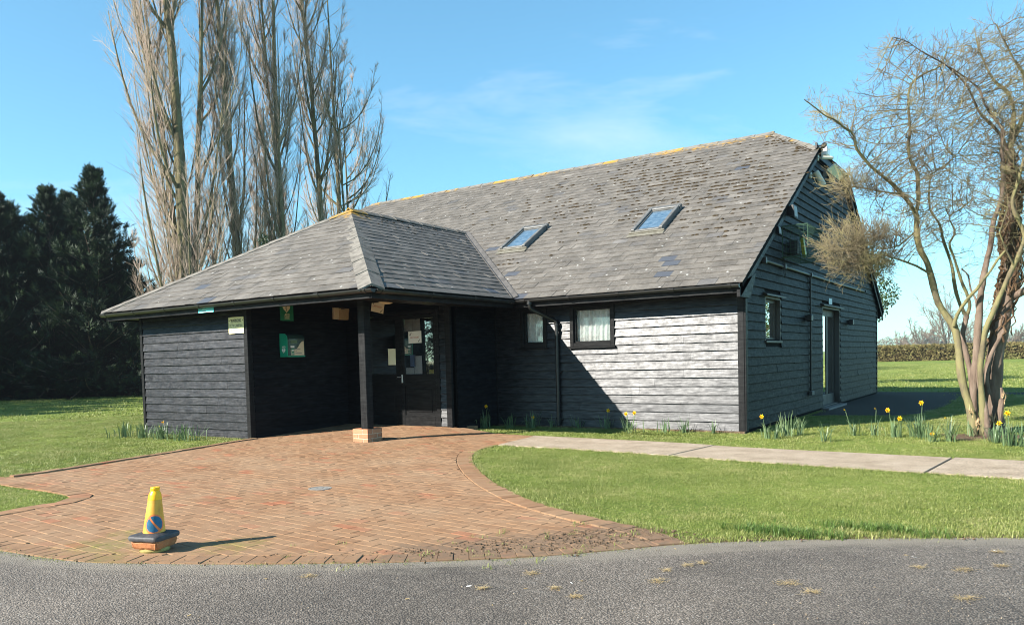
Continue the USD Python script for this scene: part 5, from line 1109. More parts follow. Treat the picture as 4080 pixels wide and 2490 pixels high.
def border(line, width, side, pitch, zt, along=False, tones=None, mask=None):
    """blocks set across (or along) a curve"""
    L = line.length; k = int(L/pitch)
    for i in range(k):
        a, b = L*i/k+JT/2, L*(i+1)/k-JT/2; pa, pb = line.interpolate(a), line.interpolate(b); pa, pb = np.array([pa.x, pa.y]), np.array([pb.x, pb.y])
        d = norm(pb-pa); nrm_ = np.array([-d[1], d[0]])*side
        # widen on the outer side of a bend so that the joints stay even
        q0, q1 = line.interpolate(max(0, a-0.2)), line.interpolate(min(L, b+0.2))
        na = norm(np.array([-(line.interpolate(min(L, a+0.1)).y-line.interpolate(max(0, a-0.1)).y), line.interpolate(min(L, a+0.1)).x-line.interpolate(max(0, a-0.1)).x]))*side
        nb = norm(np.array([-(line.interpolate(min(L, b+0.1)).y-line.interpolate(max(0, b-0.1)).y), line.interpolate(min(L, b+0.1)).x-line.interpolate(max(0, b-0.1)).x]))*side
        q = Polygon([pa, pb, pb+nb*width, pa+na*width]).buffer(0)
        if mask is not None: q = q.intersection(mask)
        if q.geom_type == 'MultiPolygon': q = max(q.geoms, key=lambda g: g.area)
        if q.geom_type != 'Polygon' or q.area < 0.002: continue
        paver(q, zt+rowjit.normal(0, 0.0018), tone=None if tones is None else tones())
border(right_line, bw-0.006, -1, 0.1035, 0.017, mask=outline)
border(front_line, bw-0.006, 1, 0.1035, 0.014, mask=b_front, tones=lambda: 0.95 if rowjit.random() < 0.12 else rowjit.random()*0.8)
border(left_line, 0.10, 1, 0.2, 0.030, mask=b_left.buffer(0.01))
border(patch_line, 0.20, 1, 0.1035, 0.016, mask=b_patch, tones=lambda: 0.95 if rowjit.random() < 0.35 else rowjit.random()*0.7)
ppool.sort(key=lambda a: a[0])
for d_, V, Fc, tn in ppool[:300]: obj('brick', (V, Fc), M_paver, paving, tone=tn)
mb = MB()
for d_, V, Fc, tn in ppool[300:]: mb.add(V, Fc, tn)
obj('bricks', mb, M_paver, paving, kind='stuff')
# loose bricks by the porch
for k, (px, py, a) in enumerate(((900, 1222, 0.1), (968, 1232, -0.3), (1062, 1238, 0.25))):
    p = ground((1300+px/1.88)/1.6558, (1050+py/1.88)/1.6558, 0.03)
    m = MB(); m.bbox((-0.10, -0.05, -0.03), (0.10, 0.05, 0.03), 0.005, tone=(0.5+0.2*k, 0, 0), R=rotz(a), c=(p[0], p[1]+0.12, 0.03+max(0, 0.02)))
    obj('loose_brick', m, M_paver, label=['loose brick lying nearest the black porch corner post', 'flat loose brick between the other two beside the porch', 'loose brick furthest right at the edge of the grass'][k], cat='brick')
# drain cover
dc = thing('drain_cover', 'small round grey metal drain cover in the brick paving', 'drain cover', (-2.256, -7.002, 0.0))
mb = MB(); mb.lathe([(0, 0.013), (0.095, 0.013), (0.1, 0.010), (0.1, -0.02)], sides=32); obj('lid', mb, M_cover, dc)
mb = MB(); mb.lathe([(0.104, -0.02), (0.104, 0.014), (0.120, 0.014), (0.122, -0.02)], sides=32); obj('rim', mb, M_cover, dc)
mb = MB()
for x, y in ((0.04, 0.0), (-0.04, 0.0), (0, 0.05)): mb.lathe([(0, 0.0138), (0.008, 0.0138), (0.008, 0.0125)], (x, y, 0), 10)
obj('holes', mb, M_ink, dc)
# concrete path of slabs cast end to end
PT = smooth_line([(-3.06, -1.62), (-2.2, -1.68), (-0.439, -1.80), (0.725, -2.00), (2.2, -2.08), (3.8, -2.17), (8, -2.45), (14, -2.8)], 6)
PB = smooth_line([(-2.80, -2.985), (-1.319, -3.03), (0.096, -3.20), (1.112, -3.33), (2.4, -3.46), (3.81, -3.563), (8, -3.85), (14, -4.2)], 6)
path_poly = Polygon([tuple(p) for p in PT]+[tuple(p) for p in PB[::-1]]).difference(outline.buffer(0.002))
path = thing('path', kind='structure', label='pale concrete path running along the front lawn')
cuts = [(-0.05, 0.012), (2.93, 0.028)]
def splitter(x, g): return LineString([(x+0.30+g, -1.0), (x-0.14+g, -5.0)]), LineString([(x+0.30-g, -1.0), (x-0.14-g, -5.0)])
xs = [-9.0]+[c for c, g in cuts]+[20.0]
for k in range(3):
    gl = 0.0 if k == 0 else cuts[k-1][1]/2; gr = 0.0 if k == 2 else cuts[k][1]/2
    left, right = xs[k]+gl, xs[k+1]-gr
    cell = Polygon([(left+0.30, -1.0), (right+0.30, -1.0), (right-0.14, -5.0), (left-0.14, -5.0)])
    g = path_poly.intersection(cell)
    if g.geom_type != 'Polygon': g = max(g.geoms, key=lambda q: q.area)
    e = trimesh.creation.extrude_polygon(g.buffer(-0.012).buffer(0.006), 0.05, engine='earcut'); v = e.vertices.copy(); v[:, 2] -= 0.03+0.004*(k == 1)
    e2 = trimesh.creation.extrude_polygon(g.buffer(-0.001), 0.044, engine='earcut'); v2 = e2.vertices.copy(); v2[:, 2] -= 0.03+0.004*(k == 1)
    mb = MB(); mb.add(v, e.faces); mb.add(v2, e2.faces); obj('slab', mb, M_conc, path)
obj('joint_soil', sheet(path_poly, 0.003), M_soil, path)
# shaded yard behind the gable, worn earth at the foot of the tree and along the asphalt
yard = Polygon([tuple(p) for p in smooth_line([(0.1, 3.9), (0.9, 4.0), (1.7, 4.3), (2.15, 6.0), (2.25, 8.5), (2.2, 12.4), (5.5, 12.35), (9, 12.3), (9, 13.2), (-0.2, 13.6)], 4)]+[(-0.2, 13.6), (0.1, 3.9)]).buffer(0)
obj('yard', sheet(yard, 0.004), M_gravel, kind='structure')
TREE = np.array([3.25, 0.94, 0.0])
earth = Polygon([(3.3+0.62*math.cos(a)*(1+0.18*math.sin(3*a+1)), 0.55+0.52*math.sin(a)*(1+0.2*math.sin(2*a))) for a in np.linspace(0, 2*np.pi, 40)[:-1]])
obj('earth', sheet(earth, 0.005), M_soil, kind='structure')
verge = LineString([tuple(p) for p in ASPH if 1.75 < p[0] < 12]).buffer(0.07).union(LineString([tuple(p) for p in ASPH if 1.6 < p[0] < 2.5]).buffer(0.16)).difference(outline)
obj('verge_soil', sheet(verge.difference(road_poly), 0.0045), M_soil, kind='structure')
# foundation strip under the near corner
mb = MB(); mb.box((-4.8, -0.10, -0.05), (0.02, -0.02, 0.035)); obj('plinth', mb, M_soil, hall)
# crumbs of soil on the paving and asphalt edge
mb = MB(); octa = trimesh.creation.icosphere(0, 1.0); crng = np.random.default_rng(12); n = 0
zone = SOIL.union(verge).union(front_line.buffer(0.10)).union(LineString([tuple(p) for p in ASPH if 1.6 < p[0] < 5]).buffer(0.10)); x0, y0, x1, y1 = zone.bounds
core = Polygon([(1.2, -8.15), (1.9, -7.4), (2.05, -7.15), (1.5, -7.12), (1.0, -7.6), (0.7, -8.0), (0.3, -8.6), (0.6, -8.7)])
while n < 1500:
    x, y = crng.uniform(x0, x1), crng.uniform(y0, y1); p = Point(x, y)
    if not zone.contains(p): continue
    w_ = 1.0 if core.contains(p) else (0.10 if x > 0 else 0.035)
    if crng.random() > w_*(meshkit.noise(np.array([x*3, y*3, 1.0]))*1.5): continue
    r = crng.exponential(0.0028)+0.002; r = min(r, 0.010 if x > 0 else 0.006)
    mb.add(octa.vertices*r*crng.uniform(0.6, 1.3, 3)+[x, y, 0.014+r*0.3], octa.faces); n += 1
obj('soil_crumbs', mb, M_soil, label='scattered dry soil crumbs on the paving and asphalt edge', cat='soil', kind='stuff')

# ------------------------------------------------------------------ grass
no_grass = unary_union([outline.buffer(-0.02), road_poly.buffer(-0.02), path_poly.buffer(-0.005), sbox(-10.9, -3.74, -4.85, 0.1), sbox(-15.4, -0.02, 0.03, 12.5), yard, earth.buffer(-0.12)])
def tuft(n, h, spread, w, seed, lean=0.5):
    r = np.random.default_rng(seed); V, Fc, T = [], [], []
    for i in range(n):
        a = r.uniform(0, 2*np.pi); b = np.array([r.normal(0, spread), r.normal(0, spread), 0]); d = np.array([math.cos(a), math.sin(a), 0]); s = np.array([-d[1], d[0], 0])
        hh = h*r.uniform(0.55, 1.15); ln = lean*r.uniform(0.2, 1.3)
        m = b+d*hh*ln*0.35+[0, 0, hh*0.6]; t = b+d*hh*ln+[0, 0, hh*(1-0.28*ln)]; ww = w*r.uniform(0.7, 1.3)
        k = len(V); V += [b-s*ww, b+s*ww, m-s*ww*0.75, m+s*ww*0.75, t]; Fc += [[k, k+1, k+3], [k, k+3, k+2], [k+2, k+3, k+4]]
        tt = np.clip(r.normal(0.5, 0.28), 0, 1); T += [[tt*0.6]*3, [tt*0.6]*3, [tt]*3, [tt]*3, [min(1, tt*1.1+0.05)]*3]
    return np.array(V), np.array(Fc), np.array(T)
def instancer(name, protos, pos, yaw, scale, idx, material, label, cat, tilt=None):
    pi = UsdGeom.PointInstancer.Define(stage, path_for(name, None))
    paths = []
    for k, (V, Fc, T) in enumerate(protos):
        m = usdkit.mesh(stage, f'{pi.GetPath()}/blades_{k:03d}', (V, Fc), material)
        UsdGeom.PrimvarsAPI(m).CreatePrimvar('tone', Sdf.ValueTypeNames.Color3fArray, 'vertex').Set(Vt.Vec3fArray.FromNumpy(T.astype(np.float32))); paths.append(m.GetPath())
    pi.CreatePrototypesRel().SetTargets(paths)
    pi.CreateProtoIndicesAttr(Vt.IntArray.FromNumpy(idx.astype(np.int32)))
    pi.CreatePositionsAttr(Vt.Vec3fArray.FromNumpy(pos.astype(np.float32)))
    q = np.zeros((len(pos), 4), np.float32); q[:, 0] = np.cos(yaw/2); q[:, 3] = np.sin(yaw/2)
    pi.CreateOrientationsAttr(Vt.QuathArray([Gf.Quath(float(a), 0.0, 0.0, float(d)) for a, _, _, d in q]))
    pi.CreateScalesAttr(Vt.Vec3fArray.FromNumpy(np.repeat(scale[:, None], 3, 1).astype(np.float32)))
    return tag(pi.GetPrim(), label, cat, None, 'stuff')
grng = np.random.default_rng(21)
def in_view(P, m=0.06):
    d = P-CAM; z = d@fw; x = (d@rt)/np.maximum(z, 1e-3)*F_PX/2040
    return (z > 1.5) & (np.abs(x) < 1+m+1.2/np.maximum(z, 1))
def scatter(n, r0, r1, power=1.0):
    a = grng.uniform(-0.72, 0.68, n)-0.0; d = np.sqrt(grng.uniform(r0**2, r1**2, n)); head = YAW+a*1.05
    P = np.column_stack([CAM[0]+d*np.sin(head), CAM[1]+d*np.cos(head), np.zeros(n)])
    ok = in_view(P, 0.35); P = P[ok]
    return P[~shapely.contains_xy(no_grass, P[:, 0], P[:, 1])]
near_ = scatter(62000, 4.5, 11.0); mid_ = scatter(70000, 11.0, 24.0); far_ = scatter(36000, 24.0, 75.0)
for nm_, P, protos, s0, lb in (
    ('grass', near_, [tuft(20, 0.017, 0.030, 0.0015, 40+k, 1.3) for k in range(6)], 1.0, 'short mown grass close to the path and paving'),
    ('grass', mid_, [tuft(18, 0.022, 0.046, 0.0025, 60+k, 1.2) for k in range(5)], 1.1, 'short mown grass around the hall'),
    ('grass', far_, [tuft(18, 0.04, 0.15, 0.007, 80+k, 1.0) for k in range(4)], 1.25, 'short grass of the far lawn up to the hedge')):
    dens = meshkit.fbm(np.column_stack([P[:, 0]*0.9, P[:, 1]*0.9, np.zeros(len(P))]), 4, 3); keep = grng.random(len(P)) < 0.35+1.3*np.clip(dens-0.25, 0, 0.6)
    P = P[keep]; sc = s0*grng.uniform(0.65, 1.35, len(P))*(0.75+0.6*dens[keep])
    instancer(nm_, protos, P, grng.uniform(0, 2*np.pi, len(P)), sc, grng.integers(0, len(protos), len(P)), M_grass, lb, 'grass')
# longer uncut grass along the asphalt, the walls and the edges
P = []
for line, n, w_, off in ((LineString([tuple(p) for p in ASPH if 2.0 < p[0] < 5.5]), 900, 0.10, 0.13), (LineString([(-4.8, -0.25), (0.1, -0.16)]), 500, 0.12, 0), (LineString([(-10.9, -3.95), (-7.7, -3.92)]), 260, 0.08, 0),
    (LineString([tuple(p) for p in RIGHT if p[1] < -3.0]), 500, 0.03, 0.03), (LineString([tuple(p) for p in LEFT]), 220, 0.03, -0.05), (LineString([tuple(p) for p in PB if p[0] < 5]), 380, 0.02, -0.03), (LineString([tuple(p) for p in PT if p[0] < 5]), 320, 0.02, 0.03)):
    for _ in range(n):
        t_ = grng.random()*line.length; q = line.interpolate(t_); P.append([q.x+grng.normal(0, w_), q.y+grng.normal(0, w_)+off, 0])
P = np.array(P); P = P[~shapely.contains_xy(no_grass, P[:, 0], P[:, 1])]
instancer('grass', [tuft(12, 0.038, 0.022, 0.0018, 100+k, 0.9) for k in range(5)], P, grng.uniform(0, 6.28, len(P)), grng.uniform(0.5, 1.3, len(P)), grng.integers(0, 5, len(P)), M_grass, 'longer uncut grass along walls and edges', 'grass')
# lush clumps at the verge
P = np.array([[2.45+grng.normal(0, 0.16), -6.92+grng.normal(0, 0.06), 0] for _ in range(120)]+[[3.05+grng.normal(0, 0.25), -6.52+grng.normal(0, 0.05), 0] for _ in range(110)])
P = P[~shapely.contains_xy(no_grass, P[:, 0], P[:, 1])]
instancer('grass', [tuft(14, 0.075, 0.02, 0.0022, 120+k, 1.0) for k in range(4)], P, grng.uniform(0, 6.28, len(P)), grng.uniform(0.6, 1.2, len(P)), grng.integers(0, 4, len(P)), M_lush, 'lush dark green grass clumps at the asphalt edge', 'grass')
# weeds in the joints of the paving
P = []
while len(P) < 46:
    x, y = grng.uniform(-0.6, 1.7), grng.uniform(-9.2, -7.3)
    if SOIL.buffer(0.25).contains(Point(x, y)): P.append([x, y, 0.012])
P = np.array(P)
instancer('weeds', [tuft(10, 0.035, 0.022, 0.002, 140+k, 1.2) for k in range(3)], P, grng.uniform(0, 6.28, len(P)), grng.uniform(0.5, 1.2, len(P)), grng.integers(0, 3, len(P)), M_grass, 'little grass weeds in the paving joints', 'weeds')
# ================================================================== trees and plants
def unit(r, n): v = r.normal(size=(n, 3)); return norm(v)
def grow(base, d0, L, r, k, bend, wob, upw=0.0, seedr=None):
    """n polylines of k points from base along d0, bending upward by upw, with random wobble"""
    n = len(base); P = np.zeros((n, k, 3)); P[:, 0] = base; d = d0.copy(); st = (L/(k-1))[:, None]
    for i in range(1, k):
        d = norm(d+np.array([0, 0, 1.0])*upw+seedr.normal(0, wob, (n, 3)))
        P[:, i] = P[:, i-1]+d*st
    return P
def along(P, t):
    """points and directions at fraction t on polylines P (one t per polyline)"""
    k = P.shape[1]; x = t*(k-1); i = np.minimum(x.astype(int), k-2); f = (x-i)[:, None]; a = P[np.arange(len(P)), i]; b = P[np.arange(len(P)), i+1]
    return a+(b-a)*f, norm(b-a)
def radii(r0, r1, k): return r0[:, None]*(1-np.linspace(0, 1, k))+r1[:, None]*np.linspace(0, 1, k)

def poplar(x, y, H, r0, nl, seed, label, stems=1, spread=1.0, low=0.05, lean=(0, 0), twigs=1.0):
    """Lombardy poplar without leaves: a tall trunk and steep limbs, broom-like"""
    r = np.random.default_rng(seed); t = thing('poplar_tree', label, 'tree', (x, y, 0), group=None)
    k = 14; tr = []
    for s in range(stems):
        b = np.array([[r.normal(0, 0.25)*(s > 0), r.normal(0, 0.25)*(s > 0), 0]]); d = norm(np.array([[lean[0]+(0.10*r.normal() if s else 0), lean[1]+(0.1*r.normal() if s else 0), 1.0]]))
        tr.append(grow(b, d, np.array([H*(1 if s == 0 else r.uniform(0.75, 0.95))]), r, k, 0, 0.018, 0.012, r))
    T = np.vstack(tr); rr = np.array([r0]+[r0*0.55]*(stems-1))
    prof = np.linspace(0, 1, k); R = rr[:, None]*(1-prof**0.85*0.93)*(1+0.35*np.exp(-prof*16))
    mb = MB(); v, f = tubes(T, R, 10); mb.add(v, f); obj('trunk', mb, M_poplarbark, t, smooth=60)
    n = nl; w = r.integers(0, stems, n); tz = low+(0.9-low)*r.random(n)**0.9; P0, D0 = along(T[w], tz)
    az = r.uniform(0, 2*np.pi, n); out = np.stack([np.cos(az), np.sin(az), 0*az], 1); incl = r.uniform(0.40, 0.85, n)*spread
    d = norm(out*np.sin(incl)[:, None]+np.array([0, 0, 1.0])*np.cos(incl)[:, None]); L = H*(0.09+0.20*(1-tz)**0.7)*r.uniform(0.5, 1.3, n)*min(1.0, 0.55+0.45*spread)
    A = grow(P0, d, L, r, 9, 0, 0.035, 0.34, r); ra = np.clip(0.0085*L, 0.014, 0.07)*r.uniform(0.7, 1.5, n)
    mb = MB(); v, f = tubes(A, radii(ra, ra*0.15, 9), 5); mb.add(v, f); obj('limbs', mb, M_poplarbark, t, smooth=True)
    m = int(20*twigs); ia = np.repeat(np.arange(n), m); tb = r.uniform(0.12, 0.98, n*m); Pb, Db = along(A[ia], tb)
    db = norm(Db+unit(r, len(ia))*0.75+[0, 0, 0.25]); Lb = np.clip(L[ia]*0.24*(1.2-tb)*r.uniform(0.5, 1.5, len(ia)), 0.3, 2.2)
    B = grow(Pb, db, Lb, r, 5, 0, 0.09, 0.10, r); rb = np.clip(ra[ia]*(1-tb*0.85)*0.45, 0.006, 0.022)
    mb = MB(); v, f = tubes(B, radii(rb, rb*0.4, 5), 3); mb.add(v, f)
    q = int(9*twigs); ib = np.repeat(np.arange(len(B)), q); tc = r.uniform(0.15, 1.0, len(ib)); Pc, Dc = along(B[ib], tc)
    dc_ = norm(Dc+unit(r, len(ib))*0.6+[0, 0, 0.2]); Lc = np.clip(Lb[ib]*0.55*r.uniform(0.4, 1.4, len(ib)), 0.2, 1.1)
    C = grow(Pc, dc_, Lc, r, 3, 0, 0.14, 0.1, r); rc = np.full(len(ib), 0.0054)
    v, f = tubes(C, radii(rc, rc*0.6, 3), 3); mb.add(v, f); obj('twigs', mb, M_poplartwig, t)
    return t
def treepos(px, depth): d = at(px, 820, depth); return d[0], d[1]
for (px, dep, H, r0, nl, seed, lb, st, spr, low, tw) in (
    (462, 34.0, 27, 0.34, 100, 1, 'broad bare poplar with a thick trunk, leftmost of the poplar row', 4, 1.25, 0.02, 1.0),
    (592, 36.0, 25, 0.25, 62, 2, 'slim bare poplar next to the broad one, second from the left', 1, 0.85, 0.10, 1.0),
    (692, 37.0, 25, 0.26, 62, 3, 'bare poplar with a dense middle, third from the left', 2, 0.9, 0.10, 1.0),
    (636, 41.0, 15, 0.17, 34, 4, 'thin low bare poplar between the second and third tall ones', 1, 0.8, 0.10, 1.0),
    (782, 38.5, 25, 0.22, 50, 5, 'pale trunked bare poplar left in the right hand pair', 1, 1.15, 0.22, 0.95),
    (832, 39.5, 21, 0.22, 60, 6, 'spreading bare poplar at the right end of the row above the wing ridge', 3, 1.9, 0.03, 0.95),
    (724, 44.0, 11, 0.14, 30, 7, 'short bare poplar low behind the wing roof', 1, 1.0, 0.05, 1.0)):
    x, y = treepos(px, dep); poplar(x, y, H, r0, nl, seed, lb, st, spr, low, twigs=tw)

# conifers: a dark row on the left, running on outside the picture
def conifer(x, y, H, Rm, seed, label, nb=190, detail=1.0):
    r = np.random.default_rng(seed); t = thing('conifer_tree', label, 'tree', (x, y, 0))
    T = grow(np.zeros((1, 3)), np.array([[0.0, 0, 1]]), np.array([H*0.97]), r, 10, 0, 0.015, 0.02, r)
    mb = MB(); v, f = tubes(T, 0.16*(1-np.linspace(0, 1, 10)*0.95)[None], 8); mb.add(v, f); obj('trunk', mb, M_brownbark, t, smooth=60)
    n = nb; tz = 0.012+0.97*r.random(n)**1.25; P0, _ = along(np.repeat(T, n, 0), tz); az = r.uniform(0, 2*np.pi, n)
    prof = np.clip(1.12*(1-tz)**0.72, 0.03, 1)*Rm; L = prof*r.uniform(0.65, 1.3, n)
    el = np.where(tz > 0.75, r.uniform(0.5, 1.0, n), np.where(tz < 0.16, r.uniform(-0.5, 0.1, n), r.uniform(-0.05, 0.6, n))); el = np.where(tz < 0.05, r.uniform(-0.1, 0.3, n), el); d = np.stack([np.cos(az)*np.cos(el), np.sin(az)*np.cos(el), np.sin(el)], 1)
    A = grow(P0, d, L, r, 6, 0, 0.06, 0.07, r); ra = 0.008+0.012*L
    mb = MB(); v, f = tubes(A, radii(ra, ra*0.3, 6), 3); mb.add(v, f); obj('branches', mb, M_brownbark, t)
    # flat feathery sprays: a stalk with pointed side leaves
    ms = 9; js = np.repeat(np.arange(n), ms); ts = r.uniform(0.15, 1.0, len(js)); Ps, Ds = along(A[js], ts); sp_ = norm(Ds*0.8+unit(r, len(js))*[0.75, 0.75, 0.3]+[0, 0, -0.02])
    S = grow(Ps, sp_, (0.25+0.30*L[js]*(1.15-ts))*r.uniform(0.6, 1.3, len(js)), r, 4, 0, 0.08, 0.05, r)
    m = int(6*detail+0.5); ja = np.repeat(np.arange(len(js)), m); tb = np.minimum(r.uniform(0.05, 1.05, len(ja)), 1.0); Pb, Db = along(S[ja], tb); ia = js[ja]
    side = unit(r, len(ia)); db = norm(Db*0.9+side*0.6+[0, 0, 0.30]); Lb = r.uniform(0.16, 0.42, len(ia))*(0.75+0.35*(tz[ia] < 0.8))
    nrm_ = norm(np.cross(db, unit(r, len(ia)))); sd = np.cross(db, nrm_)
    V, Fc, k = [], [], 6
    base = np.arange(len(ia))*(3*k)
    for j in range(k):
        s0 = j/k; a = Pb+db*(Lb*s0*0.8)[:, None]; sg = 1 if j % 2 else -1
        if j == k-1: tip = Pb+db*Lb[:, None]; w_ = sd*(Lb*0.06)[:, None]
        else: tip = a+norm(db*0.8+sd*sg*0.8+nrm_*r.normal(0, 0.25, (len(ia), 1)))*(Lb*(0.52-0.25*s0))[:, None]; w_ = norm(db*0.7-sd*sg*0.7)*(Lb*0.075)[:, None]
        V += [a-w_, a+w_, tip]; Fc.append(np.stack([base+3*j, base+3*j+1, base+3*j+2], 1))
    V = np.stack(V, 1).reshape(-1, 3); tone = np.repeat(np.clip(r.normal(0.45, 0.2, len(ia))+0.25*(tb-0.6), 0, 1), 3*k)
    obj('foliage', (V, np.vstack(Fc)), M_conifer, t, tone=np.repeat(tone[:, None], 3, 1))
    return t
CON = [(226, 37.0, 10.9, 2.9, 'tallest dark conifer with a pointed top beside the poplars'), (168, 37.8, 10.1, 2.6, 'dark conifer with a narrow pale green top left of the tallest one'), (124, 37.2, 10.0, 2.6, 'dark conifer with a forked looking top in the middle of the row'),
    (46, 37.0, 9.6, 2.9, 'dark conifer second from the left edge'), (-16, 36.0, 8.9, 3.0, 'dark conifer cut by the left edge of the picture'), (302, 38.0, 5.9, 3.2, 'low dark conifer reaching right towards the wing roof')]
for k, (px, dep, H, Rm, lb) in enumerate(CON):
    x, y = treepos(px, dep); conifer(x, y, H, Rm, 30+k, lb, nb=320 if H > 6 else 220)
# the row turns the corner to the left, outside the frame, and shades the near lawn and its neighbours
protoc = None
for k, (x, y) in enumerate(((-27.8, -11.6), (-28.9, -10.2), (-30.2, -9.2), (-31.6, -7.6), (-33.0, -6.4), (-34.4, -5.0), (-36.0, -3.4), (-37.6, -1.8), (-39.4, -0.4), (-41.0, 1.0))):
    if protoc is None: protoc = conifer(x, y, 8.4, 2.3, 44, 'first dark conifer beyond the left edge', nb=150, detail=0.7)
    else: copy_of(protoc, (x, y, 0), 1.3*k, '%s dark conifer beyond the left edge' % ['', 'second', 'third', 'fourth', 'fifth', 'sixth', 'seventh', 'eighth', 'ninth', 'tenth'][k], 'tree', 'conifers beyond the left edge')
tag(protoc, None, None, 'conifers beyond the left edge')
for k, (px, dep) in enumerate(((258, 41.5), (192, 41.0), (140, 41.5), (80, 41.0), (20, 40.5))):
    x, y = treepos(px, dep); copy_of(protoc, (x, y, 0), 0.7+1.1*k, ['dark conifer half hidden behind the tallest one', 'dark conifer hidden behind the narrow topped one', 'dark conifer hidden behind the middle of the row', 'dark conifer hidden behind the left part of the row', 'dark conifer hidden behind the left edge of the row'][k], 'tree', 'conifers behind the front row', scale=0.86)
# trees across the drive, behind the camera: the photograph shows them mirrored in the porch door
for k, (a, b) in enumerate(((-27, -33), (-30, -30), (-33, -27.5), (-36, -24.5), (-24, -36), (-28.4, -31.6), (-31.6, -28.8))):
    copy_of(protoc, (a, b, 0), 0.9*k, 'dark conifer across the drive, number %s from the road end' % ['five', 'four', 'three', 'two', 'six', 'seven', 'one'][k], 'tree', 'conifers across the drive')
# bare shrub between the conifers and the poplars
def bare(x, y, H, seed, label, n0=7, spread=0.5, r0=0.05, m=M_poplartwig, name='bare_tree', z=0, lev=(9, 6), thick=1.0, sub='branches', group=None):
    r = np.random.default_rng(seed); t = thing(name, label, 'tree', (x, y, z), group=group)
    A = grow(np.zeros((n0, 3))+r.normal(0, 0.05, (n0, 3))*[1, 1, 0], norm(unit(r, n0)*spread+[0, 0, 1.0]), H*r.uniform(0.6, 1.05, n0), r, 8, 0, 0.09, 0.03, r)
    ra = np.full(n0, r0)*r.uniform(0.6, 1.3, n0); mb = MB(); v, f = tubes(A, radii(ra, ra*0.2, 8), 5); mb.add(v, f); obj('trunk', mb, m, t)
    mb = MB(); ia = np.repeat(np.arange(n0), lev[0]); tb = r.uniform(0.2, 1, len(ia)); Pb, Db = along(A[ia], tb); Lb = H*0.33*r.uniform(0.4, 1.2, len(ia))*(1.2-tb)
    B = grow(Pb, norm(Db+unit(r, len(ia))*0.8), Lb, r, 6, 0, 0.14, 0.03, r); rb = np.clip(ra[ia]*0.4, 0.006, 1)*thick; v, f = tubes(B, radii(rb, rb*0.3, 6), 3); mb.add(v, f)
    ib = np.repeat(np.arange(len(B)), lev[1]); tc = r.uniform(0.1, 1, len(ib)); Pc, Dc = along(B[ib], tc); Lc = Lb[ib]*0.45*r.uniform(0.4, 1.3, len(ib))
    C = grow(Pc, norm(Dc+unit(r, len(ib))*0.9), Lc, r, 4, 0, 0.2, 0.02, r); rc = np.full(len(ib), max(0.004, r0*0.1))*thick; v, f = tubes(C, radii(rc, rc*0.5, 4), 3); mb.add(v, f)
    obj('twigs', mb, m, t); return t
x, y = treepos(330, 41.0); bare(x, y, 7.4, 51, 'thin bare shrub between the conifers and the poplars', 9, 0.45, 0.05, lev=(14, 8))
x, y = treepos(366, 41.0); bare(x, y, 6.0, 52, 'bare shrub at the foot of the broad poplar', 8, 0.5, 0.045, lev=(12, 8))
# leafy clumps made of small leaves on twigs
def leafy(name, label, centres, rad, n, size, m, seed, trunk=None, cat='tree', bark=M_brownbark, loc=(0, 0, 0)):
    r = np.random.default_rng(seed); t = thing(name, label, cat, loc)
    C = np.array(centres, float); ra = np.array(rad, float); w = r.choice(len(C), n, p=(ra**2)/(ra**2).sum())
    P = C[w]+unit(r, n)*(ra[w]*r.random(n)**0.33)[:, None]*np.array([1, 1, 0.85]); keep = meshkit.noise(P*1.7+seed) > 0.36; P = P[keep]; w = w[keep]; n = len(P)
    d = norm(unit(r, n)+norm(P-C[w])*0.6); s = norm(np.cross(d, unit(r, n))); L = size*r.uniform(0.6, 1.4, n)[:, None]
    V = np.stack([P-d*L*0.5, P+s*L*0.28, P+d*L*0.5, P-s*L*0.28], 1).reshape(-1, 3); b = np.arange(n)*4
    Fc = np.vstack([np.stack([b, b+1, b+2], 1), np.stack([b, b+2, b+3], 1)]); tone = np.repeat(np.clip(r.normal(0.5, 0.22, n), 0, 1), 4)
    obj('foliage', (V, Fc), m, t, tone=np.repeat(tone[:, None], 3, 1))
    if trunk is not None:
        mb = MB(); T0 = np.array(trunk, float); mb.tube(T0, np.linspace(0.22, 0.08, len(T0)), 8)
        for c in C: mb.tube(np.array([T0[-2]*0.5+T0[-1]*0.5, (T0[-1]+c)/2+[0, 0, -0.1], c]), np.array([0.06, 0.04, 0.015]), 5)
        obj('trunk', mb, bark, t)
    return t
hx = np.array([-1.4, 18.3, 0.0])
leafy('evergreen_tree', 'dark glossy evergreen tree showing past the far end of the gable', [hx+q for q in ([0.15, 0.1, 2.75], [0.55, 0.5, 3.3], [0.2, 0.6, 4.1], [-0.5, 0.2, 4.6], [-0.9, 0.9, 5.2], [0.6, 0.3, 4.4], [-1.3, -0.2, 3.6], [-0.2, 0.3, 2.2], [-1.6, 0.6, 2.6])],
    [0.75, 0.7, 0.85, 0.95, 0.9, 0.5, 1.1, 0.55, 1.0], 15000, 0.085, M_holm, 61, [hx+[-1.2, 0.3, 0], hx+[-1.15, 0.35, 1.5], hx+[-0.9, 0.3, 2.6]])
leafy('evergreen_bush', 'tall evergreen bush right of the lawn, mirrored in the gable window', [[5.4, 20.6, 0.8], [5.7, 21.2, 1.9], [5.1, 21.4, 2.6], [6.2, 20.9, 2.9], [5.6, 21.2, 3.7]], [1.0, 1.2, 1.1, 1.0, 0.9], 5000, 0.12, M_holm, 63, [[5.6, 21.1, 0], [5.6, 21.1, 1.5], [5.6, 21.2, 2.6]], cat='bush')
x, y = treepos(634, 33.0); iv = at(632, 576, 33.0)
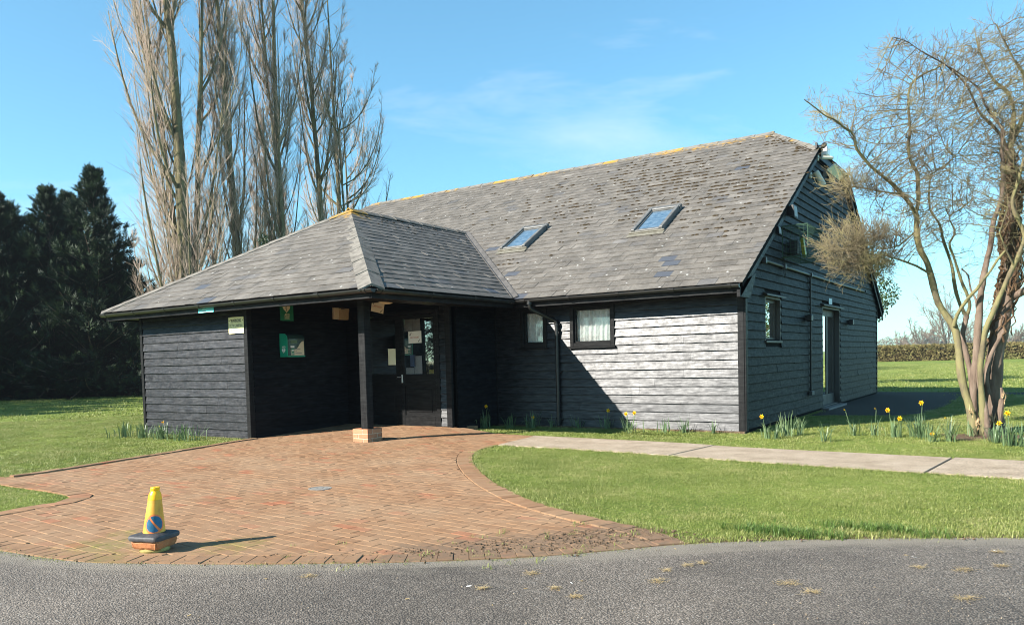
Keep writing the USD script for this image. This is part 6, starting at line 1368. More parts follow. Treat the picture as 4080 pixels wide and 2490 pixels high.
leafy('ivy_clump', 'small dark ivy clump among the poplars just above the wing roof', [iv, iv+[0.1, 0.1, -0.6], iv+[0, 0.1, -1.3]], [0.30, 0.38, 0.40], 900, 0.10, M_holm, 62, cat='ivy')
# far hedge
def hedge(name, label, line, h, wd, n, seed, lsize=0.11):
    r = np.random.default_rng(seed); t = thing(name, label, 'hedge'); L = LineString(line); k = int(L.length/0.8)+2; mb = MB(); rows = []
    for i in range(k):
        q = L.interpolate(L.length*i/(k-1)); q2 = L.interpolate(min(L.length, L.length*i/(k-1)+0.1)); q1 = L.interpolate(max(0, L.length*i/(k-1)-0.1)); d = norm(np.array([q2.x-q1.x, q2.y-q1.y])); e = np.array([-d[1], d[0]])
        hh = h*(0.88+0.06*r.normal()); rows.append([[q.x+e[0]*a, q.y+e[1]*a, z] for a, z in ((-wd*0.40, 0), (-wd*0.42, hh*0.6), (-wd*0.3, hh*0.88), (0, hh*0.93), (wd*0.3, hh*0.88), (wd*0.42, hh*0.6), (wd*0.40, 0))])
    rows = np.array(rows); v = rows.reshape(-1, 3)+r.normal(0, 0.05, (k*7, 3))*[1, 1, 0.6]; f = [[i*7+j, (i+1)*7+j, (i+1)*7+j+1, i*7+j+1] for i in range(k-1) for j in range(6)]
    mb.add(v, f); obj('core', mb, plain(name+'_core', (0.03, 0.022, 0.014), 1.0, 0.05), t)
    s = r.random(n)*L.length; qs = shapely.line_interpolate_point(L, s); P2 = np.array([[q.x, q.y] for q in qs]); qn = shapely.line_interpolate_point(L, np.minimum(s+0.05, L.length)); D2 = norm(np.array([[q.x, q.y] for q in qn])-P2+1e-9); E2 = np.stack([-D2[:, 1], D2[:, 0]], 1)
    a = r.uniform(0.12*np.pi, 1.0*np.pi, n)*np.where(r.random(n) < 0.5, 1, 1); a = r.uniform(-0.05, 1.05, n)*np.pi
    rr_ = 1+r.normal(0, 0.05, n); P = np.column_stack([P2+E2*(np.cos(a)*wd*0.5*rr_)[:, None], np.where(np.sin(a) > 0.55, h*(0.9+0.1*rr_-0.0)+r.normal(0, 0.09, n), r.random(n)*h)])
    P[:, :2] += r.normal(0, 0.03, (n, 2)); P[:, 2] = np.clip(P[:, 2], 0.02, None)
    d = norm(unit(r, n)+[0, 0, 0.5]); sd = norm(np.cross(d, unit(r, n))); Ls = lsize*r.uniform(0.5, 1.6, n)[:, None]; thin = np.where(r.random(n) < 0.55, 0.10, 0.32)[:, None]
    V = np.stack([P-d*Ls*0.5, P+sd*Ls*thin, P+d*Ls*0.5, P-sd*Ls*thin], 1).reshape(-1, 3); b = np.arange(n)*4
    patch = meshkit.noise(P*np.array([0.35, 0.35, 0.8])+seed); tn = np.clip(r.normal(0.38, 0.2, n)+0.2*(patch-0.5), 0, 0.72); tn = np.where((patch > 0.66) & (P[:, 2] < h*0.6), 1.0, tn)
    obj('leaves', (V, np.vstack([np.stack([b, b+1, b+2], 1), np.stack([b, b+2, b+3], 1)])), M_hedge, t, tone=np.repeat(np.repeat(tn, 4)[:, None], 3, 1))
ha, hb = ground(2107, 870.5), ground(2464, 863.0); hd = norm(hb-ha)
hedge('field_hedge', 'brown clipped hedge across the far side of the lawn', [tuple((ha-hd*7)[:2]), tuple((hb+hd*12)[:2])], 1.50, 1.3, 46000, 71, 0.20)
hedge('field_hedge', 'brown hedge to the right of the lawn, mirrored in the gable door', [(33, -26), (36, 0), (38, 30)], 1.6, 1.3, 9000, 72, 0.18)
# far trees fading in the haze
FAR = [(2283, 330, 29, 'big pale bare tree far away in the haze behind the hedge'), (2216, 380, 17, 'small grey bare tree in the haze left of the big one'), (2250, 400, 15, 'faint bare tree in the haze between the small one and the big one'), (2165, 420, 13, 'faint bare tree far away near the gable'), (2430, 330, 15, 'small round bare tree in the haze right of the trunk cluster'), (2345, 380, 17, 'faint bare tree in the haze just right of the big one')]
for k, (px, dep, H, lb) in enumerate(FAR):
    x, y = treepos(px, dep); bare(x, y, H, 80+k, lb, 9, 0.75, 0.30, M_fartwig, lev=(22, 12), thick=1.1)
ln_a, ln_b = treepos(2050, 460), treepos(2600, 450); r = np.random.default_rng(90); n = 9000
s = r.random(n); P = np.column_stack([ln_a[0]+(ln_b[0]-ln_a[0])*s, ln_a[1]+(ln_b[1]-ln_a[1])*s, np.zeros(n)])+r.normal(0, 2.0, (n, 3)); hs = 3.0+6.5*meshkit.fbm(np.column_stack([s*40, 0*s, 0*s]), 4, 5); P[:, 2] = hs*r.random(n)
d = norm(unit(r, n)+[0, 0, 0.8]); sd = norm(np.cross(d, unit(r, n))); Ls = r.uniform(0.8, 2.2, n)[:, None]
V = np.stack([P-d*Ls*0.5, P+sd*Ls*0.10, P+d*Ls*0.5, P-sd*Ls*0.10], 1).reshape(-1, 3); b = np.arange(n)*4
obj('far_treeline', (V, np.vstack([np.stack([b, b+1, b+2], 1), np.stack([b, b+2, b+3], 1)])), M_fartwig, label='faint line of bare woodland along the horizon', cat='woodland', kind='stuff')

# ------------------------------------------------------------------ the many stemmed tree by the path
DT = 11.62
def zz(x, y): return (1993+0.4016*x, 543.5+0.4016*y)       # measured on an enlargement of the lower half
def z5(x, y): return (1872+0.3614*x, 0.3614*y)             # and of the upper half
def stem(pts, dd):
    """world points of a stem: picture measurements, each with its own distance"""
    return np.array([at(px, py, DT+q) for (px, py), q in zip(pts, np.linspace(dd[0], dd[1], len(pts)) if np.ndim(dd) == 1 and len(dd) == 2 else dd)])
STEMS = [   # (points, distance offsets, radius at the foot, at the end, mossy)
    ([zz(*p) for p in ((868, 1215), (850, 1090), (815, 980), (795, 880), (783, 760), (768, 650), (752, 600), (705, 535), (655, 450), (625, 340), (592, 220), (545, 130), (530, 30))]+[z5(*p) for p in ((925, 1450), (915, 1420))], (-0.05, 0.35), 0.062, 0.040, 1),
    ([z5(*p) for p in ((915, 1420), (870, 1345), (820, 1290), (775, 1240), (700, 1175), (620, 1110), (560, 1040), (520, 985), (500, 895), (440, 850), (380, 800), (320, 775), (250, 720), (175, 665))], (0.35, -0.6), 0.034, 0.006, 1),
    ([z5(*p) for p in ((915, 1420), (935, 1330), (933, 1240), (930, 1160), (895, 1100), (870, 1020), (868, 950), (880, 880), (872, 760), (868, 640), (890, 560), (960, 500), (1080, 440), (1115, 370), (1130, 320))], (0.35, 0.2), 0.034, 0.007, 1),
    ([zz(*p) for p in ((752, 600), (768, 545), (790, 500), (820, 460), (850, 420), (890, 380), (930, 320), (965, 280), (1010, 210), (1060, 150))], (0.05, -0.45), 0.030, 0.014, 1),
    ([zz(*p) for p in ((872, 1150), (868, 1020), (855, 900), (836, 800), (808, 700), (803, 660), (818, 590), (828, 540))], (0.25, 0.4), 0.045, 0.040, 0),
    ([zz(*p) for p in ((828, 540), (785, 460), (758, 360), (742, 250), (715, 160), (690, 90), (670, 0))]+[z5(*p) for p in ((1010, 1380), (1005, 1270), (1020, 1170), (1100, 1110), (1200, 1020))], (0.4, 1.0), 0.030, 0.007, 1),
    ([zz(*p) for p in ((828, 540), (848, 470), (835, 420), (805, 350), (775, 260), (750, 180), (725, 110), (760, 40))]+[z5(*p) for p in ((1140, 1450), (1220, 1390), (1290, 1330))], (0.4, 0.1), 0.028, 0.008, 1),
    ([zz(*p) for p in ((880, 1215), (868, 1090), (872, 950), (888, 800), (892, 690), (902, 560), (912, 430), (925, 330), (950, 210), (975, 100), (985, 0))]+[z5(*p) for p in ((1490, 1300), (1500, 1150), (1490, 1000), (1500, 880), (1450, 800), (1380, 700), (1340, 600), (1250, 520), (1160, 460), (1110, 430))], (0.0, -0.3), 0.068, 0.007, 0),
    ([zz(*p) for p in ((930, 1215), (925, 1090), (915, 960), (910, 850), (925, 740), (935, 650), (985, 520), (1025, 430), (1060, 350), (1090, 280), (1150, 150), (1175, 70))]+[z5(*p) for p in ((1560, 1350), (1600, 1200), (1640, 1050))], (-0.15, -0.5), 0.048, 0.020, 1),
    ([zz(*p) for p in ((992, 1200), (978, 1070), (985, 920), (1003, 760), (1030, 620), (1055, 490), (1078, 370), (1100, 260), (1095, 120), (1085, 0))]+[z5(*p) for p in ((1555, 1400), (1560, 1250), (1540, 1100), (1530, 1000))], (0.1, 0.2), 0.135, 0.085, 0),
    ([z5(*p) for p in ((1530, 1000), (1480, 900), (1420, 830), (1350, 760), (1250, 560), (1180, 490), (1110, 430), (1040, 390), (950, 340), (850, 275), (765, 250))], (0.2, -0.5), 0.024, 0.004, 0),
    ([z5(*p) for p in ((1530, 1000), (1560, 880), (1570, 740), (1530, 620), (1440, 540), (1380, 430), (1330, 300), (1310, 190))], (0.2, 0.7), 0.040, 0.006, 1),
    ([z5(*p) for p in ((1530, 1000), (1600, 860), (1650, 700), (1640, 520), (1560, 380), (1500, 260), (1450, 160))], (0.2, -0.1), 0.040, 0.006, 1),
    ([zz(*p) for p in ((952, 1240), (950, 1150), (935, 1060), (915, 1000), (902, 940), (897, 860))], (-0.25, -0.1), 0.036, 0.026, 0),
    ([zz(*p) for p in ((1085, 440), (1130, 412), (1180, 385), (1230, 350), (1290, 300))], (0.15, -0.3), 0.058, 0.038, 0),
    ([zz(*p) for p in ((962, 1010), (948, 900), (965, 800), (1000, 720), (1045, 640), (1060, 560))], (-0.12, 0.05), 0.034, 0.026, 0),
    ([zz(*p) for p in ((890, 490), (880, 430), (860, 400), (848, 350), (840, 300), (800, 260))], (0.05, 0.5), 0.018, 0.010, 0),
]
tree = thing('many_stemmed_tree', 'bare many stemmed tree with mossy trunks beside the concrete path', 'tree')
nodes_p, nodes_par, stem_r = [], [], {}
starts = []
for pts, dd, ra, rb_, mossy in STEMS:
    W = stem(pts, dd); t_ = np.r_[0, np.cumsum(np.linalg.norm(np.diff(W, axis=0), axis=1))]; n = max(6, int(t_[-1]/0.07)); s = np.linspace(0, t_[-1], n)
    from scipy.interpolate import PchipInterpolator
    Q = np.stack([PchipInterpolator(t_, W[:, j])(s) for j in range(3)], 1)
    if W[0, 2] < 0.35: Q[0, 2] = min(Q[0, 2], -0.03)
    rad = np.linspace(ra, rb_, n)*(1+0.08*np.sin(s*9+ra*100)); rad[:3] *= np.array([1.25, 1.12, 1.04]) if W[0, 2] < 0.35 else 1
    v, f = tubes(Q[None], rad[None], 10); v = v+0.012*(meshkit.noise(v*14)[:, None]-0.5)*norm(v-np.repeat(Q, 10, 0))*min(1, ra/0.05)
    obj('stem', (v, f), M_treebark if mossy else M_brownbark, tree, smooth=60); starts.append((Q, rad))
# broken stumps and split wood at the foot
def branchlet(pts, r0_, r1_, m, name, dd=(0, 0)):
    W = stem(pts, dd); mb = MB(); mb.tube(W, np.linspace(r0_, r1_, len(W)), 9); obj(name, mb, m, tree)
branchlet([zz(*p) for p in ((1018, 1190), (1030, 1110), (1042, 1040))], 0.045, 0.040, M_brownbark, 'stump', (-0.1, -0.1)); branchlet([zz(*p) for p in ((1042, 1045), (1040, 1000), (1037, 968))], 0.022, 0.018, M_brownbark, 'stump', (-0.1, -0.1))
srng2 = np.random.default_rng(95); mb = MB()
for cx, cy, n in ((895, 1195, 40), (985, 1160, 26), (1050, 1035, 14), (853, 1120, 10)):
    for _ in range(n):
        a = zz(cx+srng2.normal(0, 10), cy+srng2.normal(0, 16)); p = at(a[0], a[1], DT-0.13+srng2.normal(0, 0.03)); L = srng2.uniform(0.04, 0.13); d = norm(np.array([srng2.normal(0, 0.25), srng2.normal(0, 0.25), 1])); s = norm(np.cross(d, unit(srng2, 1)[0]))*srng2.uniform(0.005, 0.013)
        mb.add(np.array([p-s, p+s, p+d*L, p+np.cross(s, d)*0.8]), [[0, 1, 2], [1, 3, 2], [3, 0, 2]])
obj('split_wood', mb, M_splint, tree)
# dead ivy matted on the thick trunk
mb = MB(); Q, rad = starts[9]; irng = np.random.default_rng(96); P = []
for _ in range(150):
    i0 = irng.integers(int(len(Q)*0.40), len(Q)-6); n = 8; a = irng.uniform(0, 2*np.pi); pts = []
    step = irng.choice([1, 1, -1])
    for j in range(n):
        i = np.clip(i0+j*step, 0, len(Q)-1); a += irng.normal(0, 0.25); pts.append(Q[i]+np.array([math.cos(a), math.sin(a), 0])*(rad[i]+irng.uniform(0.004, 0.06))+irng.normal(0, 0.012, 3))
    P.append(pts)
v, f = tubes(np.array(P), np.repeat(irng.uniform(0.005, 0.016, len(P))[:, None], 8, 1), 5); mb.add(v, f)
obj('dead_ivy', mb, M_deadivy, tree)
# crown grown into the volumes that the photograph shows full of twigs
VOL = [((2360, 330), (150, 200), 1.25, 3600), ((2200, 330), (135, 130), 1.0, 1700), ((2035, 300), (95, 62), 0.6, 500), ((2120, 250), (90, 60), 0.6, 380), ((2062, 602), (98, 74), 0.55, 1900), ((2052, 447), (62, 34), 0.35, 560), ((2235, 500), (140, 100), 0.9, 1000),
    ((2440, 560), (55, 120), 0.8, 420), ((2410, 120), (90, 70), 0.9, 900), ((2280, 170), (95, 75), 0.8, 520), ((2420, 420), (80, 130), 0.9, 800), ((2135, 400), (80, 50), 0.6, 300), ((2530, 300), (90, 220), 1.2, 900), ((2150, 130), (55, 45), 0.5, 110), ((1965, 260), (38, 26), 0.35, 70)]
vr = np.random.default_rng(97); A = []
for (cx, cy), (rx, ry), rd, n in VOL:
    q = unit(vr, n)*(vr.random(n)**0.42)[:, None]; k = DT*4080/2464/F_PX
    A.append(at(cx, cy, DT+0.1)+np.outer(q[:, 0]*rx*k, rt)+np.outer(q[:, 1]*ry*k, up)+np.outer(q[:, 2]*rd, fw))
A = np.vstack(A)
# a limb out to the dense lobe
for pts, dd, ra, rb_ in (([(2240, 660), (2205, 640), (2165, 625), (2130, 615), (2095, 612), (2060, 605), (2030, 600)], (0.2, -0.1), 0.018, 0.006), ([(2200, 560), (2165, 590), (2130, 600), (2100, 590), (2070, 575)], (0.4, 0.1), 0.014, 0.006), ([(2185, 470), (2150, 465), (2110, 460), (2070, 452), (2040, 448)], (0.3, 0.0), 0.014, 0.005),
    ([(2440, 640), (2420, 600), (2405, 560), (2425, 500)], (-0.4, -0.6), 0.016, 0.006)):
    W = stem(pts, dd); v, f = tubes(W[None], np.linspace(ra, rb_, len(W))[None], 7); obj('limb', (v, f), M_treebark, tree, smooth=True); n = max(6, int(np.linalg.norm(W[-1]-W[0])/0.07)); s = np.linspace(0, len(W)-1, n); starts.append((np.stack([np.interp(s, np.arange(len(W)), W[:, j]) for j in range(3)], 1), np.linspace(ra, rb_, n)))
N = []; par = []; base_n = 0
for q, (Q, rad) in enumerate(starts):
    sel = Q[(Q[:, 2] > 1.7)]
    for p in sel: N.append(p); par.append(-1)
N = list(N); alive = np.ones(len(A), bool); STEP, KILL, INF = 0.11, 0.19, 1.0
active_from = 0
n_base = len(N)
for it in range(80):
    T = cKDTree(np.array(N)); idx = np.where(alive)[0]
    if len(idx) == 0: break
    dd_, nn_ = T.query(A[idx], distance_upper_bound=INF)
    ok = np.isfinite(dd_)
    if not ok.any(): break
    dirs = {}
    vec = norm(A[idx[ok]]-np.array(N)[nn_[ok]]); un, inv = np.unique(nn_[ok], return_inverse=True)
    acc = np.zeros((len(un), 3)); np.add.at(acc, inv, vec)
    acc = norm(acc+vr.normal(0, 0.22, acc.shape)+np.array([0, 0, 0.06])); new = np.array(N)[un]+acc*STEP
    d2, _ = T.query(new); good = d2 > STEP*0.5
    for p, i in zip(new[good], un[good]): N.append(p); par.append(int(i))
    T2 = cKDTree(new) if len(new) else None
    d3, _ = T2.query(A[idx]); alive[idx[d3 < KILL]] = False
    if good.sum() == 0: break
N = np.array(N); par = np.array(par); ch = np.where(par >= 0)[0]
wgt = np.zeros(len(N)); 
for i in ch[::-1]: wgt[i] += 1; wgt[par[i]] += wgt[i]
Rn = 0.0032*np.clip(wgt, 1, 60)**0.42
P = np.stack([N[par[ch]], N[ch]], 1); R = np.stack([np.minimum(Rn[par[ch]], Rn[ch]*1.5), Rn[ch]], 1)
base_i = par[ch] < n_base; R[base_i, 0] = R[base_i, 1]*1.2
mb = MB(); v, f = tubes(P, R, 5); mb.add(v, f)
obj('branches', mb, M_treetwig, tree)
# side twigs fork off the branches nearly straight, with a bud end on each
lobe = np.zeros(len(N), bool)
for (cx, cy), rr0 in (((2062, 602), 0.62), ((2052, 447), 0.42)): lobe |= np.linalg.norm(N-at(cx, cy, DT+0.1), axis=1) < rr0
kk = ch[wgt[ch] < 40]; m = 2; ii = np.concatenate([np.repeat(kk, m), np.repeat(kk[lobe[kk]], 6)]); d0 = norm(N[ii]-N[par[ii]]); L1 = vr.uniform(0.10, 0.40, len(ii)); st_ = N[par[ii]]+(N[ii]-N[par[ii]])*vr.random((len(ii), 1))
T1 = grow(st_, norm(d0+unit(vr, len(ii))*1.0+[0, 0, 0.1]), L1, vr, 5, 0, 0.24, 0.05, vr); r1 = 0.0017+0.0035*L1
mb = MB(); v, f = tubes(T1, radii(r1, r1*0.6, 5), 3); mb.add(v, f)
q = 4; jj = np.repeat(np.arange(len(ii)), q); tt = vr.uniform(0.2, 1.0, len(jj)); Pq, Dq = along(T1[jj], tt)
T3 = grow(Pq, norm(Dq+unit(vr, len(jj))*0.8+[0, 0, 0.1]), vr.uniform(0.03, 0.13, len(jj)), vr, 3, 0, 0.12, 0.05, vr); r3 = np.full(len(jj), 0.0019); v, f = tubes(T3, radii(r3, r3*1.05, 3), 3); mb.add(v, f)
# the stems carry short spurs as well
sp = np.vstack([Q[(Q[:, 2] > 1.9)] for Q, _ in starts]); sp = np.repeat(sp, 2, 0); T4 = grow(sp, norm(unit(vr, len(sp))+[0, 0, 0.3]), vr.uniform(0.05, 0.3, len(sp)), vr, 4, 0, 0.15, 0.04, vr); r4 = np.full(len(sp), 0.0026); v, f = tubes(T4, radii(r4, r4*0.6, 4), 3); mb.add(v, f)
obj('twigs', mb, M_treetwig, tree)
print('tree nodes', len(N), 'twigs', len(ii))

# ------------------------------------------------------------------ daffodils
def blade(V, Fc, T, b, az, h, w, lean, r, tone):
    d = np.array([math.cos(az), math.sin(az), 0]); s = np.array([-d[1], d[0], 0]); k0 = len(V); k = 6; fold = r.random() < 0.25
    p = np.array(b, float); ang = lean*0.3
    for i in range(k):
        f_ = i/(k-1); ww = w*(1.0 if f_ < 0.7 else 1-(f_-0.7)/0.3*0.85)
        V += [p-s*ww, p+s*ww]; T += [[tone+0.15*f_]*3]*2
        ang += lean*0.28*(0.6+f_)+(0.9 if fold and i == 3 else 0)
        p = p+(d*math.sin(ang)+np.array([0, 0, math.cos(ang)]))*h/(k-1)
    for i in range(k-1): a = k0+2*i; Fc += [[a, a+1, a+3], [a, a+3, a+2]]
def flower_mesh(c, d, s=1.0):
    F = frame_to(d); pet = MB(); 
    for i in range(6):
        a = i*np.pi/3+0.2; u = F[:, 0]*math.cos(a)+F[:, 1]*math.sin(a); w = np.cross(F[:, 2], u); n = F[:, 2]
        v = np.array([c+n*0.0*s, c+(u*0.020+w*0.012-n*0.002)*s, c+(u*0.042+n*0.004)*s, c+(u*0.020-w*0.012-n*0.002)*s]); pet.add(v, [[0, 1, 2], [0, 2, 3]])
    tr = MB(); a = np.arange(10)*2*np.pi/10; v = []
    for r_, z_ in ((0.008, 0.0), (0.010, 0.015), (0.012, 0.026), (0.017, 0.031)): v.append(c+s*(r_*np.cos(a)[:, None]*F[:, 0]+r_*np.sin(a)[:, None]*F[:, 1]+z_*F[:, 2]))
    v = np.vstack(v); tr.add(v, [[j*10+i, j*10+(i+1) % 10, (j+1)*10+(i+1) % 10, (j+1)*10+i] for j in range(3) for i in range(10)])
    return pet, tr
def daffodil(x, y, n0, h, spread, flowers, seed, label, group=None, z=0.0):
    n = int(n0*1.5); r = np.random.default_rng(seed); t = thing('daffodil_clump', label, 'daffodils', (x, y, z), group=group); V, Fc, T = [], [], []
    for _ in range(n):
        a = r.uniform(0, 2*np.pi); rad = abs(r.normal(0, spread)); b = [rad*math.cos(a), rad*math.sin(a), -0.01]
        blade(V, Fc, T, b, a+r.normal(0, 0.7), h*r.uniform(0.6, 1.15), r.uniform(0.0045, 0.0075), abs(r.normal(0.28, 0.2)), r, np.clip(r.normal(0.45, 0.2), 0.05, 0.9))
    obj('leaves', (np.array(V), np.array(Fc)), M_daffleaf, t, tone=np.array(T))
    for (dx, dy, fh, bud) in flowers:
        ln_ = norm(np.array([r.normal(-0.3, 0.3), -0.8+r.normal(0, 0.2), 0.12])); top_ = np.array([dx, dy, fh]); mb = MB(); mb.tube(np.array([[dx*0.3, dy*0.3, -0.01], [dx*0.6, dy*0.6, fh*0.5], top_-[0, 0, 0.02], top_, top_+ln_*0.02]), 0.0035, 6, tone=(0.5, 0.5, 0.5)); st_ = obj('flower_stem', mb, M_daffleaf, t)
        if bud: mb = MB(); mb.lathe([(0, 0), (0.007, 0.008), (0.008, 0.02), (0.004, 0.034), (0, 0.038)], top_+ln_*0.015, 8, axis=ln_+[0, 0, 0.4]); obj('bud', mb, M_petal, t)
        else:
            pe, tp = flower_mesh(top_+ln_*0.03, ln_, 1.0); fl = obj('petals', pe, M_petal, t); obj('trumpet', tp, M_trumpet, fl)
    return t
G_ = lambda px, py: ground(px, py)[:2]
D = [(1165, 1030, 22, 0.32, 0.07, [(0.12, -0.05, 0.42, 0)], 'daffodil clump with one tall flower in the wing shadow beside the porch'), (1225, 1030, 16, 0.30, 0.06, [], 'flowerless daffodil leaves second in the row in the wing shadow'), (1280, 1030, 22, 0.32, 0.08, [(0.06, 0, 0.20, 0)], 'daffodil clump with one low flower in the wing shadow'),
    (1335, 1028, 10, 0.26, 0.05, [], 'few daffodil leaves at the foot of the downpipe'), (1400, 1030, 12, 0.28, 0.06, [], 'few shaded daffodil leaves right of the downpipe'), (1460, 1034, 16, 0.28, 0.07, [(0.02, 0, 0.34, 0)], 'daffodil clump with one flower at the edge of the shadow'),
    (1515, 1042, 26, 0.30, 0.08, [(-0.04, 0, 0.32, 0), (0.12, -0.02, 0.34, 0)], 'daffodil clump with two flowers on the sunlit wall'), (1600, 1042, 14, 0.26, 0.06, [], 'daffodil leaves right of the two flowered clump'), (1645, 1042, 20, 0.28, 0.07, [], 'tall daffodil leaves near the middle of the pale wall'), (1718, 1044, 12, 0.24, 0.04, [], 'small daffodil clump left of the wall corner'),
    (1845, 1055, 14, 0.26, 0.04, [(-0.05, 0, 0.33, 0)], 'daffodil clump with one flower just right of the wall corner'), (1868, 1056, 12, 0.24, 0.05, [], 'low daffodil leaves beside the flowering clump at the corner'), (1895, 1050, 26, 0.36, 0.06, [], 'tall flowerless daffodil clump by the shaded gable'), (1925, 1046, 12, 0.30, 0.05, [], 'spreading daffodil leaves right of the tall clump'),
    (1985, 1063, 12, 0.34, 0.05, [], 'sprawling daffodil leaves nearest the path'), (2055, 1048, 14, 0.30, 0.04, [(-0.12, 0.02, 0.38, 1)], 'daffodil clump with one bud in the grass'), (2105, 1048, 12, 0.30, 0.05, [(0.02, 0, 0.40, 1)], 'daffodil leaves with a drooping bud'),
    (2150, 1052, 18, 0.30, 0.06, [(-0.06, 0.0, 0.40, 0), (0.10, 0, 0.28, 0)], 'daffodil clump with a tall and a low flower left of the big clump'), (2215, 1052, 60, 0.34, 0.12, [(0.02, 0.02, 0.50, 0)], 'biggest daffodil clump with one flower standing high above it'), (2240, 1062, 20, 0.26, 0.07, [(0.02, 0, 0.10, 0)], 'daffodil leaves in front of the biggest clump'),
    (2285, 1062, 26, 0.34, 0.06, [(-0.03, 0, 0.32, 1)], 'daffodil clump with a bud left of the many stemmed tree'), (2395, 1065, 30, 0.32, 0.09, [(0.05, 0, 0.26, 0)], 'daffodil clump with a low flower in front of the tree'), (2430, 1072, 30, 0.32, 0.07, [(-0.02, 0.05, 0.42, 0)], 'daffodil clump with a big flower right of the tree'), (2458, 1074, 26, 0.30, 0.07, [], 'daffodil clump cut by the right edge of the picture'),
    (2340, 1050, 14, 0.26, 0.10, [], 'thin daffodil leaves at the foot of the tree')]
for k, (px, py, n, h, sp_, fl, lb) in enumerate(D):
    x, y = G_(px, py); y = y if not (px < 1740 and y > -0.12) else -0.14
    daffodil(x, y, n, h, sp_, fl, 200+k, lb)
for k, (px, py, n, fl, lb) in enumerate(((300, 1052, 34, [], 'daffodil leaves at the left end of the clump by the wing'), (345, 1054, 34, [], 'daffodil leaves left of the wing corner board'), (392, 1056, 50, [(0.02, 0.05, 0.30, 0), (-0.03, 0, 0.22, 1)], 'daffodil clump with a flower in front of the wing boards'), (440, 1058, 40, [], 'daffodil leaves below the wing boards'), (468, 1060, 16, [], 'tall daffodil leaves at the right end of the clump by the wing'))):
    x, y = G_(px, py); daffodil(x, min(y, -3.9), n, 0.30, 0.13, fl, 240+k, lb)
# low green weeds at the foot of the sunlit wall
wrng = np.random.default_rng(98)
for k, (px, py, n, lb) in enumerate(((1540, 1046, 330, 'low leafy weeds below the two daffodil flowers'), (1600, 1048, 300, 'low leafy weeds at the middle of the pale wall'), (1690, 1050, 140, 'low leafy weeds near the wall corner'))):
    x, y = G_(px, py); t = thing('weed_patch', lb, 'weeds', (x, min(y, -0.15), 0)); P = np.column_stack([wrng.normal(0, 0.17, n), wrng.normal(0, 0.05, n), np.abs(wrng.normal(0.03, 0.025, n))+0.01])
    d = norm(unit(wrng, n)*[1, 1, 0.35]); s = norm(np.cross(d, [0, 0, 1.0])+wrng.normal(0, 0.2, (n, 3))); L = wrng.uniform(0.012, 0.028, n)[:, None]
    V = np.stack([P-d*L*0.6, P+s*L*0.5, P+d*L*0.7, P-s*L*0.5], 1).reshape(-1, 3); b = np.arange(n)*4
    obj('leaves', (V, np.vstack([np.stack([b, b+1, b+2], 1), np.stack([b, b+2, b+3], 1)])), M_grass, t, tone=np.repeat(np.repeat(wrng.uniform(0.1, 0.6, n), 4)[:, None], 3, 1))
# ================================================================== traffic cone
cone = thing('traffic_cone', 'small yellow no waiting cone on a black base standing on a broken orange one', 'cone', (-1.275, -9.435, 0.0135))
tilt = np.array([0.020, 0.012])      # the cone leans a little
def leaned(v):
    v = np.array(v, float); h = np.clip(v[:, 2]-0.12, 0, None)/0.33; v[:, :2] += np.outer(h, tilt); return v
def body_r(z): return np.interp(z, [0.118, 0.40, 0.418, 0.426, 0.438, 0.447], [0.076, 0.040, 0.034, 0.028, 0.030, 0.030])
def rev(zs, dr=0.0, sides=48): m = MB(); m.lathe([(body_r(z)+dr, z) for z in zs], sides=sides); (v, f), _ = m.get(); return leaned(v), f
obj('sleeve', rev(np.linspace(0.118, 0.362, 12)), M_sleeve, cone, smooth=True)
mb = MB(); mb.lathe([(body_r(0.361)+0.0015, 0.361), (body_r(0.39)+0.001, 0.39), (0.039, 0.402), (0.033, 0.414), (0.0285, 0.420), (0.0285, 0.428), (0.0315, 0.431), (0.0315, 0.444), (0.029, 0.448), (0.012, 0.449), (0.010, 0.440), (0, 0.440)], sides=40); (v, f), _ = mb.get(); obj('top', (leaned(v), f), M_coneyellow, cone, smooth=45)
view_az = math.atan2(CAM[1]+9.435, CAM[0]+1.275)-0.03
def wrap(poly, zc, dr, m, name):
    for g in getattr(poly, 'geoms', [poly]):
        g = g.segmentize(0.008); x0, y0, x1, y1 = g.bounds; v, f = [], []
        n = MB()
        for i in np.arange(x0, x1, 0.008):
            q = g.intersection(sbox(i, y0-1, i+0.008, y1+1))
            for h in getattr(q, 'geoms', [q]):
                if h.geom_type != 'Polygon' or h.area < 1e-8: continue
                vv, ff = trimesh.creation.triangulate_polygon(h, engine='earcut'); vv = np.array(vv); n.add(np.column_stack([vv, 0*vv[:, 0]]), ff)
        (V, Fc), _ = n.get(); z = zc+V[:, 1]; r_ = body_r(z)+dr; a = view_az+V[:, 0]/r_.mean()
        W = np.column_stack([r_*np.cos(a), r_*np.sin(a), z]); W = leaned(W)
        nn = np.cross(W[Fc[:, 1]]-W[Fc[:, 0]], W[Fc[:, 2]]-W[Fc[:, 0]]); out = np.column_stack([np.cos(a), np.sin(a), 0*a])[Fc[:, 0]]
        Fc = np.where((np.einsum('ij,ij->i', nn, out) < 0)[:, None], Fc[:, ::-1], Fc)
        obj(name, (W, Fc), m, cone)
disc = Point(0, 0).buffer(0.068, 40); blue = Point(0, 0).buffer(0.0565, 40); bar = shapely.affinity.rotate(sbox(-0.07, -0.007, 0.07, 0.007), -52, origin=(0, 0))
wrap(disc, 0.196, 0.0012, M_coneorange, 'sign_ring'); wrap(blue.difference(bar), 0.196, 0.0022, M_coneblue, 'sign_disc')
R45 = rotz(view_az+math.pi/4+0.10)
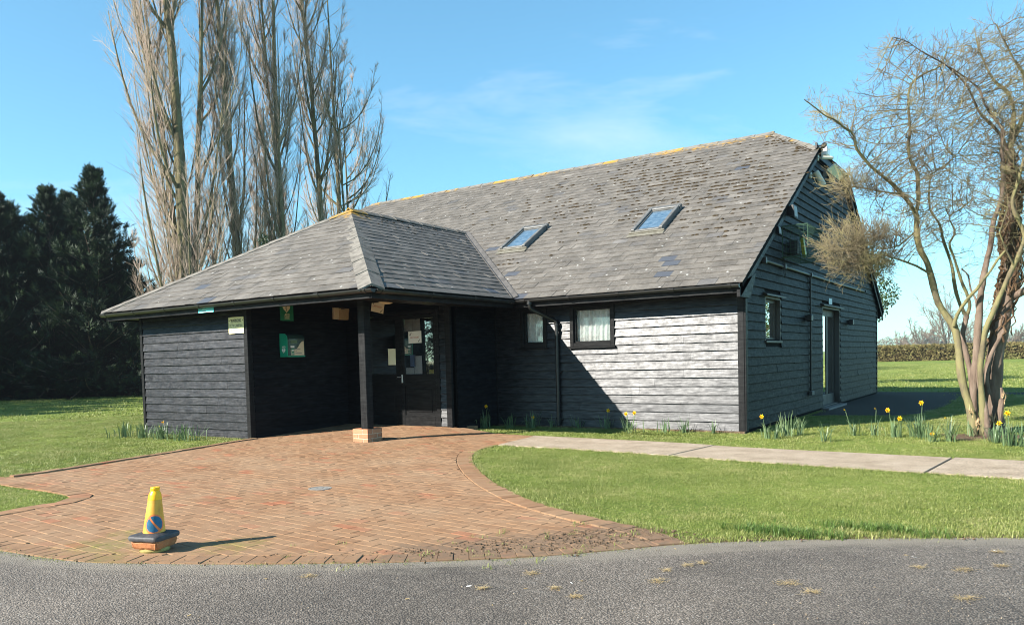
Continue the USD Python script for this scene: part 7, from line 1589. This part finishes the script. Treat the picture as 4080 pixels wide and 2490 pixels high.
def rsq(s, z0, z1, rad, dent=0.0, seed=0, taper=0.0):
    """square slab with rounded corners and a slightly uneven outline"""
    g = sbox(-s+rad, -s+rad, s-rad, s-rad).buffer(rad, 6).segmentize(0.03); c = np.array(g.exterior.coords)[:-1]; n = len(c); rr = np.random.default_rng(seed); V = []
    lv = [(z0, 0.97-taper), (z0+(z1-z0)*0.25, 1.0-taper*0.5), (z0+(z1-z0)*0.7, 1.0), (z1, 0.955)]
    for k, (z, q) in enumerate(lv): V.append(np.column_stack([c*q*(1+dent*rr.normal(0, 1, (n, 1))), np.full(n, z)+(dent*0.12*rr.normal(0, 1, n) if 0 < k < 3 else 0)]))
    V.append(np.column_stack([c*0.62, np.full(n, z1+0.012)])); V = np.vstack(V); F = []
    if not g.exterior.is_ccw: pass
    for k in range(4):
        for i in range(n): j = (i+1) % n; F.append([k*n+i, k*n+j, (k+1)*n+j, (k+1)*n+i])
    V = np.vstack([V, [[0, 0, z0], [0, 0, z1+0.014]]]); F = np.array(F); T3 = np.vstack([F[:, [0, 1, 2]], F[:, [0, 2, 3]]])
    T3 = np.vstack([T3, [[len(V)-2, (i+1) % n, i] for i in range(n)], [[len(V)-1, 4*n+i, 4*n+(i+1) % n] for i in range(n)]])
    if not g.exterior.is_ccw: T3 = T3[:, ::-1]
    V[:, :3] = V[:, :3]@R45.T; return V, T3
obj('black_base', rsq(0.127, 0.086, 0.120, 0.032, 0.006, 1), M_rubber, cone, smooth=35)
obj('broken_base', rsq(0.110, 0.026, 0.088, 0.02, 0.014, 2, 0.10), M_oldcone, cone)
mb = MB(); mb.lathe([(0, 0.0), (0.098, 0.0), (0.102, 0.012), (0.09, 0.028), (0, 0.03)], sides=28); obj('foot', mb, M_oldbase, cone, smooth=40)

# ================================================================== litter on the asphalt
srg = np.random.default_rng(301)
STRAW = [(1690, 1355, 0.06), (1605, 1372, 0.05), (1160, 1415, 0.07), (1586, 1398, 0.10), (1900, 1405, 0.15), (1955, 1425, 0.09), (2325, 1440, 0.12), (1385, 1436, 0.06), (2210, 1365, 0.06), (1280, 1380, 0.10), (2400, 1328, 0.05), (2320, 1372, 0.11), (745, 1387, 0.09), (2410, 1362, 0.06), (1655, 1360, 0.04), (1335, 1416, 0.04)]
names_ = ['near the left', 'nearest the soil']
for k, (px, py, s) in enumerate(STRAW):
    p = ground(px, py, 0.007); t = thing('straw_tuft', None, 'straw', p); s = s*0.62
    n = int(40+420*s); mb = MB(); a = srg.uniform(0, np.pi*2, n); b = np.column_stack([srg.normal(0, s*0.42, n), srg.normal(0, s*0.22, n), np.abs(srg.normal(0, 0.006, n))+0.002]); d = np.column_stack([np.cos(a), np.sin(a), srg.normal(0.02, 0.08, n)])*srg.uniform(0.015, 0.045, n)[:, None]; wv = np.column_stack([-np.sin(a), np.cos(a), 0*a])*0.0011
    V = np.stack([b-wv, b+wv, b+d+wv, b+d-wv], 1).reshape(-1, 3); i = np.arange(n)*4; tn = np.repeat(np.repeat(srg.random(n), 4)[:, None], 3, 1)
    V = V@rotz(YAW*-1+0.0).T
    obj('stalks', (V, np.vstack([np.stack([i, i+1, i+2], 1), np.stack([i, i+2, i+3], 1)])), M_straw, t, tone=tn)
    tag(t, ['small straw tuft on the asphalt just below the soil patch', 'straw wisp on the asphalt left of the small tuft below the soil', 'round tan straw tuft on the asphalt below the paving edge', 'tan straw tuft in the middle of the asphalt right half', 'largest tan straw tuft on the right half of the asphalt', 'tan straw tuft just right of the largest one', 'pale straw smear nearest the lower right corner', 'small straw tuft low in the middle of the asphalt', 'straw wisp on the asphalt below the right lawn', 'pale straw smear on the asphalt below the soil patch left end', 'straw wisp on the asphalt at the right edge near the lawn', 'long pale straw smear near the right edge', 'flat straw tuft at the asphalt edge right of the cone', 'straw wisp near the right picture edge above the long smear', 'tiny straw wisp on the asphalt under the soil patch', 'tiny straw wisp left of the small tuft low in the middle'][k])
LEAVES = [(1375, 1402, 0.03), (1400, 1397, 0.02), (1625, 1320, 0.035), (2395, 1325, 0.035), (2200, 1340, 0.035), (2180, 1335, 0.03), (1330, 1360, 0.02), (1128, 1410, 0.04), (1265, 1415, 0.025), (1655, 1306, 0.04), (2310, 1296, 0.04), (1345, 1420, 0.02), (1185, 1455, 0.02), (980, 1440, 0.03), (640, 1392, 0.03), (455, 1480, 0.03)]
LLAB = ['white scrap below the middle of the lawn edge, left of the straw', 'small tan leaf beside the white scrap in the middle', 'dry leaf at the asphalt edge just right of the soil', 'white scrap furthest right near the lawn edge', 'pale scrap on the asphalt under the right part of the lawn', 'tiny tan leaf just left of that pale scrap', 'tiny leaf on the asphalt below the soil patch', 'white scrap low in the middle of the asphalt',
    'small tan leaf low between the middle and the right', 'dry leaf close to the lush grass clumps', 'dry leaf at the lawn edge far right', 'tiny leaf low in the middle of the asphalt', 'tiny leaf nearest the bottom edge in the middle', 'small leaf low left of the middle', 'small leaf on the asphalt below the cone shadow', 'small leaf nearest the bottom left corner']
for k, (px, py, s) in enumerate(LEAVES):
    p = ground(px, py, 0.007); a = srg.uniform(0, 3.1); v = np.array([[-0.5, 0, 0.02], [-0.15, 0.22, 0.10], [0.3, 0.14, 0.05], [0.5, 0, 0.12], [0.25, -0.16, 0.03], [-0.2, -0.2, 0.04]])*s
    obj('dry_leaf', (v@rotz(a).T+p, [[0, 1, 5], [1, 4, 5], [1, 2, 4], [2, 3, 4]][::1]), M_paper if k in (0, 3, 4, 7) else M_straw, label=LLAB[k], cat='leaf', group='pale scraps on the asphalt')
# small stones and grit on the asphalt
gr = np.random.default_rng(305); mb = MB(); octa = trimesh.creation.icosphere(0, 1.0)
for _ in range(520):
    p = ground(gr.uniform(-60, 2520), 1300+210*gr.random()**0.8, 0.007)
    if not road_poly.contains(Point(p[0], p[1])): continue
    r_ = gr.exponential(0.0011)+0.0012; mb.add(octa.vertices*r_*gr.uniform(0.6, 1.2, 3)+p, octa.faces, (gr.random(),)*3)
obj('grit', mb, M_conc, label='pale grit and chips scattered over the asphalt', cat='grit', kind='stuff')

# ================================================================== air
hz = MB(); hz.box((-900, -400, -1.0), (900, 900, 45.0))
HAZE = mat('haze', {'v': ('principled_volume', {'color': (0.80, 0.87, 0.97), 'density': 0.00022, 'anisotropy': 0.3})}, [], surface=None, volume='v.volume')
obj('haze', hz, HAZE, kind='stuff')
print('TRIS', sum(len(UsdGeom.Mesh(p).GetFaceVertexCountsAttr().Get() or []) for p in stage.Traverse() if p.IsA(UsdGeom.Mesh)))
